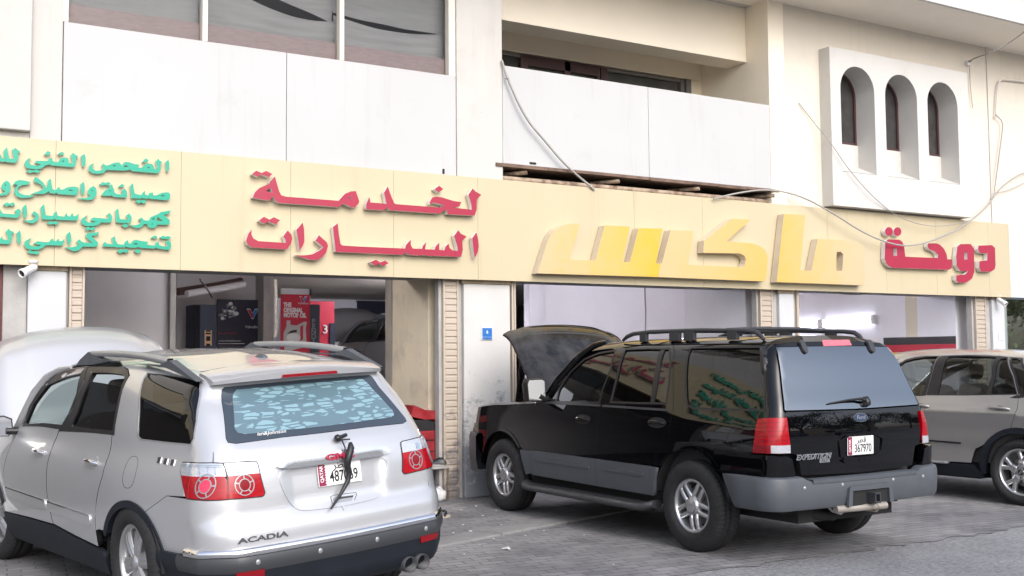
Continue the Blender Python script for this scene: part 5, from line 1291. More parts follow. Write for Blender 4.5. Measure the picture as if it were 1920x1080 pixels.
    # tail lamps wrap round the corner
    for m in (False, True):
        f0 = B.inv('S', *e2(275, 463)[0]); 
        lp = B.poly('S', e2(276,463, 330,459, 391,457) + e2(397,500, 405,568, 406,607, 330,609, 254,607, 262,540, 266,500))
        mb = MB(); lay(mb, B, 'S', lp, (), 0.012, 0.035, 0.03, 0, m, gap=0.001)
        lo = mb.build('tail_lamp', M_red, car)
        mb = MB(); lay(mb, B, 'S', B.poly('S', e2(329,575, 404,572, 405,606, 329,607)), (), 0.0155, 0.006, 0.03, 0, m, gap=0); mb.build('reversing_lens', M_clearl, lo)
        mb = MB()
        for yy in (478, 495, 513, 533, 552):
            lay(mb, B, 'S', B.poly('S', e2(272,yy+2, 396,yy-2, 396,yy+0.6, 272,yy+4.5)), (), 0.0142, 0.003, 0.03, 0, m, gap=0)
        lay(mb, B, 'S', B.poly('S', e2(262,570, 325,574, 325,606, 256,606)), (), 0.0142, 0.003, 0.03, 0, m, gap=0)
        mb.build('lens_ribs', M_redd, lo)
tail()
# rear bumper
def bumper_rear():
    # painted shoulder blocks under the lamps
    for m in (False, True):
        mb = MB()
        lp = B.poly('S', [(-1.945, 0.80), (-2.02, 0.855), (-2.18, 0.868), (-2.44, 0.868)] + [(-2.56, 0.86), (-2.60, 0.84), (-2.63, 0.705), (-1.86, 0.695)])
        lay(mb, B, 'S', lp, (), 0.035, 0.06, 0.03, 0, m, gap=0.002)
        mb.build('bumper_shoulder', P_black, car)
    prof_z = [0.685, 0.70, 0.69, 0.60, 0.50, 0.44, 0.425]
    # section of the bumper, swept round the tail: (offset from body, z)
    sec_ = [(0.0, 0.700), (0.045, 0.700), (0.075, 0.690), (0.085, 0.66), (0.085, 0.56), (0.075, 0.47), (0.055, 0.440), (0.0, 0.435)]
    us = list(np.linspace(-1.93, -2.42, 12)) + list(np.linspace(-2.44, -2.60, 12))
    ring = []
    def col(p, n, lift=0.0, grow=1.0):
        n = np.array([n[0], n[1], 0]); n = n/np.linalg.norm(n)
        return [(p[0]+n[0]*o*grow, p[1]+n[1]*o*grow, z-lift*(1 if z > 0.6 else 0)) for o, z in sec_]
    cols = []
    for i, u in enumerate(us):
        p, n = B.pn('S', np.array([u]), np.array([0.62])); g_ = min(1, 0.35+i*0.12)
        zt = col(p[0], n[0], 0, g_)
        if i < 5:      # the front end is cut back on a slant along the arch
            zt = [(x+0.0, y, z) for (x, y, z) in zt]
        cols.append(zt)
    for y in np.linspace(0.72, 0.0, 22):
        p, n = B.pn('R', np.array([y]), np.array([0.62])); st = 0.0
        lift = 0.035*min(1, max(0, (0.70-y)/0.06))
        cols.append(col(p[0], n[0], lift, 1.0))
    full = cols + [[(x, -y, z) for x, y, z in c] for c in reversed(cols[:-1])]
    mb = MB(); n = len(sec_)
    # slant of the leading edge
    for c in (0, -1):
        full[c] = [(x-0.14*max(0, (0.70-z)/0.27), y, z) for x, y, z in full[c]]
    for c in (1, -2): full[c] = [(x-0.11*max(0, (0.70-z)/0.27), y, z) for x, y, z in full[c]]
    for c in (2, -3): full[c] = [(x-0.08*max(0, (0.70-z)/0.27), y, z) for x, y, z in full[c]]
    for c in (3, -4): full[c] = [(x-0.05*max(0, (0.70-z)/0.27), y, z) for x, y, z in full[c]]
    vs = [p for c in full for p in c]
    mb.add(vs, [(i*n+j, (i+1)*n+j, (i+1)*n+j+1, i*n+j+1) for i in range(len(full)-1) for j in range(n-1)], 0, True)
    bo = mb.build('rear_bumper', M_plast, car)
    e = bo.modifiers.new('edges', 'EDGE_SPLIT'); e.split_angle = radians(38)
    # step pad on top, sensors, hitch opening
    mb = MB(); q = [(-2.49, 0.66), (-2.585, 0.655)]
    ys = np.linspace(-0.62, 0.62, 14); vs = []
    for y in ys:
        x0 = float(B.rear(y, 0.62)[0]); vs += [(x0+0.02, y, 0.672), (x0-0.078, y, 0.670), (x0-0.089, y, 0.662), (x0-0.089, y, 0.640)]
    mb.add(vs, [(i*4+j, i*4+j+1, (i+1)*4+j+1, (i+1)*4+j) for i in range(13) for j in range(3)], 0, True)
    o = mb.build('step_pad', M_plast, bo); o.modifiers.new('edges', 'EDGE_SPLIT').split_angle = radians(38)
    for y in (0.70, 0.30, -0.30, -0.70):
        M = frame_at(B, 'R', y, 0.62, False, 0.084)
        mb = MB().lathe([(0.0001, 0.006), (0.012, 0.005), (0.016, 0.0), (0.016, -0.01)], 16, M); mb.build('parking_sensor', M_silverp, bo)
    # raised surround of the hitch
    M = Matrix(((0, 0, -1, -2.588), (-1, 0, 0, 0), (0, 1, 0, 0), (0, 0, 0, 1)))
    mb = MB(); flat(mb, M, [(-0.27, 0.44), (-0.25, 0.585), (-0.22, 0.60), (0.22, 0.60), (0.25, 0.585), (0.27, 0.44), (0.225, 0.44), (0.215, 0.56), (-0.215, 0.56), (-0.225, 0.44)], 0.0, 0.025); mb.build('hitch_surround', M_plast, bo, 0.008)
    mb = MB().box(-2.594, -2.590, -0.215, 0.215, 0.44, 0.56); mb.build('hitch_recess', M_under, bo)
    mb = MB(); 
    for z0, z1, y0, y1 in ((0.455, 0.47, -0.035, 0.035), (0.525, 0.54, -0.035, 0.035), (0.47, 0.525, -0.035, -0.022), (0.47, 0.525, 0.022, 0.035)): mb.box(-2.68, -2.3, y0, y1, z0, z1)
    mb.build('tow_hitch', M_plastd, car, 0.003)
    mb = MB().tube([(-2.1, -0.25, 0.40), (-2.45, -0.12, 0.40), (-2.52, -0.05, 0.405), (-2.62, -0.04, 0.41)], 0.035, 12, cap=False).tube([(-2.55, 0.35, 0.42), (-2.60, -0.18, 0.418)], 0.03, 12)
    mb.build('exhaust_pipe', mat('dusty_steel', (0.35, 0.32, 0.28), 0.5, 0.4, var=0.2), car)
    mb = MB().tube([(-2.45, 0.34, 0.44), (-2.5, 0.33, 0.40), (-2.51, 0.25, 0.375), (-2.5, 0.17, 0.40), (-2.45, 0.16, 0.44)], 0.011, 8); mb.build('tow_loop', M_jamb, car)
bumper_rear()
# front end, mostly hidden: bumper, lamp, grille panel
mb = MB()
sec_ = [(0.0, 0.80), (0.03, 0.80), (0.05, 0.76), (0.05, 0.62), (0.05, 0.50), (0.03, 0.40), (0.0, 0.36)]
path = []
for u in (2.02, 2.10, 2.18, 2.26): 
    p, n = B.pn('S', np.array([u]), np.array([0.6])); path.append((p[0], n[0]))
cols = []
for p, n in path: cols.append([(p[0]+n[0]*o, p[1]+n[1]*o, z) for o, z in sec_])
for t in np.linspace(0.0, 1, 10):
    y = path[-1][0][1]*(1-t); x = 2.30+0.10*(1-(1-t)**2); cols.append([(x+o, y, z) for o, z in sec_])
full = cols + [[(x, -y, z) for x, y, z in c] for c in reversed(cols[:-1])]; n = len(sec_)
mb.add([p for c in full for p in c], [(i*n+j, i*n+j+1, (i+1)*n+j+1, (i+1)*n+j) for i in range(len(full)-1) for j in range(n-1)], 0, True)
fb = mb.build('front_bumper', M_plast, car); fb.modifiers.new('edges', 'EDGE_SPLIT').split_angle = radians(38)
mb = MB(); n = len(full)
cap = [(c[0][0]-0.01, c[0][1], 0.80) for c in full]; up2 = [(c[0][0]-0.045, c[0][1]*0.985, 0.90) for c in full]
mb.add(cap+up2, [(i, i+1, len(cap)+i+1, len(cap)+i) for i in range(n-1)], 0, True); mb.build('front_valance', P_black, car)
mb = MB().box(2.20, 2.30, -0.5, 0.5, 0.86, 1.08); mb.build('grille', M_trim, car, 0.01)
for s in (1, -1):
    mb = MB(); vs = []
    for t in np.linspace(0, 1, 8):
        x = 2.13+0.15*sin(t*pi/2); y = 0.80-0.30*(1-cos(t*pi/2)); vs += [(x, s*y, 0.84), (x-0.01, s*y, 1.06)]
    mb.add(vs, [(2*i, 2*i+2, 2*i+3, 2*i+1) for i in range(7)], 0, True); mb.build('headlamp', mat('lamp_amber', (0.40, 0.20, 0.10), 0.15, coat=1.0), car)
# bonnet, raised
hood(car, 0.80, 0.93, 1.17, 1.18, radians(47), [P_dust_sheen, M_under], 0.045, 0.09, 0.93, 0.10, 0.022)
mb = MB().tube([(1.75, 0.62, 1.12), (1.55, 0.66, 1.72)], 0.010, 8); mb.build('bonnet_strut', M_trim, car)
mb = MB().box(1.0, 2.2, -0.78, 0.78, 0.5, 0.95).box(1.25, 1.85, -0.32, 0.32, 0.95, 1.06).box(1.9, 2.1, 0.3, 0.6, 0.95, 1.1); mb.build('engine_bay', M_under, car)
# mirrors
for m in (False, True):
    s = -1 if m else 1
    mb = MB(); lp = [(-0.085, -0.10), (-0.10, 0.06), (-0.085, 0.105), (0.07, 0.11), (0.10, 0.09), (0.105, -0.07), (0.085, -0.105)]
    M = Matrix.Translation((0.70, s*1.035, 1.305)) @ Matrix.Rotation(radians(-4*s), 4, 'Z') @ Matrix(((0, 0, -1, 0), (-1, 0, 0, 0), (0, 1, 0, 0), (0, 0, 0, 1)))
    k = 0.118/0.105
    big = [(x*k, y*k) for x, y in lp]
    rings = [([(x*0.94, y*0.94) for x, y in big], 0.0), (big, -0.02), (big, -0.07), ([(x*0.85, y*0.85) for x, y in big], -0.12), ([(x*0.5, y*0.5) for x, y in big], -0.15)]
    vs = [M @ Vector((x, y, d)) for r_, d in rings for x, y in r_]; q = len(big)
    mb.add(vs, [(i*q+j, i*q+(j+1) % q, (i+1)*q+(j+1) % q, (i+1)*q+j) for i in range(4) for j in range(q)], 0, True); mb.add(vs[-q:], [tuple(range(q))], 0); mb.add(vs[:q], [tuple(range(q))[::-1]], 0)
    mb.tube([(0.72, s*0.88, 1.215), (0.71, s*0.95, 1.22), (0.71, s*1.0, 1.25)], 0.032, 10)
    o = mb.build('wing_mirror', M_trim, car)
    mb = MB(); flat(mb, M, [(x*0.97, y*0.97) for x, y in lp], 0.0, 0.004); mb.build('mirror_glass', mat('mirror', (0.85, 0.86, 0.86), 0.02, 1.0) if 'mirror' not in MATS else MATS['mirror'], o)
# roof rack
for s in (1, -1):
    mb = MB(); Y = 0.60*s
    pts_ = [(-0.18, Y, 1.795), (-0.24, Y, 1.83), (-0.34, Y, 1.855), (-0.6, Y, 1.868), (-1.3, Y, 1.866), (-1.85, Y, 1.848), (-1.97, Y, 1.835), (-2.03, Y, 1.80), (-2.06, Y, 1.77)]
    mb.tube(pts_, [0.015]+[0.020]*7+[0.015], 10); mb.build('roof_rail', M_plastd, car)
    for x, wd_ in ((-0.50, 0.05), (-0.95, 0.07), (-1.15, 0.07), (-1.70, 0.06)):
        mb = MB().box(x-wd_, x+wd_, Y-0.018, Y+0.018, 1.775, 1.86); mb.build('rail_foot', M_plastd, car, 0.006)
for x in (-0.62, -1.62):
    mb = MB(); mb.tube([(x, -0.60, 1.862), (x, -0.3, 1.875), (x, 0.3, 1.875), (x, 0.60, 1.862)], 0.016, 8); mb.build('roof_bar', M_plastd, car)
# wheels, wells, underside, cabin
for nm, x, y, sd in (('wheel', WX, 0.83, 1), ('wheel', -WX, 0.835, 1), ('wheel', WX, -0.83, -1), ('wheel', -WX, -0.835, -1)):
    make_wheel(nm, WR, 0.255, 0.222, 5, 'double', sd, car, (x, y, WR-0.004))
for x in (WX, -WX):
    for s in (1, -1): mb = MB(); wheel_wells(mb, x, WZ+0.02, 0.485, 0.55, 0.93, s); mb.build('wheel_well', M_under, car)
mb = MB().box(-2.35, 2.1, -0.56, 0.56, 0.30, 0.52).box(-1.02, 1.02, -0.86, 0.86, 0.34, 0.5).box(-2.3, -2.0, -0.7, 0.7, 0.38, 0.55)
mb.tube([(-WX, -0.7, WR), (-WX, 0.7, WR)], 0.05, 10).lathe([(0.0001, 0.13), (0.09, 0.1), (0.13, 0), (0.09, -0.1), (0.0001, -0.13)], 16, Matrix.Translation((-WX, 0, WR-0.02)))
mb.tube([(0.2, -0.45, 0.30), (-1.0, -0.45, 0.28), (-1.9, -0.55, 0.33)], 0.06, 10).tube([(-1.9, 0.5, 0.45), (-2.3, 0.45, 0.36), (-2.4, 0.2, 0.34)], 0.04, 8)
mb.build('underbody', M_under, car)
mb = MB(); mb.box(-2.3, 0.95, -0.80, 0.80, 0.54, 0.60)
for s in (1, -1): mb.box(-2.2, 0.9, min(s*0.80, s*0.82), max(s*0.80, s*0.82), 0.5, 1.12)
mb.box(0.55, 0.95, -0.78, 0.78, 0.6, 1.14).box(-2.38, -2.30, -0.74, 0.74, 0.6, 1.15)
mb.build('cabin', M_int, car)
mb = MB(); n = 18
for i in range(n):
    pass
ring_ = [Vector((0.19*cos(2*pi*k/28), 0.19*sin(2*pi*k/28), 0)) for k in range(29)]
Ms = Matrix.Translation((0.42, 0.40, 1.20)) @ Matrix.Rotation(radians(65), 4, 'Y')
mb.tube([Ms @ p for p in ring_], 0.016, 8).tube([Ms @ Vector((0, -0.17, 0)), Ms @ Vector((0, 0.17, 0))], 0.02, 8).tube([Ms @ Vector((0, 0, 0)), Ms @ Vector((0, 0, 0.2))], 0.03, 8)
mb.build('steering_wheel', M_int, car)
seat(car, 0.0, 0.40, 0.70); seat(car, 0.0, -0.40, 0.70)
for y in (0.45, 0, -0.45): seat(car, -0.95, y, 0.72)
# ================================================================== the silver SUV
ACA = Body(
    sec=[(0.28,.865,.28),(0.42,.915,.42),(0.60,.945,.60),(0.80,.950,.80),(0.95,.935,.95),(1.05,.905,1.05),(1.13,.870,1.13),(1.25,.855,1.25),(1.40,.818,1.40),(1.50,.790,1.50),(1.59,.752,1.59),(1.66,.700,1.655),(1.77,.60,1.70),(2.0,.37,1.735),(2.37,0.0,1.75)],
    xr=[(0.28,-2.47),(0.45,-2.53),(0.6,-2.545),(0.67,-2.545),(0.72,-2.535),(0.775,-2.497),(0.9,-2.485),(1.05,-2.46),(1.17,-2.40),(1.3,-2.31),(1.45,-2.20),(1.55,-2.12),(1.7,-2.08),(2.37,-2.07)],
    rc=[(0.28,.26),(1.0,.25),(1.2,.22),(1.6,.16),(2.37,.16)], bow=0.09,
    taper_r=[(-3,.17),(-2.4,.105),(-2.0,.065),(-1.6,.025),(-1.2,.0),(3,0)], taper_f=[(-3,0),(1.2,0),(1.8,.02),(2.2,.09),(2.4,.2),(2.6,.45)],
    roof=[(-3,-.20),(-2.2,-.135),(-1.77,-.095),(-1.4,-.05),(-1.0,-.015),(-.5,0.0),(0,.0),(.3,-.02),(.65,-.07),(1.0,-.19),(2.6,-.6)], zb=1.15,
    rbump=lambda ay, z: -0.024*(1/(1+np.exp((ay-0.335-0.10*(z-0.9))*70)))*(1/(1+np.exp((0.80-z)*70)))*(1/(1+np.exp((z-1.03)*60))) + 0.010*np.exp(-((z-1.085)/0.05)**2)*0,
    pose=(2.23, 8.846, radians(99.396), radians(-3.086), -0.016))
def a1(*l): return [(l[i]/2.077, 560+l[i+1]/2.077) for i in range(0, len(l), 2)]
def a2(*l): return [(380+l[i]/2.25, 600+l[i+1]/2.25) for i in range(0, len(l), 2)]
def a7(*l): return [(320+l[i]/7.7125, 820+l[i+1]/7.7125) for i in range(0, len(l), 2)]
car2 = car_root('parked_suv', ACA, 'silver SUV with raised bonnet and broken rear wiper dangling over its number plate', 'car')
B2 = ACA
AX, AZ, AR = 1.51, 0.375, 0.385
M_arch = mat('arch_plastic', (0.012, 0.015, 0.021), 0.55, spec=0.25, var=0.15, vscale=6)
def av(u): return 0.44
# seams (u at heights)
S12 = [(-0.02, 1.195), (0.035, 1.10), (0.04, 0.95), (0.02, 0.75), (-0.06, 0.53)]
S23 = [(-1.075, 1.20), (-1.085, 1.10), (-1.07, 0.95), (-1.0, 0.80), (-0.95, 0.66), (-0.94, 0.47)]
S01 = [(0.94, 1.19), (1.0, 1.05), (1.08, 0.85), (1.13, 0.65), (1.14, 0.50)]
def aca_side(m):
    # front door
    out = B2.poly('S', S01[::-1] + [(0.80, 1.26)] + a1(130,372, 183,312, 250,279, 345,262, 330,320, 285,420) + S12 + [(0.5, 0.52)])
    win = B2.poly('S', [(0.80, 1.212)] + a1(130,408, 187,333, 250,305, 322,288, 300,370, 262,470, 252,500, 170,490))
    mb = MB(); lay(mb, B2, 'S', out, [win], 0, 0.03, 0.045, 0, m, gap=0.0035); d1 = mb.build('door', P_silver, car2)
    mb = MB(); lay(mb, B2, 'S', win, (), -0.012, 0, 0.06, 0, m, gap=-0.008); mb.build('window', G_clear, d1)
    # black window frame standing on the door
    fro = B2.poly('S', [(0.86, 1.20), (0.80, 1.275)] + a1(130,374, 183,315, 250,281, 343,264, 330,318, 283,425, 238,512, 160,500))
    mb = MB(); lay(mb, B2, 'S', fro, [inset(win, 0.012)], 0.0015, 0.012, 0.06, 0, m, gap=0.003); mb.build('window_frame', M_trim, d1)
    # rear door
    out = B2.poly('S', [(-0.02, 1.195)] + a1(285,420, 330,320, 345,262, 420,262, 480,264, 500,275, 505,300) + S23 + [(-0.5, 0.495)] + S12[::-1][:-1])
    win = B2.poly('S', a1(275,503, 300,440, 330,350, 362,284, 430,284, 488,292, 490,310, 455,430, 440,520, 350,512))
    mb = MB(); lay(mb, B2, 'S', out, [win], 0, 0.035, 0.045, 0, m, gap=0.0075); d2 = mb.build('door', P_silver, car2)
    low = B2.poly('S', a1(275,503, 300,440, 330,352, 344,322, 400,330, 468,345, 473,360, 455,430, 440,520, 350,512))
    mb = MB(); lay(mb, B2, 'S', low if not m else win, (), -0.014, 0, 0.06, 0, m, gap=-0.004); mb.build('window', G_tint, d2)
    fro = B2.poly('S', [(-0.025, 1.19)] + a1(283,428, 330,320, 345,264, 420,264, 480,266, 500,278, 503,300, 462,430, 446,534, 350,524))
    mb = MB(); lay(mb, B2, 'S', fro, [inset(win, 0.010)], 0.0015, 0.012, 0.06, 0, m, gap=0.003); mb.build('window_frame', M_trim, d2)
    # wing
    lo, hi = 18, 146
    out = B2.poly('S', S01 + [(x, z) for x, z in arc(AX, AZ, 0.452, hi, lo, 22)] + [(2.06, 0.60), (2.12, 0.86), (2.06, 1.00), (1.6, 1.09), (1.2, 1.155)])
    mb = MB(); lay(mb, B2, 'S', out, (), 0, 0.04, 0.045, 0, m); mb.build('front_wing', P_silver, car2)
    # quarter: roof side, pillar, haunch
    tg = [(-1.77, 1.80)] + a1(850,300, 835,335, 833,480, 830,560, 829,640)
    qx = B2.poly('S', [(-1.085, 1.10), (-1.07, 0.95), (-1.0, 0.80), (-0.955, 0.70)][::-1] + [(-1.075, 1.20)] + a1(505,300, 500,275, 480,264) + [(-0.6, 1.76), (-1.1, 1.80), (-1.5, 1.81)] + tg + a1(720,645, 706,652) + a7(147,480, 160,560, 190,740, 215,860) + a1(650,768, 565,830) + [(x, z) for x, z in arc(-AX, AZ, 0.452, 122-0, 150, 8)][::1] if False else
        [(-0.955, 0.70), (-1.0, 0.80), (-1.07, 0.95), (-1.085, 1.10), (-1.075, 1.20)] + a1(505,300, 500,275, 480,264) + [(-0.6, 1.76), (-1.1, 1.80), (-1.5, 1.81)] + tg + a1(760,640, 720,641, 706,650) + a7(147,480, 160,560, 190,740, 215,862) + a1(650,768, 563,832) + [(x, z) for x, z in arc(-AX, AZ, 0.452, 128, 30, 14)] + [(-1.0, 0.60), (-0.94, 0.585)])
    win = B2.poly('S', a1(573,288, 690,300, 768,312, 782,325, 780,370, 765,480, 755,545, 742,568, 650,560, 548,548, 536,535, 540,440, 560,310), rnd=0)
    mb = MB(); lay(mb, B2, 'S', qx, [win], 0, 0.035, 0.045, 0, m, gap=0.002); q = mb.build('rear_quarter', P_silver, car2)
    mb = MB(); lay(mb, B2, 'S', win, (), -0.004, 0, 0.06, 0, m, gap=-0.006); mb.build('window', G_tint, q)
    mb = MB(); lay(mb, B2, 'S', inset(win, -0.008), [inset(win, 0.004)], 0.0012, 0.006, 0.2, 0, m, gap=0); mb.build('window_seal', M_silverp, q)
    for x in (617, 642, 669):
        u0, v0 = B2.inv('S', *a1(x+5, 629+(x-617)*0.18)[0]); M = frame_at(B2, 'S', u0, v0, m, 0.001)
        sq = [(-0.020, -0.018), (0.020, -0.018), (0.020, 0.018), (-0.020, 0.018)]
        mb = MB(); flat(mb, M, sq, 0, 0.004, 0); flat(mb, M, [(a*0.72, b*0.68) for a, b in sq], 0.0041, 0.005, 1); mb.build('trim_square', [M_chrome, M_plastd], q)
    if not m:
        u0, v0 = B2.inv('S', *a1(505, 676)[0]); ring = [(u0+0.085*(abs(cos(t))**0.8)*(1 if cos(t) > 0 else -1), v0+0.098*(abs(sin(t))**0.8)*(1 if sin(t) > 0 else -1)) for t in [2*pi*k/36 for k in range(36)]]
        mb = MB(); lay(mb, B2, 'S', ring, [inset(ring, 0.003)], 0.0008, 0.003, 0.2, 0, m, gap=0); mb.build('fuel_flap', M_trim, q)
    # door mouldings and handles
    for d, a, b_ in ((d1, (1.02, 0.715), (0.055, 0.698)), (d2, (0.0, 0.697), (-0.86, 0.682))):
        mb = MB(); lay(mb, B2, 'S', B2.poly('S', [a, b_, (b_[0]+0.004, b_[1]-0.075), (a[0], a[1]-0.075)]), (), 0.008, 0.01, 0.04, 0, m, gap=0)
        lay(mb, B2, 'S', B2.poly('S', [a, b_, (b_[0], b_[1]-0.010), (a[0], a[1]-0.010)]), (), 0.0105, 0.004, 0.04, 1, m, gap=0); mb.build('moulding', [P_silver, M_chrome], d)
    for d, px in ((d1, a1(156, 597)[0]), (d2, a1(362, 637)[0])):
        u0, v0 = B2.inv('S', *px); M = frame_at(B2, 'S', u0, v0, m)
        mb = MB(); flat(mb, M, ellipse(0.075, 0.045, 20, 0.01 if not m else -0.01), -0.014, 0.001, 1)
        hp = [M @ Vector((0.105*t, -0.004*t, 0.004+0.030*(1-t**4))) for t in np.linspace(-1, 1, 11)]
        mb.tube(hp, [0.010]+[0.0155]*9+[0.010], 10, 0); mb.build('door_handle', [M_chrome, P_silver], d)
    # black sill cladding, arch lips
    mb = MB(); lay(mb, B2, 'S', B2.poly('S', [(1.16, 0.50), (0.5, 0.515), (-0.06, 0.525), (-0.5, 0.49), (-0.945, 0.462), (-1.02, 0.44), (-1.0, 0.285), (1.1, 0.285), (1.2, 0.34)]), (), 0.006, 0.03, 0.05, 0, m); mb.build('sill_cladding', M_arch, car2)
    for c, a0, a1_ in ((AX, 12, 152), (-AX, 28, 172)):
        mb = MB(); lay(mb, B2, 'S', arc(c, AZ, 0.462, a0, a1_, 26)+arc(c, AZ, 0.415, a1_, a0, 26), (), 0.012, 0.06, 0.04, 0, m, gap=0); mb.build('arch_lip', M_arch, car2)
both(aca_side)
# roof
mb = MB()
for m in (False, True):
    top = B2.poly('S', [(0.62, 1.60), (0.48, 1.66), (0.30, 1.71), (0.0, 1.74), (-0.45, 1.757), (-0.6, 1.76), (-1.1, 1.80), (-1.5, 1.81), (-1.77, 1.80), (-1.80, 1.86), (-1.83, B2.vmax-0.0005), (0.72, B2.vmax-0.0005), (0.66, 1.95)])
    lay(mb, B2, 'S', top, (), 0, 0.012, 0.06, 0, m, gap=0)
mb.build('roof', P_silver, car2)
# windscreen and pillars
n = 14; mb = MB()
tp = [B2.side(0.72-0.17*t*t, B2.vmax-0.0005-t*(B2.vmax-1.60)) for t in np.linspace(0, 1, n)]; bt = [(1.42-0.34*t*t, 0.82*t, 1.08+0.06*t) for t in np.linspace(0, 1, n)]
for s in (1, -1):
    mb.add([(p[0], s*p[1], p[2]) for p in tp]+[(p[0], s*p[1], p[2]) for p in bt], [(i, i+1, n+i+1, n+i) for i in range(n-1)], 0, True)
mb.build('windscreen', G_clear, car2)
for s in (1, -1):
    mb = MB(); mb.tube([(1.06, s*0.825, 1.15), (0.88, s*0.815, 1.30), (0.74, s*0.785, 1.45), (0.58, s*0.735, 1.575), (0.40, s*0.70, 1.63), (0.2, s*0.68, 1.65)], [0.05, 0.042, 0.038, 0.034, 0.026, 0.012], 10); mb.build('screen_pillar', P_silver, car2)
mb = MB()
for s in (1, -1): mb.tube([(p[0]+0.005, s*p[1], p[2]-0.014) for p in tp], 0.022, 8)
mb.build('roof_header', P_silver, car2)
# ---- tail
def P2(x, y): return B2.inv('R', *a2(x, y)[0])
# side strips from the quarter to the tailgate, below the lamps: bumper cover
def cover(m):
    lp = B2.poly('S', a1(563,832, 650,768, 717,778) + a7(245,885, 500,908, 700,903, 812,897) + a2(108,765, 115,850, 120,968) + [(-2.47, 0.58), (-2.2, 0.578), (-1.92, 0.560)] + [(x, z) for x, z in arc(-AX, AZ, 0.452, 155, 130, 6)])
    mb = MB(); lay(mb, B2, 'S', lp, (), 0.0, 0.03, 0.035, 0, m, gap=0.0015); return mb.build('bumper_cover', P_silver, car2)
both(cover)
def lamps(m):
    lp = B2.poly('S', a7(185,368, 300,372, 600,380, 750,386, 790,480, 815,620, 826,760, 826,880, 812,896, 500,905, 350,895, 245,881, 218,860, 190,700, 165,560, 150,480))
    cut = a7(163,552, 500,572, 780,566)
    mb = MB(); lay(mb, B2, 'S', B2.poly('S', cut + a7(815,620, 826,760, 826,880, 812,896, 500,905, 350,895, 245,881, 218,860, 190,700, 165,560)), (), 0.006, 0.03, 0.03, 0, m, gap=0); lo = mb.build('tail_lamp', M_red, car2)
    mb = MB(); lay(mb, B2, 'S', B2.poly('S', a7(185,368, 300,372, 600,380, 750,386, 780,450, 792,520, 802,566) + cut[::-1] + a7(150,480)), (), 0.006, 0.03, 0.03, 0, m, gap=0); mb.build('clear_lens', M_clearl, lo)
    mb = MB(); lay(mb, B2, 'S', inset(lp, -0.006), [lp], 0.004, 0.01, 0.3, 0, m, gap=0); mb.build('lamp_seal', M_trim, lo)
    mb = MB()
    for xx in (300, 420, 540, 640): lay(mb, B2, 'S', B2.poly('S', a7(xx,440, xx+10,440, xx+14,545, xx+4,545)), (), 0.009, 0.003, 0.3, 0, m, gap=0)
    for yy in (400, 425): lay(mb, B2, 'S', B2.poly('S', a7(190,yy-10, 460,yy, 745,yy+6, 746,yy+14, 460,yy+8, 190,yy-2)), (), 0.009, 0.003, 0.3, 0, m, gap=0)
    mb.build('lens_ribs', mat('lens_blue', (0.25, 0.32, 0.40), 0.2) if 'lens_blue' not in MATS else MATS['lens_blue'], lo)
    u0, v0 = B2.inv('S', *a7(503, 712)[0])
    mb = MB(); R = lambda r: [(u0+r*cos(2*pi*k/30), v0+r*1.05*sin(2*pi*k/30)) for k in range(30)]
    lay(mb, B2, 'S', R(0.065), [R(0.0595)], 0.010, 0.006, 0.2, 0, m, gap=0); lay(mb, B2, 'S', R(0.039), [R(0.034)], 0.010, 0.006, 0.2, 0, m, gap=0)
    for k in range(5):
        a = 2*pi*k/5+0.6; dx, dy = cos(a), sin(a); px_, py_ = -dy*0.0035, dx*0.0035
        lay(mb, B2, 'S', [(u0+dx*0.038+px_, v0+dy*0.040+py_), (u0+dx*0.038-px_, v0+dy*0.040-py_), (u0+dx*0.062-px_, v0+dy*0.065-py_), (u0+dx*0.062+px_, v0+dy*0.065+py_)], (), 0.010, 0.006, 0.2, 0, m, gap=0)
    mb.build('lamp_ring', M_silverp, lo)
    mb = MB(); lay(mb, B2, 'S', R(0.032), (), 0.009, 0.004, 0.02, 0, m, gap=0); mb.build('lamp_bulb', mat('lamp_bright', (0.75, 0.01, 0.06), 0.1, coat=1.0) if 'lamp_bright' not in MATS else MATS['lamp_bright'], lo)
    # inner lamp on the tailgate
    red = a7(835,562, 1060,540, 1282,520); 
    mb = MB(); lay(mb, B2, 'R', B2.poly('R', red + a7(1310,640, 1355,800, 1340,835, 1310,850, 1000,880, 832,893, 836,760)), (), 0.006, 0.03, 0.03, 0, m, gap=0); li = mb.build('tail_lamp', M_red, car2)
    mb = MB(); lay(mb, B2, 'R', B2.poly('R', a7(768,384, 1000,368, 1205,356, 1238,366, 1255,400) + red[::-1] + a7(805,470)), (), 0.006, 0.03, 0.03, 0, m, gap=0); mb.build('clear_lens', M_clearl, li)
    lp2 = B2.poly('R', a7(768,384, 1000,368, 1205,356, 1238,366, 1255,400, 1282,520, 1310,640, 1355,800, 1340,835, 1310,850, 1000,880, 832,893, 836,760, 835,562, 805,470)); mb = MB(); lay(mb, B2, 'R', inset(lp2, -0.006), [lp2], 0.004, 0.01, 0.3, 0, m, gap=0); mb.build('lamp_seal', M_trim, li)
    mb = MB(); lay(mb, B2, 'R', B2.poly('R', a7(905,440, 975,432, 985,530, 912,535)), (), 0.009, 0.003, 0.3, 0, m, gap=0); mb.build('lens_ribs', MATS['lens_blue'], li)
    u1, v1 = B2.inv('R', *a7(1066, 690)[0]); R1_ = lambda r: [(u1+r*cos(2*pi*k/30), v1+r*1.05*sin(2*pi*k/30)) for k in range(30)]
    mb = MB(); lay(mb, B2, 'R', R1_(0.058), [R1_(0.053)], 0.010, 0.006, 0.2, 0, m, gap=0); lay(mb, B2, 'R', R1_(0.035), [R1_(0.030)], 0.010, 0.006, 0.2, 0, m, gap=0)
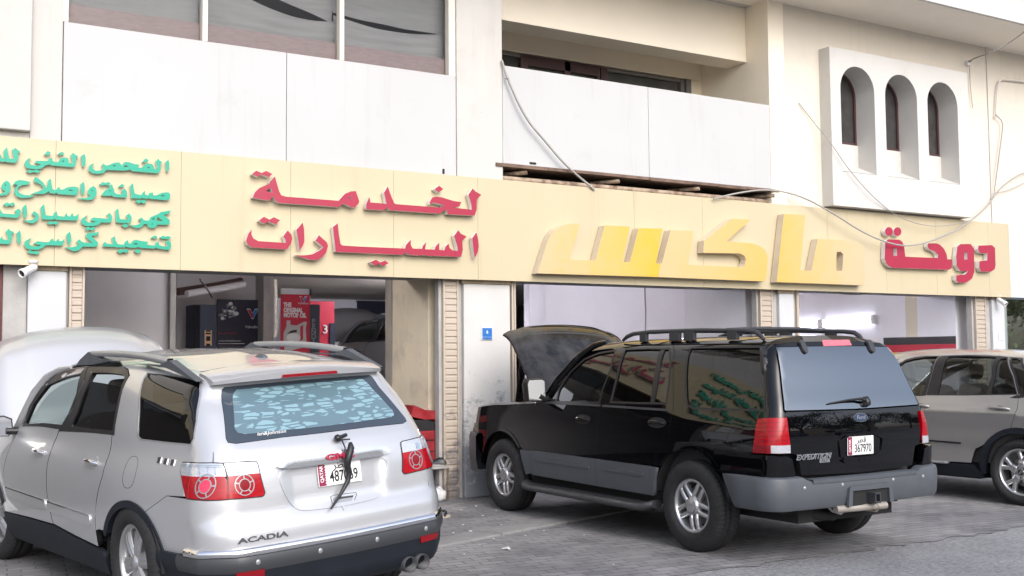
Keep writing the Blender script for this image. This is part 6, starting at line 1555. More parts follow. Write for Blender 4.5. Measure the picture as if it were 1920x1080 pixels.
    for k in range(5):
        a = 2*pi*k/5+0.3; dx, dy = cos(a), sin(a); px_, py_ = -dy*0.0035, dx*0.0035
        lay(mb, B2, 'R', [(u1+dx*0.034+px_, v1+dy*0.036+py_), (u1+dx*0.034-px_, v1+dy*0.036-py_), (u1+dx*0.055-px_, v1+dy*0.058-py_), (u1+dx*0.055+px_, v1+dy*0.058+py_)], (), 0.010, 0.006, 0.2, 0, m, gap=0)
    mb.build('lamp_ring', M_silverp, li)
    mb = MB(); lay(mb, B2, 'R', R1_(0.028), (), 0.009, 0.004, 0.02, 0, m, gap=0); mb.build('lamp_bulb', M_redd, li)
both(lamps)
M_tailglass = glass('rear_glass_silver_car', (0.06, 0.075, 0.08), ior=1.5, extra=0.03)
def leafy():
    """printed sun film: pale leaf shapes on a darker blue-grey ground"""
    m = bpy.data.materials.new('leaf_film'); m.use_nodes = True; n = m.node_tree; L = n.links; p = n.nodes['Principled BSDF']
    t = n.nodes.new('ShaderNodeTexCoord'); mp = n.nodes.new('ShaderNodeMapping'); mp.inputs['Scale'].default_value = (10, 10, 46); mp.inputs['Rotation'].default_value = (radians(6), 0, 0); L.new(t.outputs['Object'], mp.inputs[0])
    nz = n.nodes.new('ShaderNodeTexNoise'); nz.inputs['Scale'].default_value = 0.8; L.new(mp.outputs[0], nz.inputs['Vector'])
    va = n.nodes.new('ShaderNodeVectorMath'); va.operation = 'MULTIPLY_ADD'; L.new(nz.outputs['Color'], va.inputs[0]); va.inputs[1].default_value = (0.9, 0.9, 0.9); L.new(mp.outputs[0], va.inputs[2])
    v = n.nodes.new('ShaderNodeTexVoronoi'); v.feature = 'DISTANCE_TO_EDGE'; v.inputs['Scale'].default_value = 0.95; v.inputs['Randomness'].default_value = 0.75; L.new(va.outputs[0], v.inputs['Vector'])
    v2 = n.nodes.new('ShaderNodeTexVoronoi'); v2.inputs['Scale'].default_value = 0.95; v2.inputs['Randomness'].default_value = 0.75; L.new(va.outputs[0], v2.inputs['Vector'])
    sp = n.nodes.new('ShaderNodeSeparateColor'); L.new(v2.outputs['Color'], sp.inputs[0])
    gt_ = n.nodes.new('ShaderNodeMath'); gt_.operation = 'GREATER_THAN'; gt_.inputs[1].default_value = 0.30; L.new(sp.outputs[0], gt_.inputs[0])
    r = n.nodes.new('ShaderNodeValToRGB'); r.color_ramp.elements[0].position = 0.10; r.color_ramp.elements[1].position = 0.16; L.new(v.outputs['Distance'], r.inputs[0])
    mu = n.nodes.new('ShaderNodeMath'); mu.operation = 'MULTIPLY'; L.new(r.outputs[0], mu.inputs[0]); L.new(gt_.outputs[0], mu.inputs[1])
    mx = n.nodes.new('ShaderNodeMix'); mx.data_type = 'RGBA'; L.new(mu.outputs[0], mx.inputs[0]); mx.inputs[6].default_value = (0.10, 0.165, 0.195, 1); mx.inputs[7].default_value = (0.20, 0.33, 0.37, 1)
    L.new(mx.outputs[2], p.inputs['Base Color']); p.inputs['Roughness'].default_value = 0.15; p.inputs['Coat Weight'].default_value = 1.0; p.inputs['Coat Roughness'].default_value = 0.02
    return m
def aca_tail():
    # tailgate: from the spoiler down to the bumper, with the window as a hole
    gl_l = [(-0.0, 1.515)]
    def yv(l, r):
        a_, b_ = P2(*l), P2(*r); return ((a_[0]-b_[0])/2, (a_[1]+b_[1])/2)
    gtl, gbl = yv((97, 285), (725, 228)), yv((100, 522), (860, 424))
    zb0_ = P2(480, 478)[1]
    glass_half = [(0.0, gtl[1]+0.012), (0.30, gtl[1]+0.008), (gtl[0]-0.02, gtl[1]+0.002), (gtl[0], gtl[1]-0.02), (gbl[0]-0.004, gbl[1]+0.03), (gbl[0]-0.006, gbl[1]), (gbl[0]-0.05, gbl[1]-0.014), (0.30, zb0_-0.002), (0.0, zb0_-0.004)]
    body_half_u = [(0.0, 1.74), (0.35, 1.735), (0.50, 1.715), (0.575, 1.68), (0.61, 1.62), (0.645, 1.50), (0.725, 1.25)] + [B2.inv('R', *p) for p in ((399.5, 850), (399.5, 868.2), (417.5, 869.6))]
    body_half_l = [(0.735, 1.095), (0.725, 0.89), (0.74, 0.75), (0.728, 0.605), (0.40, 0.600), (0.0, 0.598)]
    lampcut = [B2.inv('R', *p) for p in a7(760,384, 1000,366, 1208,353, 1245,363, 1262,400, 1300,580, 1358,800, 1345,840, 1312,853, 1000,883, 828,896)]
    half = body_half_u + lampcut + body_half_l[1:]
    mb = MB(); out = B2.poly('R', sym(half)); win = B2.poly('R', sym(glass_half))
    lay(mb, B2, 'R', out, [win], 0, 0.035, 0.035, 0, gap=0.002); tg = mb.build('tailgate', P_silver, car2)
    # pale pressed surround of each inner lamp
    mb = MB(); lay(mb, B2, 'R', win, (), 0.003, 0.02, 0.05, gap=0.002); gw = mb.build('rear_window', mat('window_border', (0.030, 0.042, 0.055), 0.08, coat=1.0), tg)
    ftl, fbl = yv((160, 300), (712, 240)), yv((152, 482), (822, 405))
    film = B2.poly('R', sym([(0.0, ftl[1]+0.008), (ftl[0]-0.03, ftl[1]), (ftl[0], ftl[1]-0.03), (fbl[0]-0.003, fbl[1]+0.04), (fbl[0]-0.012, fbl[1]+0.008), (fbl[0]-0.05, fbl[1]-0.006), (0.0, fbl[1]-0.012)]))
    mb = MB(); lay(mb, B2, 'R', film, (), 0.0045, 0, 0.04, gap=0); mb.build('sun_film', leafy(), gw)
    u0, v0 = P2(288, 478); text_ob('script_sticker', 'lan&Johnson', 0.036, M_plate, gw, frame_at(B2, 'R', u0, v0, False, 0.006), 0.0004, sx=1.05, shear=0.4)
    # spoiler lip over the glass
    sp_half = [(0.0, 0.0), (0.3, 0.0), (0.56, 0.0), (0.63, -0.006)]
    ys = [-0.61, -0.585, -0.5, -0.35, -0.15, 0, 0.15, 0.35, 0.5, 0.585, 0.61]; vs = []
    for y in ys:
        t = abs(y)/0.61; p = B2.rear(np.array([y]), np.array([1.575]))[0]; r = B2.side(np.array([-1.83]), np.array([min(B2.vmax-0.001, 1.80+0.42*(1-t))]))[0]
        zt_ = 1.650-0.040*t*t; zl = 1.562-0.014*t*t; xb = p[0]-0.09+0.07*t**4
        vs += [(-1.79-0.10*t**4, y*0.985, zt_+0.002), (-1.93-0.05*t**4, y, zt_-0.010), (xb+0.03, y, zt_-0.036), (xb, y, zt_-0.050), (xb+0.01, y, zl-0.006), (p[0]+0.015, y, zl-0.012), (-1.85, y*0.98, zl)]
    n = 7; mb = MB(); mb.add(vs, [(i*n+j, i*n+j+1, (i+1)*n+j+1, (i+1)*n+j) for i in range(len(ys)-1) for j in range(n-1)], 0, True)
    mb.add(vs[:n], [tuple(range(n))], 0); mb.add(vs[-n:], [tuple(range(n))[::-1]], 0)
    so_ = mb.build('spoiler', P_silver, car2); so_.modifiers.new('edges', 'EDGE_SPLIT').split_angle = radians(42)
    M = Matrix(((0, 0, -1, -2.185), (-1, 0, 0, 0), (0, 1, 0, 1.566), (0, 0, 0, 1)))
    mb = MB(); flat(mb, M, [(-0.20, -0.008), (0.20, -0.008), (0.19, 0.010), (-0.19, 0.010)], 0, 0.02); mb.build('stop_lamp', M_redd, so_)
    # chrome bar over the plate, recess, handle, badges
    mb = MB(); lay(mb, B2, 'R', B2.poly('R', sym([(0.0, 1.088), (0.30, 1.085), (0.375, 1.078), (0.40, 1.058), (0.395, 1.036), (0.36, 1.030), (0.0, 1.028)])), (), 0.028, 0.035, 0.03, gap=0); bar = mb.build('chrome_bar', mat('brushed_bar', (0.70, 0.71, 0.72), 0.22, 0.9), tg)
    u0, v0 = P2(585, 563); text_ob('maker_letters', 'GMC', 0.050, MATS['letter_red'], bar, frame_at(B2, 'R', -0.02, 1.058, False, 0.034), 0.004, bold=0.0022, sx=1.8)
    # pressed plate recess, as a soft raised frame
    rec = B2.poly('R', sym([(0.0, 1.025), (0.385, 1.028), (0.36, 0.90), (0.30, 0.80), (0.24, 0.782), (0.0, 0.775)]), rnd=2)
    mb = MB(); lay(mb, B2, 'R', inset(rec, -0.018), [rec], 0.007, 0.008, 0.2, gap=0); mb.build('plate_recess', P_silver, tg)
    plate(tg, frame_at(B2, 'R', *P2(574, 640), False, 0.008), '487069', 0.31, 0.152)
    hd = B2.poly('R', a2(538,745, 553,738, 645,727, 650,735, 635,775, 553,788, 545,780))
    mb = MB(); lay(mb, B2, 'R', hd, [inset(hd, 0.016)], 0.004, 0.012, 0.1, gap=0); lay(mb, B2, 'R', inset(hd, 0.016), (), 0.0015, 0, 0.05, 1, gap=0); mb.build('hatch_handle', [P_silver, M_silverp], tg)
    mb = MB(); lay(mb, B2, 'R', hd, [inset(hd, 0.0035)], 0.0048, 0.006, 0.1, gap=0); lay(mb, B2, 'R', B2.poly('R', a2(566,742, 636,733, 632,748, 570,757)), (), 0.003, 0, 0.05, gap=0); mb.build('handle_gap', M_plastd, tg)
    u0, v0 = P2(256, 918); text_ob('model_badge', 'ACADIA', 0.042, mat('badge_grey', (0.16, 0.165, 0.17), 0.25, 0.8), tg, frame_at(B2, 'R', u0, v0, False, 0.001), 0.004, bold=0.001, sx=1.95)
    # the broken wiper and the washer jet above it
    def on(x, y, o): 
        p, n = B2.pn('R', *[np.array([q]) for q in P2(x, y)]); return Vector(p[0])+Vector(n[0])*o
    pts_ = [on(606, 534, 0.055), on(606, 550, 0.060), on(590, 590, 0.055), on(592, 615, 0.05), on(602, 645, 0.045), on(598, 680, 0.04), on(570, 740, 0.035), on(534, 806, 0.03)]
    mb = MB().tube(pts_, [0.012, 0.022, 0.024, 0.021, 0.019, 0.015, 0.011, 0.006], 10); mb.tube([on(580, 520, 0.03), on(584, 548, 0.05), on(590, 585, 0.05)], 0.005, 6)
    mb.build('wiper_arm', M_trim, tg)
    mb = MB(); c = on(563, 508, 0.025); mb.lathe([(0.0001, 0.024), (0.017, 0.017), (0.024, 0), (0.017, -0.017), (0.0001, -0.024)], 14, Matrix.Translation(c)); mb.tube([c, on(598, 496, 0.03)], 0.012, 8).tube([on(575, 512, 0.02), on(612, 512, 0.03)], 0.005, 6)
    mb.build('wiper_pivot', M_trim, tg)
    # bumper: chrome strip, grey band and black apron, swept round the tail
    us = list(np.linspace(-1.86, -2.35, 10)); 
    def sweep(name, sec_, m_, u0=-1.86, rnd_lo=0.0):
        cols = []
        for u in np.linspace(u0, -2.35, 12):
            p, n = B2.pn('S', np.array([u]), np.array([0.55])); p, n = p[0], n[0]; n = np.array([n[0], n[1], 0]); n /= np.linalg.norm(n)
            cols.append([(p[0]+n[0]*o, p[1]+n[1]*o, z) for o, z in sec_])
        for y in np.linspace(0.70, 0.0, 22):
            p, n = B2.pn('R', np.array([y]), np.array([0.55])); p, n = p[0], n[0]; n = np.array([n[0], n[1], 0]); n /= np.linalg.norm(n)
            if p[1] >= cols[-1][0][1]-0.01 and len(cols) > 11 and y > cols[11][0][1]-0.02: continue
            cols.append([(p[0]+n[0]*o, p[1]+n[1]*o, z) for o, z in sec_])
        full = cols + [[(x, -y, z) for x, y, z in c] for c in reversed(cols[:-1])]; n = len(sec_); mb = MB()
        mb.add([p for c in full for p in c], [(i*n+j, (i+1)*n+j, (i+1)*n+j+1, i*n+j+1) for i in range(len(full)-1) for j in range(n-1)], 0, True)
        mb.add(full[0], [tuple(range(n))], 0); mb.add(full[-1], [tuple(range(n))[::-1]], 0)
        o = mb.build(name, m_, car2); o.modifiers.new('edges', 'EDGE_SPLIT').split_angle = radians(40); return o
    sweep('chrome_strip', [(-0.03, 0.618), (0.02, 0.616), (0.030, 0.608), (0.037, 0.592), (0.033, 0.574), (0.0, 0.57)], M_chrome, -2.20)
    bo = sweep('rear_bumper', [(0.0, 0.572), (0.026, 0.572), (0.034, 0.54), (0.030, 0.50), (0.018, 0.47), (0.012, 0.40), (-0.015, 0.32), (-0.07, 0.285), (-0.13, 0.28)], M_arch, -1.875)
    sweep('bumper_band', [(0.015, 0.571), (0.032, 0.569), (0.0405, 0.54), (0.036, 0.505), (0.022, 0.478)], mat('band_grey', (0.05, 0.053, 0.057), 0.4, 0.2), -2.12)
    for y in (0.59, 0.20, -0.20, -0.59):
        M = frame_at(B2, 'R', y, 0.535, False, 0.039); mb = MB().lathe([(0.0001, 0.005), (0.012, 0.004), (0.017, 0.0), (0.017, -0.01)], 16, M); mb.build('parking_sensor', M_silverp, bo)
    for s in (1, -1):
        mb = MB(); lay(mb, B2, 'R', B2.poly('R', [(0.70, 0.492), (0.55, 0.490), (0.55, 0.452), (0.69, 0.456)]), (), 0.040, 0.03, 0.05, 0, s < 0, gap=0); mb.build('reflector', M_redd, bo)
    for y in (-0.46, -0.56):
        mb = MB().lathe([(0.047, 0.0), (0.050, 0.02), (0.050, 0.22), (0.044, 0.222), (0.042, 0.03), (0.0001, 0.02)], 24, Matrix.Translation((-2.33, y, 0.325)) @ Matrix.Rotation(-pi/2, 4, 'Y')); mb.build('exhaust_tip', M_plastd, car2)
aca_tail()
# small aerial on the roof
M = Matrix.Translation((-1.55, 0.0, 1.662)); mb = MB()
mb.lathe([(0.06, 0.0), (0.055, 0.022), (0.03, 0.036), (0.0001, 0.04)], 20, M @ Matrix.Diagonal((1.2, 0.62, 1, 1))); mb.build('roof_aerial', M_plast, car2)
# roof rails: dark wedge feet and a silver bar
for s in (1, -1):
    mb = MB(); Y = 0.655*s
    def zr(x): return float(B2.side(np.array([x]), np.array([1.71]))[0][2])
    xs = np.linspace(-0.22, -1.58, 14); rows = []
    for x in xs:
        zt_ = zr(x)+0.093; rows.append([(x, Y-0.025, zt_-0.02), (x, Y-0.018, zt_), (x, Y+0.018, zt_), (x, Y+0.025, zt_-0.02), (x, Y+0.022, zt_-0.042), (x, Y-0.022, zt_-0.042)])
    mb.add([p for r_ in rows for p in r_], [(i*6+j, i*6+(j+1) % 6, (i+1)*6+(j+1) % 6, (i+1)*6+j) for i in range(13) for j in range(6)], 0, True)
    rl_ = mb.build('roof_rail', M_silverp, car2)
    for x0, x1, xt in ((0.10, -0.55, -0.18), (-2.02, -1.12, -1.62)):
        mb = MB(); b0 = zr(x0)-0.012; b1 = zr(x1)-0.012
        pr = [(x0, b0), (x0+(xt-x0)*0.35, b0+0.05), (xt, zr(xt)+0.088), (xt+(x1-xt)*0.35, zr(xt)+0.055), (x1, b1+0.03)]
        m4 = [(x0, b0+0.004)] + pr[1:] + [((x0+x1)/2, b1+0.006)]
        mb.prism([(a, b) for a, b in m4], lambda u, v, d: (u, Y-0.026+d, v), 0.052)
        mb.build('rail_foot', M_plast, rl_, 0.008)
# mirrors
for m in (False, True):
    s = -1 if m else 1
    M = Matrix.Translation((0.98, s*1.02, 1.19)) @ Matrix.Rotation(radians(-8*s), 4, 'Z') @ Matrix(((0, 0, -1, 0), (-1, 0, 0, 0), (0, 1, 0, 0), (0, 0, 0, 1)))
    big = [(-0.10, -0.06), (-0.11, 0.03), (-0.08, 0.085), (0.06, 0.09), (0.12, 0.06), (0.125, -0.03), (0.09, -0.075)]
    rings = [(big, 0.0), ([(x*1.04, y*1.04) for x, y in big], -0.03), ([(x*0.95, y*0.95) for x, y in big], -0.09), ([(x*0.6, y*0.6) for x, y in big], -0.15)]; q = len(big)
    vs = [M @ Vector((x, y, d)) for r_, d in rings for x, y in r_]
    mb = MB(); mb.add(vs, [(i*q+j, i*q+(j+1) % q, (i+1)*q+(j+1) % q, (i+1)*q+j) for i in range(3) for j in range(q)], 0, True); mb.add(vs[-q:], [tuple(range(q))], 0); mb.add(vs[:q], [tuple(range(q))[::-1]], 0)
    mb.tube([(0.95, s*0.84, 1.15), (0.97, s*0.95, 1.16)], 0.03, 8); o = mb.build('wing_mirror', M_trim, car2)
    mb = MB(); flat(mb, M, [(x*0.92, y*0.92) for x, y in big], 0.001, 0.004); mb.build('mirror_glass', MATS['mirror'], o)
# bonnet
hood(car2, 0.84, 1.36, 1.10, 1.12, radians(53), [P_silver, M_under], 0.07, 0.08, 0.80, 0.12, 0.024)
mb = MB().box(1.4, 2.2, -0.76, 0.76, 0.45, 0.92); mb.build('engine_bay', M_under, car2)
mb = MB(); pth = []
for u in (2.0, 2.1, 2.2): 
    p, n = B2.pn('S', np.array([u]), np.array([0.6])); pth.append(p[0])
ys = [tuple(p[:2]) for p in pth] + [(2.22+0.16*(1-(1-t)**2), pth[-1][1]*(1-t)) for t in np.linspace(0.1, 1, 10)]
fullp = ys + [(x, -y) for x, y in reversed(ys[:-1])]; n = len(fullp)
mb.add([(x+0.0, y, z) for z in (0.95, 0.80, 0.5, 0.28) for x, y in fullp], [(j*n+i, j*n+i+1, (j+1)*n+i+1, (j+1)*n+i) for j in range(3) for i in range(n-1)], 0, True); mb.build('front_bumper', P_silver, car2)
for nm, x, y, sd in (('wheel', AX, 0.815, 1), ('wheel', -AX, 0.82, 1), ('wheel', AX, -0.815, -1), ('wheel', -AX, -0.82, -1)):
    make_wheel(nm, AR, 0.245, 0.241, 6, 'six', sd, car2, (x, y, AR+0.012+y*sin(radians(3.086))), steer=radians(8) if x > 0 else 0)
for x in (AX, -AX):
    for s in (1, -1): mb = MB(); wheel_wells(mb, x, AZ, 0.448, 0.52, 0.92, s); mb.build('wheel_well', M_under, car2)
mb = MB().box(-2.3, 2.1, -0.52, 0.52, 0.26, 0.5).box(-0.98, 1.0, -0.84, 0.84, 0.30, 0.46).box(-2.38, -1.95, -0.62, 0.62, 0.33, 0.5); mb.tube([(AX, -0.7, AR), (AX, 0.7, AR)], 0.045, 8).tube([(-AX, -0.7, AR), (-AX, 0.7, AR)], 0.05, 8); mb.build('underbody', M_under, car2)
mb = MB().box(-2.2, 1.0, -0.78, 0.78, 0.5, 0.56)
for s in (1, -1): mb.box(-2.0, 1.0, min(s*0.78, s*0.80), max(s*0.78, s*0.80), 0.46, 1.12)
mb.box(0.75, 1.25, -0.75, 0.75, 0.56, 1.08).box(-2.28, -2.22, -0.62, 0.62, 0.56, 1.12); mb.build('cabin', M_intg, car2)
Ms = Matrix.Translation((0.55, 0.40, 1.08)) @ Matrix.Rotation(radians(65), 4, 'Y')
mb = MB().tube([Ms @ Vector((0.185*cos(2*pi*k/28), 0.185*sin(2*pi*k/28), 0)) for k in range(29)], 0.016, 8).tube([Ms @ Vector((0, -0.17, 0)), Ms @ Vector((0, 0.17, 0))], 0.025, 8); mb.build('steering_wheel', M_int, car2)
for y in (0.40, -0.40): seat(car2, 0.05, y, 0.60)
for y in (0.40, -0.40): seat(car2, -0.80, y, 0.62)
for y in (0.30, -0.30): seat(car2, -1.75, y, 0.64)
# ================================================================== the bronze grey SUV at the right
X5 = Body(
    sec=[(0.25,.88,.25),(0.45,.945,.45),(0.65,.965,.65),(0.85,.968,.85),(0.96,.962,.96),(1.02,.948,1.02),(1.08,.930,1.08),(1.14,.905,1.14),(1.3,.855,1.3),(1.45,.798,1.45),(1.56,.735,1.56),(1.62,.66,1.605),(1.75,.5,1.655),(2.0,.25,1.69),(2.25,0.0,1.70)],
    xr=[(0.25,-2.22),(0.5,-2.30),(0.8,-2.32),(1.0,-2.30),(1.2,-2.20),(1.45,-2.0),(1.6,-1.88),(2.25,-1.84)],
    rc=[(0.25,.25),(1.2,.25),(1.6,.18),(2.25,.18)], bow=0.09,
    taper_r=[(-3,.06),(-2.0,.02),(-1.4,0),(3,0)], taper_f=[(-3,0),(1.2,0),(1.8,.02),(2.1,.08),(2.3,.2),(2.5,.45)],
    roof=[(-3,-.14),(-2.0,-.08),(-1.2,-.03),(-.4,0.0),(.2,0.0),(.6,-.06),(.9,-.16),(1.2,-.3),(2.6,-.6)], zb=1.14,
    pose=(11.613, 8.938, radians(95), 0.0, 0.0), bump=lambda x, z: 0.010*np.exp(-((z-0.975)/0.03)**2) - 0.012*np.exp(-((z-0.80)/0.11)**2))
def x1(*l): return [(1640+l[i]/3.175, 620+l[i+1]/3.175) for i in range(0, len(l), 2)]
car3 = car_root('parked_suv', X5, 'dusty warm grey SUV with five forked spokes per wheel parked behind the black one', 'car')
B3 = X5
XW, XZ = 1.4665, 0.36
P_low = carpaint('paint_bronze_lower', (0.20, 0.185, 0.175), 0.75, 0.36, 0.08, 0.9, 0.18)
def x5_side(m):
    u23 = [B3.inv('S', *p) for p in x1(856,385, 850,462, 825,530)]
    s23 = u23 + [(u23[-1][0]+0.055, 0.78)]
    s12 = [(0.06, 1.135), (0.10, 1.02), (0.13, 0.85), (0.12, 0.40)]
    # rear door, with two panes
    rwin = B3.poly('S', x1(441,152, 560,150, 730,157, 700,265, 664,381, 520,383, 371,384, 392,300))
    vwin = B3.poly('S', x1(746,166, 788,162, 820,270, 848,377, 760,379, 686,380, 712,290))
    out = B3.poly('S', s12[::-1] + x1(300,386, 340,240, 388,146, 560,140, 745,146, 800,152, 830,270) + s23 + [(-0.97, 0.58), (-0.90, 0.42)])
    mb = MB(); lay(mb, B3, 'S', out, [rwin, vwin], 0, 0.03, 0.045, 0, m); d2 = mb.build('door', P_bronze, car3)
    for nm, w_ in (('window', rwin), ('window', vwin)):
        mb = MB(); lay(mb, B3, 'S', w_, (), -0.010, 0, 0.06, 0, m, gap=-0.006); mb.build(nm, G_mid if w_ is rwin else G_tint2, d2)
    frame = B3.poly('S', x1(306,386, 345,245, 392,150, 560,144, 745,150, 795,156, 826,275, 852,382, 690,385, 520,387))
    mb = MB(); lay(mb, B3, 'S', frame, [inset(rwin, 0.004), inset(vwin, 0.004)], 0.0015, 0.01, 0.1, 0, m, gap=0.002); mb.build('window_frame', M_trim, d2)
    # front door
    fwin = B3.poly('S', x1(150,205, 185,180, 240,166, 310,156, 384,153, 345,232, 300,330, 280,383, 230,385) + [(0.80, 1.15), (0.78, 1.22)])
    out = B3.poly('S', s12 + [(1.06, 0.40), (1.09, 0.7), (1.05, 1.0), (0.98, 1.13), (0.86, 1.22), (0.60, 1.44)] + x1(150,190, 185,168, 240,153, 310,146, 388,146, 340,240, 300,386))
    mb = MB(); lay(mb, B3, 'S', out, [fwin], 0, 0.03, 0.045, 0, m); d1 = mb.build('door', P_bronze, car3)
    mb = MB(); lay(mb, B3, 'S', fwin, (), -0.010, 0, 0.06, 0, m, gap=-0.006); mb.build('window', G_mid, d1)
    mb = MB(); fr_ = B3.poly('S', x1(306,386, 345,245, 390,150, 310,149, 240,157, 185,171, 150,193) + [(0.60, 1.43), (0.84, 1.22), (0.86, 1.145)] + x1(230,389)); lay(mb, B3, 'S', fr_, [inset(fwin, 0.004)], 0.0015, 0.01, 0.1, 0, m, gap=0.002); mb.build('window_frame', M_trim, d1)
    # rear quarter
    qwin = B3.poly('S', x1(816,163, 870,166) + [(-1.45, 1.50), (-1.62, 1.42), (-1.70, 1.30), (-1.62, 1.20), (-1.4, 1.162)] + x1(889,381, 866,377, 840,270))
    out = B3.poly('S', s23[::-1] + x1(830,270, 800,152) + [(-1.35, 1.62), (-1.85, 1.64), (-1.90, 1.60), (-2.05, 1.40), (-2.22, 1.15), (-2.36, 1.10), (-2.36, 0.62), (-1.96, 0.55)] + arc(-XW, XZ+0.01, 0.45, 152, 66, 16))
    mb = MB(); lay(mb, B3, 'S', out, [qwin], 0, 0.03, 0.045, 0, m); q = mb.build('rear_quarter', P_bronze, car3)
    mb = MB(); lay(mb, B3, 'S', qwin, (), -0.010, 0, 0.06, 0, m, gap=-0.006); mb.build('window', G_tint2, q)
    mb = MB(); lay(mb, B3, 'S', inset(qwin, -0.02), [inset(qwin, 0.004)], 0.0015, 0.008, 0.2, 0, m, gap=0); mb.build('window_frame', M_trim, q)
    # front wing
    out = B3.poly('S', [(1.06, 0.40), (1.09, 0.7), (1.05, 1.0), (0.98, 1.13), (1.4, 1.10), (1.9, 1.02), (2.05, 0.9), (2.08, 0.6)] + arc(XW, XZ+0.01, 0.45, 25, 165, 20))
    mb = MB(); lay(mb, B3, 'S', out, (), 0, 0.03, 0.05, 0, m); mb.build('front_wing', P_bronze, car3)
    # handles, moulding, arch lips, sill
    for d, px in ((d2, (742, 464)),):
        u0, v0 = B3.inv('S', *x1(*px)[0]); us = (u0, u0+0.98)
        for dd, uu in ((d2, us[0]), (d1, us[1])):
            M = frame_at(B3, 'S', uu, v0, m); mb = MB(); flat(mb, M, ellipse(0.05, 0.035, 16), -0.012, 0.001, 1)
            mb.tube([M @ Vector((0.12*t, -0.004*t, 0.004+0.030*(1-t**4))) for t in np.linspace(-1, 1, 11)], [0.009]+[0.015]*9+[0.009], 10, 0); mb.build('door_handle', [P_bronze, P_low], dd)
    mb = MB(); lay(mb, B3, 'S', B3.poly('S', x1(513,664, 514,674) + [(0.10, 0.642), (0.10, 0.656)]), (), 0.007, 0.01, 0.05, 0, m, gap=0); mb.build('moulding', M_trim, d2)
    for c, a0, a1_ in ((-XW, -8, 186), (XW, -8, 186)):
        mb = MB(); lay(mb, B3, 'S', arc(c, XZ+0.01, 0.468, a0, a1_, 30)+arc(c, XZ+0.01, 0.405, a1_, a0, 30), (), 0.012, 0.06, 0.04, 0, m, gap=0); mb.build('arch_lip', M_arch, car3)
    mb = MB(); lay(mb, B3, 'S', B3.poly('S', [(1.05, 0.405), (-0.90, 0.40), (-1.0, 0.32), (-1.03, 0.262), (1.0, 0.262)]), (), 0.010, 0.05, 0.05, 0, m, gap=0.001); mb.build('sill', M_arch, car3)
    s_ = -1 if m else 1; mb = MB().box(-0.62, 0.95, min(s_*0.90, s_*1.0), max(s_*0.90, s_*1.0), 0.392, 0.418); mb.build('side_step', M_silverp, car3, 0.01)
both(x5_side)
mb = MB()
for m in (False, True):
    top = B3.poly('S', [(0.62, 1.46)] + x1(150,190, 185,168, 240,153, 310,146, 388,146, 560,140, 745,146, 800,152) + [(-1.35, 1.62), (-1.85, 1.64), (-1.90, B3.vmax-0.0005), (0.62, B3.vmax-0.0005), (0.60, 1.9)])
    lay(mb, B3, 'S', top, (), 0, 0.012, 0.06, 0, m, gap=0)
mb.build('roof', P_bronze, car3)
n = 14; mb = MB()
tp = [B3.side(0.62, v) for v in np.linspace(B3.vmax-0.0005, 1.50, n)]; bt = [(1.32-0.34*t*t, 0.84*t, 1.08+0.05*t) for t in np.linspace(0, 1, n)]
for s in (1, -1): mb.add([(p[0], s*p[1], p[2]) for p in tp]+[(p[0], s*p[1], p[2]) for p in bt], [(i, i+1, n+i+1, n+i) for i in range(n-1)], 0, True)
mb.build('windscreen', G_clear, car3)
for s in (1, -1):
    mb = MB(); mb.tube([(1.02, s*0.86, 1.12), (0.80, s*0.82, 1.28), (0.58, s*0.765, 1.45), (0.36, s*0.71, 1.555), (0.15, s*0.70, 1.575)], [0.05, 0.042, 0.036, 0.026, 0.012], 10); mb.build('screen_pillar', P_bronze, car3)
# bonnet, front, tail: simple but complete
mb = MB(); rows = []
for t in np.linspace(0, 1, 10):
    x = 1.0+1.15*t; w_ = 0.86*(1-0.20*t*t); rows.append([(x+0.12*(1-(a/10-1)**2)*(1 if True else 0), w_*(a/10-1), 1.10-0.13*t*t+0.05*(1-(a/10-1)**2)) for a in range(21)])
mb.add([p for r_ in rows for p in r_], [(i*21+j, (i+1)*21+j, (i+1)*21+j+1, i*21+j+1) for i in range(9) for j in range(20)], 0, True); mb.build('bonnet', P_bronze, car3)
pth = [tuple(B3.side(np.array([u]), np.array([0.6]))[0][:2]) for u in (1.95, 2.05, 2.15)]
ys = pth + [(2.16+0.14*(1-(1-t)**2), pth[-1][1]*(1-t)) for t in np.linspace(0.1, 1, 10)]; fullp = ys + [(x, -y) for x, y in reversed(ys[:-1])]; n = len(fullp); mb = MB()
mb.add([(x, y, z) for z in (0.99, 0.80, 0.5, 0.25) for x, y in fullp], [(j*n+i, j*n+i+1, (j+1)*n+i+1, (j+1)*n+i) for j in range(3) for i in range(n-1)], 0, True); mb.build('front_bumper', P_bronze, car3)
mb = MB(); lay(mb, B3, 'R', B3.poly('R', sym([(0.0, 1.58), (0.45, 1.57), (0.66, 1.16), (0.0, 1.13)])), (), 0.002, 0.02, 0.06); mb.build('rear_window', G_rear, car3)
mb = MB(); lay(mb, B3, 'R', B3.poly('R', sym([(0.0, 1.12), (0.70, 1.14), (0.72, 0.62), (0.0, 0.58)])), (), 0, 0.02, 0.06); mb.build('tailgate', P_bronze, car3)
mb = MB(); lay(mb, B3, 'R', B3.poly('R', sym([(0.0, 0.575), (0.72, 0.615), (0.80, 0.60), (0.78, 0.30), (0.0, 0.28)])), (), 0.02, 0.05, 0.06); mb.build('rear_bumper', M_arch, car3)
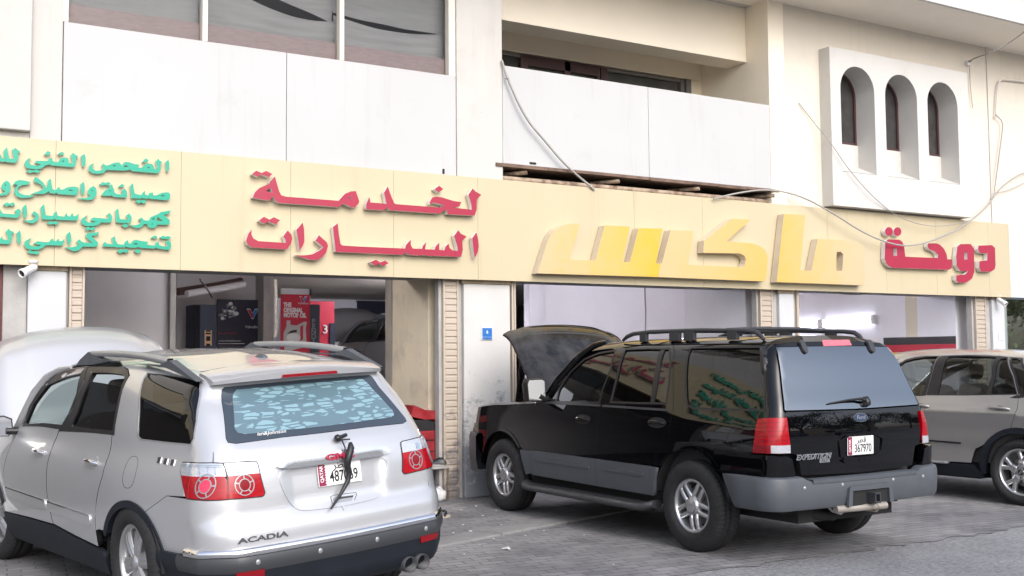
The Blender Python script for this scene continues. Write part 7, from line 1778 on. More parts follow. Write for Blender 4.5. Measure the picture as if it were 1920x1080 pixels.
for m in (False, True):
    mb = MB(); lay(mb, B3, 'R', B3.poly('R', [(0.46, 1.57), (0.56, 1.58), (0.78, 1.15), (0.78, 0.62), (0.725, 0.62), (0.70, 1.14), (0.67, 1.16)]), (), 0, 0.02, 0.06, 0, m); mb.build('rear_pillar', P_bronze, car3)
    mb = MB(); lay(mb, B3, 'R', B3.poly('R', [(0.42, 0.98), (0.78, 1.02), (0.78, 0.82), (0.45, 0.84)]), (), 0.008, 0.02, 0.06, 0, m); mb.build('tail_lamp', M_red, car3)
for nm, x, y, sd in (('wheel', XW, 0.825, 1), ('wheel', -XW, 0.83, 1), ('wheel', XW, -0.825, -1), ('wheel', -XW, -0.83, -1)):
    make_wheel(nm, 0.362, 0.255, 0.249, 5, 'forked', sd, car3, (x, y, 0.358))
for x in (XW, -XW):
    for s in (1, -1): mb = MB(); wheel_wells(mb, x, XZ+0.01, 0.44, 0.52, 0.93, s); mb.build('wheel_well', M_under, car3)
mb = MB().box(-2.1, 2.0, -0.52, 0.52, 0.22, 0.5).box(-0.95, 0.95, -0.85, 0.85, 0.24, 0.42); mb.build('underbody', M_under, car3)
mb = MB().box(-2.0, 1.0, -0.80, 0.80, 0.46, 0.52)
for s in (1, -1): mb.box(-1.9, 1.0, min(s*0.80, s*0.82), max(s*0.80, s*0.82), 0.42, 1.08)
mb.box(0.65, 1.15, -0.78, 0.78, 0.52, 1.06); mb.build('cabin', M_intg, car3)
M_leather = mat('tan_leather', (0.30, 0.25, 0.20), 0.6)
for y in (0.40, -0.40): seat(car3, 0.0, y, 0.56, M_leather)
for y in (0.40, -0.40): seat(car3, -0.88, y, 0.58, M_leather)
# ================================================================== cables, pipes and small fittings on the facade
def wire(name, px, Y, r, m, label, cat='cable', group=None, sag=None, smooth=3):
    pts_ = [on_y(x, y, yy) for (x, y), yy in zip(px, Y if isinstance(Y, (list, tuple)) else [Y]*len(px))]
    for _ in range(smooth):
        q = [pts_[0]]
        for a, b in zip(pts_[:-1], pts_[1:]): q += [a*0.75+b*0.25, a*0.25+b*0.75]
        pts_ = q+[pts_[-1]]
    o = empty(name, tuple(pts_[0])) if False else MB().tube([p-pts_[0] for p in pts_], r, 8).build(name, m)
    o.location = pts_[0]; tag(o, label, cat, group); return o
wire('cable', [(941, 113), (951, 147), (985, 222), (1020, 262), (1060, 310), (1115, 356)], [YW-0.05, YW-0.08, YW-0.10, YW-0.1, YW-0.1, YF-0.02], 0.014, M_cable, 'thick pale cable running down the white balcony panel from the column')
o = MB().box(-0.02, 0.02, -0.02, 0.02, -0.008, 0.008).build('cable_clip', M_cabled); o.location = on_y(951, 147, YW-0.08); tag(o, 'small dark clip gripping the thick cable at the top of the balcony panel', 'clip')
wire('cable', [(1338, 373), (1380, 362), (1440, 354), (1500, 366), (1560, 398), (1620, 438), (1680, 461), (1720, 460), (1760, 447), (1806, 425), (1850, 390), (1868, 362)], [YF-0.05, YF-0.08, YW-0.10, YW-0.12]+[YF-0.17]*6+[YW-0.1, YW-0.06], 0.012, M_cable, 'long slack grey cable drooping across the sign in front of the red word')
wire('cable', [(1868, 362), (1885, 345), (1905, 330), (1935, 318)], YW-0.06, 0.010, M_cable, 'grey cable rising to the right edge above the sign end')
wire('cable', [(1498, 193), (1530, 235), (1560, 270), (1582, 305), (1610, 340), (1640, 372), (1680, 405), (1725, 422), (1770, 425), (1815, 415)], [YW-0.01, YW-0.03, YW-0.25, YW-0.26, YW-0.26, YW-0.27]+[YF-0.12]*4, 0.006, M_cabled, 'thin dark wire hanging across the three arched windows')
wire('cable', [(1815, 115), (1830, 108), (1860, 98), (1900, 76), (1935, 48)], [YW-0.03, YW-0.3, YW-0.6, 10.6, 10.3], 0.010, M_cabled, 'dark cable climbing from the wall bracket to the eave corner')
wire('cable', [(1818, 122), (1819, 160), (1824, 203)], YW-0.03, 0.006, M_cabled, 'short wire hanging straight down from the bracket under the eave')
wire('cable', [(1868, 362), (1895, 356), (1935, 335)], YW-0.04, 0.006, M_cable, 'very thin wire leaving the cable junction to the right')
wire('conduit_pipe', [(1935, 155), (1885, 149), (1876, 150), (1870, 160), (1867, 220)], YW-0.04, 0.013, M_pvc, 'cream conduit bent over at the top near the right edge of the wall', 'pipe', smooth=2)
wire('conduit_pipe', [(1867, 215), (1881, 229), (1879, 250), (1864, 362)], YW-0.05, 0.010, M_cable, 'kinked grey conduit joining the bent pipe to the cable junction', 'pipe', smooth=1)
wire('cable', [(1548, 547), (1600, 553), (1640, 549), (1668, 546)], [YP+0.12]*4, 0.012, M_cable, 'pale cable sagging under the sign in the right doorway')
wire('rope', [(1209, 538), (1210, 570), (1211, 585), (1210, 625)], [12.2]*4, 0.010, M_cabled, 'thin rope hanging in the middle doorway', 'rope')
o = empty('wall_bracket', on_y(1815, 118, YW-0.02)); tag(o, 'small white cable bracket fixed beside the arched window box', 'bracket')
MB().box(-0.03, 0.03, -0.02, 0.02, -0.04, 0.04).build('base', M_plain_white, o, 0.006); MB().tube([(0, -0.02, 0.01), (0, -0.07, 0.02)], 0.012, 8).build('hook', M_cable, o)
# cameras
def cctv(px, py, Y, aim, label):
    p = on_y(px, py, Y); o = empty('security_camera', p); tag(o, label, 'camera')
    MB().lathe([(0.045, 0), (0.045, 0.02), (0.03, 0.03), (0.0001, 0.03)], 20, Matrix.Translation((0, 0, 0.07)) @ Matrix.Rotation(pi, 4, 'X')).build('mount', M_plain_white, o)
    MB().tube([(0, 0, 0.05), (0.0, 0.0, 0.0), Vector(aim)*0.03], 0.016, 10).build('bracket', M_plain_white, o)
    d = Vector(aim).normalized(); Rm = Matrix.Translation(d*0.02) @ d.to_track_quat('Z', 'Y').to_matrix().to_4x4()
    body = MB().lathe([(0.0001, -0.05), (0.03, -0.05), (0.036, -0.03), (0.038, 0.10), (0.044, 0.105), (0.044, 0.135), (0.036, 0.137), (0.034, 0.12), (0.0001, 0.12)], 24, Rm).build('housing', M_plain_white, o)
    MB().lathe([(0.034, 0.122), (0.02, 0.126), (0.0001, 0.128)], 24, Rm).build('lens', M_lens, body)
cctv(62, 502, YP-0.10, (-0.75, -0.55, -0.45), 'white bullet camera under the left end of the sign, pointing left')
cctv(1872, 561, YP-0.06, (0.1, -0.8, -0.6), 'white bullet camera on the narrow pillar at the right end')
# blue number plate on the pillar
p = on_y(913, 622, YP-0.012); o = empty('number_sign', p); tag(o, 'small blue and white building number plate with a 6 on the stained pillar', 'sign')
MB().box(-0.075, 0.075, -0.004, 0.004, -0.098, 0.098).build('plate', M_plain_white, o, 0.004)
MB().box(-0.066, 0.066, -0.008, -0.0045, -0.062, 0.045).build('blue_field', mat('sign_blue', (0.02, 0.14, 0.42), 0.4), o)
MB().box(-0.066, 0.066, -0.008, -0.0045, -0.092, -0.066).build('blue_field', MATS['sign_blue'], o)
MY = Matrix(((1, 0, 0, 0), (0, 0, -1, -0.0085), (0, 1, 0, 0), (0, 0, 0, 1)))
text_ob('number', '6', 0.055, M_plain_white, o, Matrix.Translation((0, 0, -0.005)) @ MY, 0.0006, bold=0.001)
for dx in (-0.055, 0.055): MB().lathe([(0.0001, 0.006), (0.006, 0.004), (0.006, 0)], 10, Matrix.Translation((dx, -0.004, 0.078)) @ Matrix.Rotation(pi/2, 4, 'X')).build('screw', M_jamb, o)
p = on_y(1877, 631, YP-0.005); o = empty('wall_socket', p); tag(o, 'small white switch box low on the narrow right pillar', 'switch')
MB().box(-0.06, 0.06, -0.006, 0.004, -0.06, 0.06).build('plate', M_plain_white, o, 0.004); MB().box(-0.02, 0.02, -0.012, -0.0062, -0.03, 0.03).build('rocker', M_plain_white, o, 0.002)

# ================================================================== inside the workshop
M_navy = mat('poster_navy', (0.010, 0.013, 0.032), 0.4)
M_navy2 = mat('cabinet_blue', (0.012, 0.02, 0.06), 0.4, var=0.2)
M_pred = mat('banner_red', (0.45, 0.015, 0.04), 0.45)
M_inkw = mat('print_white', (0.62, 0.62, 0.62), 0.5)
M_inkg = mat('print_grey', (0.20, 0.21, 0.23), 0.5)
M_inkb = mat('print_blue', (0.03, 0.16, 0.45), 0.5); M_inkr = mat('print_red', (0.40, 0.02, 0.04), 0.5)
def wallm(px, py, Y, off=0.0):
    p = on_y(px, py, Y); return p, Matrix(((1, 0, 0, 0), (0, 0, -1, -off), (0, 1, 0, 0), (0, 0, 0, 1)))
def vlogo(parent, M, s):
    for a, mt_ in (([(-0.5, 0.4), (-0.22, 0.4), (0.06, -0.1), (0.0, -0.4), (-0.08, -0.4)], M_inkr), ([(0.5, 0.4), (0.22, 0.4), (-0.0, -0.02), (0.02, -0.4), (0.10, -0.4)], M_inkb)):
        for k, m_, z in ((1.22, M_inkw, 0.0006), (1.0, mt_, 0.0016)):
            cx = sum(p[0] for p in a)/len(a); cy = sum(p[1] for p in a)/len(a)
            pl_ = [(s*(cx+(x-cx)*k), s*(cy+(y-cy)*k)) for x, y in a]
            MB().prism(pl_, lambda u, v, d: M @ Vector((u, v, z-d)), 0.0005).build('printed_logo', m_, parent)
YPo = 16.9
def W(a, b, Y): return Xf(b, 600, Y)-Xf(a, 600, Y)
# dark advertising board with an engine picture
p, M = wallm(448, 650, YPo); k = (on_y(448, 562, YPo)-on_y(448, 650, YPo)).length
o = empty('wall_board', p); tag(o, 'dark navy oil advertising board with an engine picture at the back of the left bay', 'poster')
wB = W(407, 488.5, YPo); hB = k
MB().box(-wB/2, wB/2, -0.02, 0.02, -hB*0.9, hB).build('board', M_navy, o)
M0 = Matrix(((1, 0, 0, 0), (0, 0, -1, -0.021), (0, 1, 0, 0), (0, 0, 0, 1)))
er = random.Random(11); mb = MB()
for i in range(46):      # the engine picture: many small castings, tubes and rings
    cx, cy = er.gauss(-wB*0.20, wB*0.10), er.gauss(hB*0.72, hB*0.10); r = er.uniform(0.012, 0.05)
    n_ = er.choice((4, 5, 6, 10)); ph = er.uniform(0, 6); st = er.uniform(0.4, 1)
    pl_ = [(cx+r*cos(2*pi*j/n_+ph), cy+r*st*sin(2*pi*j/n_+ph)) for j in range(n_)]
    mb.prism(pl_, lambda u, v, d: M0 @ Vector((u, v, 0.001+0.00012*i-d)), 0.0005, er.choice((0, 1, 1, 2)))
mb.build('engine_picture', [M_inkw, M_inkg, M_navy2], o)
vlogo(o, M0 @ Matrix.Translation((wB*0.30, hB*0.70, 0)), wB*0.24)
text_ob('printed_text', 'Valvoline', wB*0.095, M_inkw, o, M0 @ Matrix.Translation((wB*0.30, hB*0.42, 0)), 0.0006)
text_ob('printed_text', 'FULL SYNTHETIC', wB*0.055, M_inkr, o, M0 @ Matrix.Translation((-wB*0.28, hB*0.28, 0)), 0.0006)
text_ob('printed_text', 'ENGINE PERFORMANCE OIL', wB*0.040, M_inkw, o, M0 @ Matrix.Translation((-wB*0.22, hB*0.12, 0)), 0.0006)
MB().prism([(-wB*0.48, hB*0.06), (wB*0.12, hB*0.06), (wB*0.12, hB*0.07), (-wB*0.48, hB*0.07)], lambda u, v, d: M0 @ Vector((u, v, 0.001-d)), 0.0005).build('printed_line', M_inkw, o)
for cx, s_ in ((-0.44, 0.08), (-0.26, 0.15)):
    mb = MB(); a = wB*s_
    mb.prism([(wB*cx-a*0.4, -hB*0.35), (wB*cx+a*0.4, -hB*0.35), (wB*cx+a*0.4, -hB*0.12), (wB*cx+a*0.1, -hB*0.08), (wB*cx-a*0.4, -hB*0.12)], lambda u, v, d: M0 @ Vector((u, v, 0.001-d)), 0.0005); mb.build('bottle_picture', M_inkg, o)
# blue cabinet left of the board
p = on_z(0, 0, 0) if False else on_y(388, 640, 16.2); x0, x1_ = Xf(365, 600, 16.2), Xf(405, 600, 16.2); zt_ = Zf(385, 571, 16.2)
o = empty('tool_cabinet', ((x0+x1_)/2, 16.2, 0)); tag(o, 'tall dark blue cabinet with an orange notice standing left of the engine board', 'cabinet'); hw = (x1_-x0)/2
MB().box(-hw, hw, 0, 0.5, 0.05, zt_).build('body', M_navy2, o, 0.006); MB().box(-hw+0.07, hw-0.01, -0.02, -0.001, 0.1, zt_-0.02).build('door', M_navy2, o, 0.004)
MB().box(-hw-0.005, -hw+0.065, -0.025, 0.0, 0.05, zt_-0.01).build('side_panel', M_black, o)
a, b = on_y(384, 619, 16.17), on_y(397, 648, 16.17)
nt_ = MB().box(a.x-o.location.x, b.x-o.location.x, -0.028, -0.021, b.z, a.z).build('notice', mat('notice_orange', (0.55, 0.36, 0.20), 0.6), o)
c = (a+b)/2; 
for dz, ww, hh in ((0.10, 0.035, 0.012), (0.065, 0.04, 0.012), (-0.01, 0.03, 0.035), (-0.10, 0.03, 0.015)):
    MB().box(c.x-o.location.x-ww, c.x-o.location.x+ww, -0.031, -0.0285, c.z+dz-hh, c.z+dz+hh).build('printed_mark', M_black, nt_)
# red pull-up banner with the oil can
YB_ = 15.9
p = on_y(553.5, 650, YB_); wR = W(526, 580.5, YB_); zt_ = Zf(553, 541, YB_)
o = empty('pull_up_banner', (p.x, YB_, 0)); tag(o, 'red pull up oil banner with white headline in the left bay', 'banner')
zr_ = Zf(553, 552, YB_)
MB().box(-wR/2, wR/2, 0, 0.012, 0.08, zr_).build('sheet', M_pred, o); MB().box(-wR/2, wR/2, -0.004, 0.014, zr_+0.001, zt_).build('top_sheet', M_inkg if False else mat('banner_white', (0.5, 0.5, 0.51), 0.5), o)
MB().box(-wR/2-0.03, wR/2+0.03, -0.1, 0.1, 0.0, 0.08).build('foot', M_silverp, o, 0.01); MB().box(wR/2-0.01, wR/2+0.02, -0.012, 0.02, zt_-0.10, zt_).build('pole_top', M_trim, o)
Mb = Matrix(((1, 0, 0, 0), (0, 0, -1, -0.001), (0, 1, 0, 0), (0, 0, 0, 1)))
zc = lambda py: Zf(553, py, YB_)
for t_, py in (('THE', 572), ('ORIGINAL', 582), ('MOTOR OIL', 591.5)):
    text_ob('printed_text', t_, abs(zc(566)-zc(577))*1.02, M_inkw, o, Matrix.Translation((-wR/2+0.045, 0, zc(py))) @ Mb, 0.0006, 'LEFT', bold=0.005, sx=0.72)
vlogo(o, Matrix.Translation((wR*0.27, 0, zc(562))) @ Mb, wR*0.24)
text_ob('printed_text', 'Valvoline', wR*0.10, M_inkw, o, Matrix.Translation((wR*0.27, 0, zc(568.5))) @ Mb, 0.0006)
can = [(-0.40, 640), (-0.40, 625), (-0.30, 611), (-0.30, 601), (-0.17, 601), (-0.17, 609), (0.05, 610), (0.30, 603), (0.40, 603), (0.36, 615), (0.40, 650), (-0.36, 660)]
MB().prism([(wR*x, zc(y)) for x, y in can], lambda u, v, d: Vector((u, -0.0025-d+0.0, v)), -0.001, 0, None, [[(wR*x, zc(y)) for x, y in ((0.17, 612), (0.27, 609), (0.27, 636), (0.17, 640))]]).build('can_picture', mat('print_silver', (0.42, 0.40, 0.40), 0.4), o)
MB().prism([(wR*(-0.06+0.24*cos(2*pi*k_/24)), zc(633+8*sin(2*pi*k_/24))) for k_ in range(24)], lambda u, v, d: Vector((u, -0.0045-d, v)), -0.001).build('can_label', M_inkw, o)
MB().prism([(wR*x, zc(y)) for x, y in ((-0.30, 626), (-0.15, 620), (0.05, 618), (0.05, 623), (-0.1, 624))], lambda u, v, d: Vector((u, -0.0045-d, v)), -0.001).build('can_band', M_trim, o)
# dark panel with vertical letters, red panel behind
Yq = 16.8
o = empty('wall_panel', (Xf(590, 600, Yq), Yq, 0)); wq = W(581, 600, Yq); zq = Zf(590, 571, Yq); tag(o, 'dark grey blue display panel with vertical letters beside the red banner', 'panel')
MB().box(-wq/2, wq/2, 0, 0.05, 0.0, zq).build('board', mat('panel_slate', (0.035, 0.05, 0.068), 0.4), o)
for i, ch in enumerate('BENDIX'):
    text_ob('printed_text', ch, 0.115, M_inkg, o, Matrix.Translation((-wq*0.10, 0, Zf(588, 603+9.4*i, Yq))) @ Mb, 0.0006, bold=0.004)
Yr = 17.6
o = empty('wall_panel', (Xf(604, 600, Yr), Yr, 0)); wr_ = W(581, 627, Yr); tag(o, 'plain red panel on the back wall, half hidden by the slate one', 'panel')
MB().box(-wr_/2, wr_/2, 0, 0.04, 1.2, Zf(604, 565, Yr)).build('board', M_pred, o); MB().box(-wr_/2+0.35, wr_/2, -0.02, -0.001, 0.4, Zf(610, 606, Yr)).build('poster', M_navy, o)
text_ob('printed_text', '3', 0.2, M_inkw, o, Matrix.Translation((0.05, -0.0205, Zf(603, 618, Yr))) @ Mb, 0.0006, bold=0.004)
Ys = 24.5
o = empty('wall_panel', (Xf(698, 600, Ys), Ys, Zf(698, 640, Ys))); ws_ = W(672, 726, Ys); tag(o, 'large dark navy panel high on the rear wall behind the lifted car', 'panel')
MB().box(-ws_/2, ws_/2, 0, 0.05, 0, Zf(698, 566, Ys)-o.location.z).build('board', M_navy, o); MB().box(-ws_/2-0.02, ws_/2+0.02, -0.01, 0.06, Zf(698, 566, Ys)-o.location.z, Zf(698, 564, Ys)-o.location.z).build('frame', M_trim, o)
# wrapped pipe and sloping duct
wire('wrapped_pipe', [(516, 524), (518, 560), (517, 590), (519, 612), (516, 631)], [14.3]*5, 0.022, mat('wrapping_tape', (0.50, 0.46, 0.38), 0.8, var=0.2, vscale=20), 'pipe wrapped in pale tape hanging before the red banner', 'pipe')
wire('roof_beam', [(333, 547), (400, 537), (452, 527)], [15.6, 15.9, 16.2], 0.055, M_brown, 'dark brown sloping roof beam in the left bay', 'beam', smooth=1)
wire('duct_pipe', [(350, 551), (400, 543), (458, 533)], [15.5, 15.7, 15.9], 0.05, M_in, 'grey sloping pipe just under the brown beam in the left bay', 'pipe', smooth=1)
wire('cable', [(375, 524), (388, 541), (398, 558)], [14.8, 15.0, 15.2], 0.012, M_trim, 'thin black cable dropping to the engine board')
# fluorescent fittings
def tubes(name, a, b, label, r=0.016, dz=0.085, M_tube=M_tube):
    o = empty(name, a); tag(o, label, 'light'); b = Vector(b)-Vector(a)
    MB().tube([(0, 0, dz/2), b+Vector((0, 0, dz/2))], r, 12).build('tube', M_tube, o); MB().tube([(0, 0, -dz/2), b+Vector((0, 0, -dz/2))], r, 12).build('tube', M_tube, o)
    for q in (Vector((0, 0, 0)), b): MB().box(q.x-0.03, q.x+0.05, q.y-0.03, q.y+0.03, q.z-dz*0.8, q.z+dz*0.8).build('holder', M_plain_white, o, 0.004)
XT = XG3-0.02
pA, pB, pC = on_x(1637, 598.5, XT), on_x(1541, 606.5, XT), on_x(1470, 612, XT)
tubes('tube_light', pA, pB, 'lit twin fluorescent tube nearest the door on the right bay wall', dz=0.10)
tubes('tube_light', pB+Vector((0, 0.06, -0.01)), pC, 'lit twin fluorescent tube farther in on the right bay wall, half hidden by the pillar', dz=0.10)
tubes('tube_light', (11.6, 14.2, 2.98), (13.1, 14.2, 2.98), 'ceiling tube inside the middle bay hidden above the door head', M_tube=M_tube2)
tubes('tube_light', (7.6, 16.6, 2.98), (9.1, 16.6, 2.98), 'ceiling tube deep inside the left bay hidden above the door head', M_tube=M_tube2)
tubes('tube_light', (3.6, 13.0, 2.98), (5.1, 13.0, 2.98), 'unseen ceiling tube added just inside the left bay to brighten its walls', M_tube=M_tube3)  # added fill, lifts the partition
tubes('tube_light', (8.4, 17.8, 3.0), (9.9, 17.8, 3.0), 'unseen ceiling tube added to brighten the back of the left bay', M_tube=M_tube2)  # added fill for the rear of the bay
# red tool chest just inside the left bay
def onq(px, py): return on_y(px, py, 11.66)
o = empty('tool_chest', (onq(795, 850).x, 11.66, 0)); tag(o, 'scuffed red steel tool chest with its lid up beside the beige wall', 'tool chest')
M_chest = mat('chest_red', (0.26, 0.015, 0.02), 0.45, var=0.35, vscale=6, rvar=0.15)
x0, x1_ = onq(769, 800).x-o.location.x, XG1-0.02-o.location.x; zl = onq(795, 806).z
MB().box(x0-0.05, x1_, -0.12, 0.25, 0.40, zl).build('body', M_chest, o, 0.015)
for z in (0.55, 0.68, 0.8): MB().box(x0-0.045, x1_-0.02, -0.128, -0.121, z, z+0.012).build('drawer_gap', M_trim, o)
MB().box(x0-0.03, x1_, -0.1, 0.25, zl+0.001, onq(795, 786).z).build('tray', M_trim, o)
lid = [(769, 759), (790, 768), (800, 769), (819, 770), (820, 793), (800, 788), (775, 783), (763, 780)]
q = [(onq(*a).x-o.location.x, onq(*a).z) for a in lid]; MB().prism(q, lambda u, v, d: Vector((u, -0.10+d, v)), 0.34).build('lid', M_chest, o, 0.01)
for dx in (x0, x1_-0.05): MB().box(dx-0.015, dx+0.015, -0.1, -0.07, 0, 0.40).build('leg', M_trim, o)
o = empty('low_stool', (onq(808, 900).x-0.02, 11.5, 0)); tag(o, 'low dark stool with an old shoe on it beside the red tool chest', 'stool')
MB().box(-0.16, 0.13, -0.12, 0.12, 0.36, 0.385).build('seat', M_jamb, o, 0.005)
for a, b in ((-0.14, -0.1), (0.11, -0.1), (-0.14, 0.1), (0.11, 0.1)): MB().tube([(a, b, 0), (a, b, 0.36)], 0.013, 8).build('leg', M_rust, o)
def blob(name, loc, rx, ry, rz, m, seed, label, cat, wob=0.25):
    r_ = random.Random(seed); mb = MB(); n1, n2 = 14, 9; vs = []
    for j in range(n2):
        a = -pi/2+pi*j/(n2-1)
        for i in range(n1):
            k_ = 1+wob*(r_.random()-0.5); z_ = sin(a)
            vs.append((rx*cos(a)*cos(2*pi*i/n1)*k_, ry*cos(a)*sin(2*pi*i/n1)*k_, max(0, rz*(z_*k_+0.85))))
    mb.add(vs, [(j*n1+i, j*n1+(i+1) % n1, (j+1)*n1+(i+1) % n1, (j+1)*n1+i) for j in range(n2-1) for i in range(n1)], 0, True)
    o = mb.build(name, m); o.location = loc; tag(o, label, cat); return o
M_bag = mat('bag_white', (0.62, 0.63, 0.63), 0.4, var=0.1, vscale=15)
blob('plastic_bag', on_z(822, 939, 0), 0.085, 0.09, 0.085, M_bag, 4, 'crumpled white plastic bag on the floor by the shutter', 'bag', 0.35)
# an old shoe on the stool, sandal on the paving
def shoe(name, loc, rz, m, sole, label, flat_=False):
    o = empty(name, loc, rz); tag(o, label, 'shoe')
    out = [(0.13*cos(t)*(1.0 if cos(t) > 0 else 0.95), 0.045*sin(t)*(1+0.18*cos(t))) for t in [2*pi*k/24 for k in range(24)]]
    MB().prism(out, lambda u, v, d: Vector((u, v, 0.022-d)), 0.022).build('sole', sole, o, 0.004)
    if flat_:
        MB().tube([(0.0, -0.05, 0.02), (0.04, -0.03, 0.06), (0.06, 0, 0.068), (0.04, 0.03, 0.06), (0.0, 0.05, 0.02)], 0.012, 8).build('strap', m, o)
        MB().tube([(0.06, 0, 0.068), (0.09, 0, 0.03)], 0.008, 6).build('strap', m, o)
    else:
        mb = MB(); rows = []
        for x, w_, h in ((-0.12, 0.03, 0.05), (-0.10, 0.038, 0.10), (-0.03, 0.040, 0.10), (0.03, 0.044, 0.075), (0.09, 0.043, 0.05), (0.125, 0.02, 0.03)):
            rows.append([(x, w_*cos(a), 0.02+(h-0.02)*sin(a)) for a in np.linspace(0, pi, 9)])
        mb.add([p for r_ in rows for p in r_], [(i*9+j, i*9+j+1, (i+1)*9+j+1, (i+1)*9+j) for i in range(5) for j in range(8)], 0, True); mb.build('upper', m, o)
    return o
shoe('old_shoe', (onq(808, 900).x-0.02, 11.48, 0.386), radians(150), M_trim, M_jamb, 'worn black shoe lying on the low stool')
shoe('sandal', on_z(827, 971, 0), radians(20), M_trim, mat('sandal_sole', (0.42, 0.38, 0.32), 0.7), 'single pale sandal lying on the paving behind the silver car', True)
# litter
lr = random.Random(21)
M_lit = mat('scrap_white', (0.62, 0.61, 0.58), 0.7)
def scrap(px, py, s_, label='tiny pale scrap of litter on the grey paving', group='tiny pale scraps of litter on the paving'):
    p = on_z(px, py, 0.0); mb = MB(); n_ = lr.randint(5, 7)
    pl_ = [(s_*lr.uniform(0.5, 1)*cos(2*pi*k/n_), s_*lr.uniform(0.4, 0.9)*sin(2*pi*k/n_)) for k in range(n_)]
    vs = [(x, y, 0.006+lr.uniform(0, s_*0.35)) for x, y in pl_]; 
    mb.add(vs+[(x*0.96, y*0.96, z-0.004) for x, y, z in vs], [tuple(range(n_)), tuple(reversed(range(n_, 2*n_)))]+[(i, n_+i, n_+(i+1) % n_, (i+1) % n_) for i in range(n_)])
    o = mb.build('litter_scrap', M_lit); o.location = p; o.rotation_euler.z = lr.uniform(0, 6); tag(o, label, 'litter', group)
scrap(950, 1031, 0.05, 'largest white paper scrap on the paving in front of the concrete strip', None)
for px, py, s_ in ((868, 985, .018), (882, 997, .02), (905, 968, .018), (925, 1012, .016), (865, 957, .02), (893, 950, .02), (908, 1005, .012), (940, 985, .013), (985, 1005, .013), (1020, 996, .013), (870, 1040, .014), (1060, 985, .011), (900, 1022, .011), (1150, 1060, .012), (930, 958, .015), (1095, 1004, .011), (1690, 1006, .012), (850, 1000, .014)): scrap(px, py, s_)
# ================================================================== the car on the lift at the back of the left bay
c4 = copy_tree(car2); c4.location = (0, 0, 0)
tag(c4, 'dark grey car with its bonnet raised on the lift deep in the left bay', 'car')
c4.rotation_euler = (0, 0, radians(99))
hl = Matrix.Rotation(radians(99), 4, 'Z') @ Vector((0.27, 0.95, 1.03))
tgt = on_y(668, 658, 20.4); c4.location = tgt-hl
def regrey(o):
    if o.type == 'MESH':
        for sl_ in o.material_slots:
            if sl_.material == P_silver: sl_.link = 'OBJECT'; sl_.material = P_grey
    for ch in o.children: regrey(ch)
regrey(c4)
lz = c4.location.z
lift = empty('car_lift', (c4.location.x, c4.location.y, 0), radians(99)); tag(lift, 'low ramp lift under the dark grey car in the left bay', 'car lift')
for s in (1, -1):
    MB().box(-2.3, 2.3, s*0.82-0.25, s*0.82+0.25, lz-0.12, lz-0.01).build('ramp', M_jamb, lift, 0.01)
    for x in (-2.0, 2.0): MB().box(x-0.09, x+0.09, s*1.15-0.09, s*1.15+0.09, 0, lz+0.3).build('post', M_blue, lift, 0.01)
# ================================================================== across the street, behind the camera: what the paint and glass mirror
M_leaf = mat('leaf_green', (0.055, 0.085, 0.028), 0.7, var=0.5, vscale=0.9, col2=(0.10, 0.11, 0.035), mixscale=0.7)
M_bark = mat('bark', (0.12, 0.09, 0.065), 0.9, var=0.3, vscale=6)
def make_tree(seed, ht, rad):
    r = random.Random(seed); root = empty('street_tree', (0, 0, 0))
    mb = MB(); lean = r.uniform(-0.3, 0.3)
    mb.tube([(0, 0, 0), (lean*0.3, 0.05, ht*0.2), (lean, 0.1, ht*0.42)], [0.20, 0.15, 0.11], 10)
    tips = []
    for k in range(7):
        a = 2*pi*k/7+r.uniform(-0.3, 0.3); L_ = rad*r.uniform(0.5, 0.85); p0 = Vector((lean, 0.1, ht*r.uniform(0.34, 0.44))); p2 = p0+Vector((L_*cos(a), L_*sin(a), ht*r.uniform(0.14, 0.42)))
        pm = (p0+p2)/2+Vector((0, 0, 0.25)); mb.tube([p0, pm, p2], [0.07, 0.05, 0.02], 7); tips += [pm, p2, p2+Vector((r.uniform(-.6, .6), r.uniform(-.6, .6), r.uniform(0, .8)))]
    tips += [Vector((lean, 0, ht*0.8)), Vector((lean+0.5, 0.3, ht*0.7))]
    mb.build('trunk', M_bark, root)
    vs, fs = [], []
    for t in tips:
        cr = rad*r.uniform(0.22, 0.42)
        for _ in range(150):
            d = Vector((r.gauss(0, 1), r.gauss(0, 1), r.gauss(0, 0.7))).normalized()*cr*r.random()**0.45; p = t+d
            n = Vector((r.gauss(0, 1), r.gauss(0, 1), r.gauss(0, 1))).normalized(); u = n.orthogonal().normalized(); v = n.cross(u); s_ = r.uniform(0.07, 0.15)
            b = len(vs); vs += [p-u*s_, p-v*s_*0.5, p+u*s_, p+v*s_*0.5]; fs.append((b, b+1, b+2, b+3))
    mb = MB(); mb.add(vs, fs, 0); mb.build('crown', M_leaf, root); return root
protos = [make_tree(5, 6.2, 2.6), make_tree(9, 5.0, 2.3), make_tree(14, 7.0, 3.0)]
spots = [(-24, -27), (-15, -25), (-6, -28), (4, -26), (13, -25), (20, -27.5), (27, -24.5), (35, -26), (42, -28), (51, -25), (60, -27)]
tl = ['first', 'second', 'third', 'fourth', 'fifth', 'sixth', 'seventh', 'eighth', 'ninth', 'tenth', 'eleventh']
used = set()
for i, (x, y) in enumerate(spots):
    k = i % 3; t = protos[k] if k not in used else copy_tree(protos[k]); used.add(k)
    t.location = (x, y if x < 10 else y+6.5, 0); t.rotation_euler = (0, 0, i*1.3); t.scale = (1, 1, 1) if x < 10 else (1.5, 1.5, 1.55)
    tag(t, 'bushy green street tree, %s from the left in the row across the street' % tl[i], 'tree', 'street trees across the road')
M_hw = mat('house_wall', (0.52, 0.44, 0.33), 0.85, var=0.1)
M_hg = mat('house_glass', (0.03, 0.035, 0.04), 0.15)
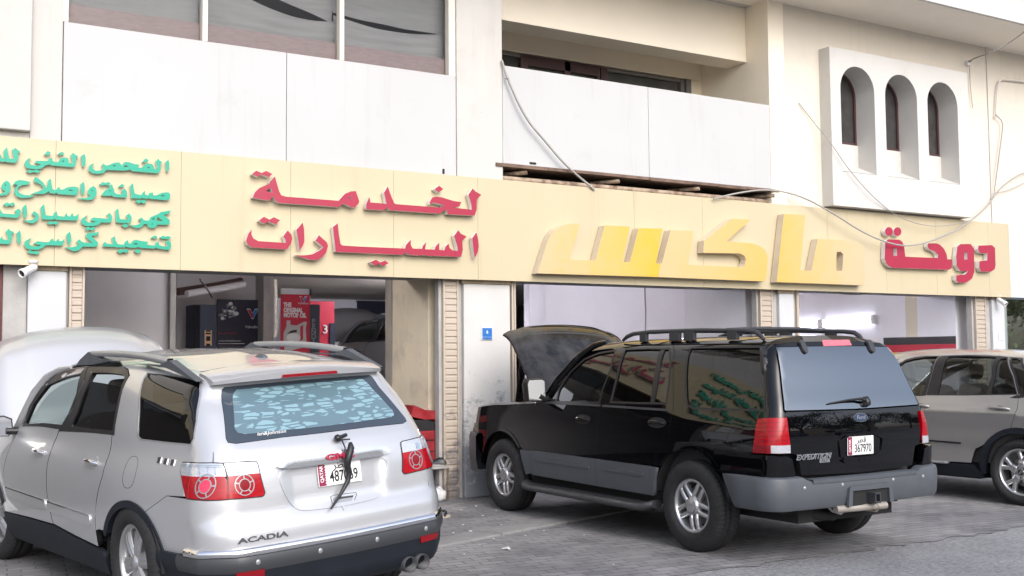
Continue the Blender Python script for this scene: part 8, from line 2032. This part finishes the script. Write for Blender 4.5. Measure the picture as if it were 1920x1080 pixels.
for i, (x, wd_, ht) in enumerate(((-30, 18, 6.5), (-6, 16, 5.0), (16, 20, 7.0), (42, 22, 5.5), (70, 20, 8.0))):
    h = empty('house', (x, -48, 0)); tag(h, 'flat roofed sand coloured house across the street, %s from the left' % tl[i], 'house', 'houses across the road')
    MB().box(-wd_/2, wd_/2, -8, 0, 0, ht).build('wall', M_hw, h); MB().box(-wd_/2-0.2, wd_/2+0.2, -8.2, 0.2, ht+0.002, ht+0.35).build('roof', M_slab, h)
    for k in range(int(wd_//3.5)):
        for fl in range(int(ht//3)):
            xx = -wd_/2+1.8+3.5*k; f_ = MB().box(xx-0.7, xx+0.7, 0.002, 0.06, 0.9+3*fl, 2.2+3*fl).build('window', M_mull, h); MB().box(xx-0.6, xx+0.6, 0.061, 0.075, 1.0+3*fl, 2.1+3*fl).build('pane', M_hg, f_)
def lamp_post(x, y, label):
    o = empty('street_lamp', (x, y, 0)); tag(o, label, 'street lamp', 'street lamps across the road')
    MB().tube([(0, 0, 0), (0, 0, 4), (0, 0, 8.5)], [0.09, 0.07, 0.05], 12).build('pole', M_jamb, o)
    for s in (1, -1):
        MB().tube([(0, 0, 8.4), (s*0.5, 0, 8.7), (s*1.2, 0, 8.75)], 0.03, 8).build('arm', M_jamb, o); MB().box(min(s*1.0, s*1.6), max(s*1.0, s*1.6), -0.12, 0.12, 8.68, 8.78).build('lamp_head', M_jamb, o, 0.02)
lamp_post(31.5, -16.5, 'tall double headed street lamp across the road near the seventh tree')
lamp_post(0.5, -22.5, 'tall double headed street lamp across the road opposite the silver car')
for x, y, a, src, lab in ((24, -17.0, 178, car3, 'warm grey SUV parked across the street'), (32, -17.2, 181, car2, 'silver SUV parked across the street'), (-8, -17.1, 179, car3, 'warm grey SUV parked far left across the street')):
    c = copy_tree(src); c.location = (x, y, 0); c.rotation_euler = (0, 0, radians(a)); tag(c, lab, 'car', 'cars parked across the street')

# plants standing behind the glass of the shop at the far right
xs0 = Xf(1886, 600, YP+0.03)
tubes('tube_light', (xs0+0.6, 12.9, 2.9), (xs0+2.1, 12.9, 2.9), 'unseen tube added to light the glass fronted shop at the right edge', M_tube=M_tube2)  # added lamp, brightens the plants and the wall behind
for i, (dx, dy, hh, lab) in enumerate(((0.45, 1.1, 2.3, 'leafy green plant inside the shop window at the right edge, nearer the pillar'), (1.35, 1.5, 2.5, 'leafy green plant inside the shop window at the right edge, farther from the pillar'))):
    r = random.Random(31+i); o = empty('potted_plant', (xs0+dx, YP+dy, 0)); tag(o, lab, 'plant')
    MB().lathe([(0.16, 0), (0.21, 0.4), (0.19, 0.4), (0.17, 0.36), (0.0001, 0.36)], 20).build('pot', M_jamb, o); MB().tube([(0, 0, 0.36), (0.03, 0, 1.2), (0, 0.04, hh-0.4)], [0.03, 0.025, 0.015], 8).build('stem', M_bark, o)
    vs, fs = [], []
    for _ in range(700):
        p = Vector((r.gauss(0, 0.26), r.gauss(0, 0.26), r.uniform(1.0, hh))); n = Vector((r.gauss(0, 1), r.gauss(0, 1), r.gauss(0, 1))).normalized(); u = n.orthogonal().normalized(); v = n.cross(u); s_ = r.uniform(0.04, 0.09)
        b = len(vs); vs += [p-u*s_, p-v*s_*0.5, p+u*s_, p+v*s_*0.5]; fs.append((b, b+1, b+2, b+3))
    mb = MB(); mb.add(vs, fs, 0); mb.build('foliage', mat('plant_green', (0.16, 0.25, 0.07), 0.6, var=0.4, vscale=3) if 'plant_green' not in MATS else MATS['plant_green'], o)
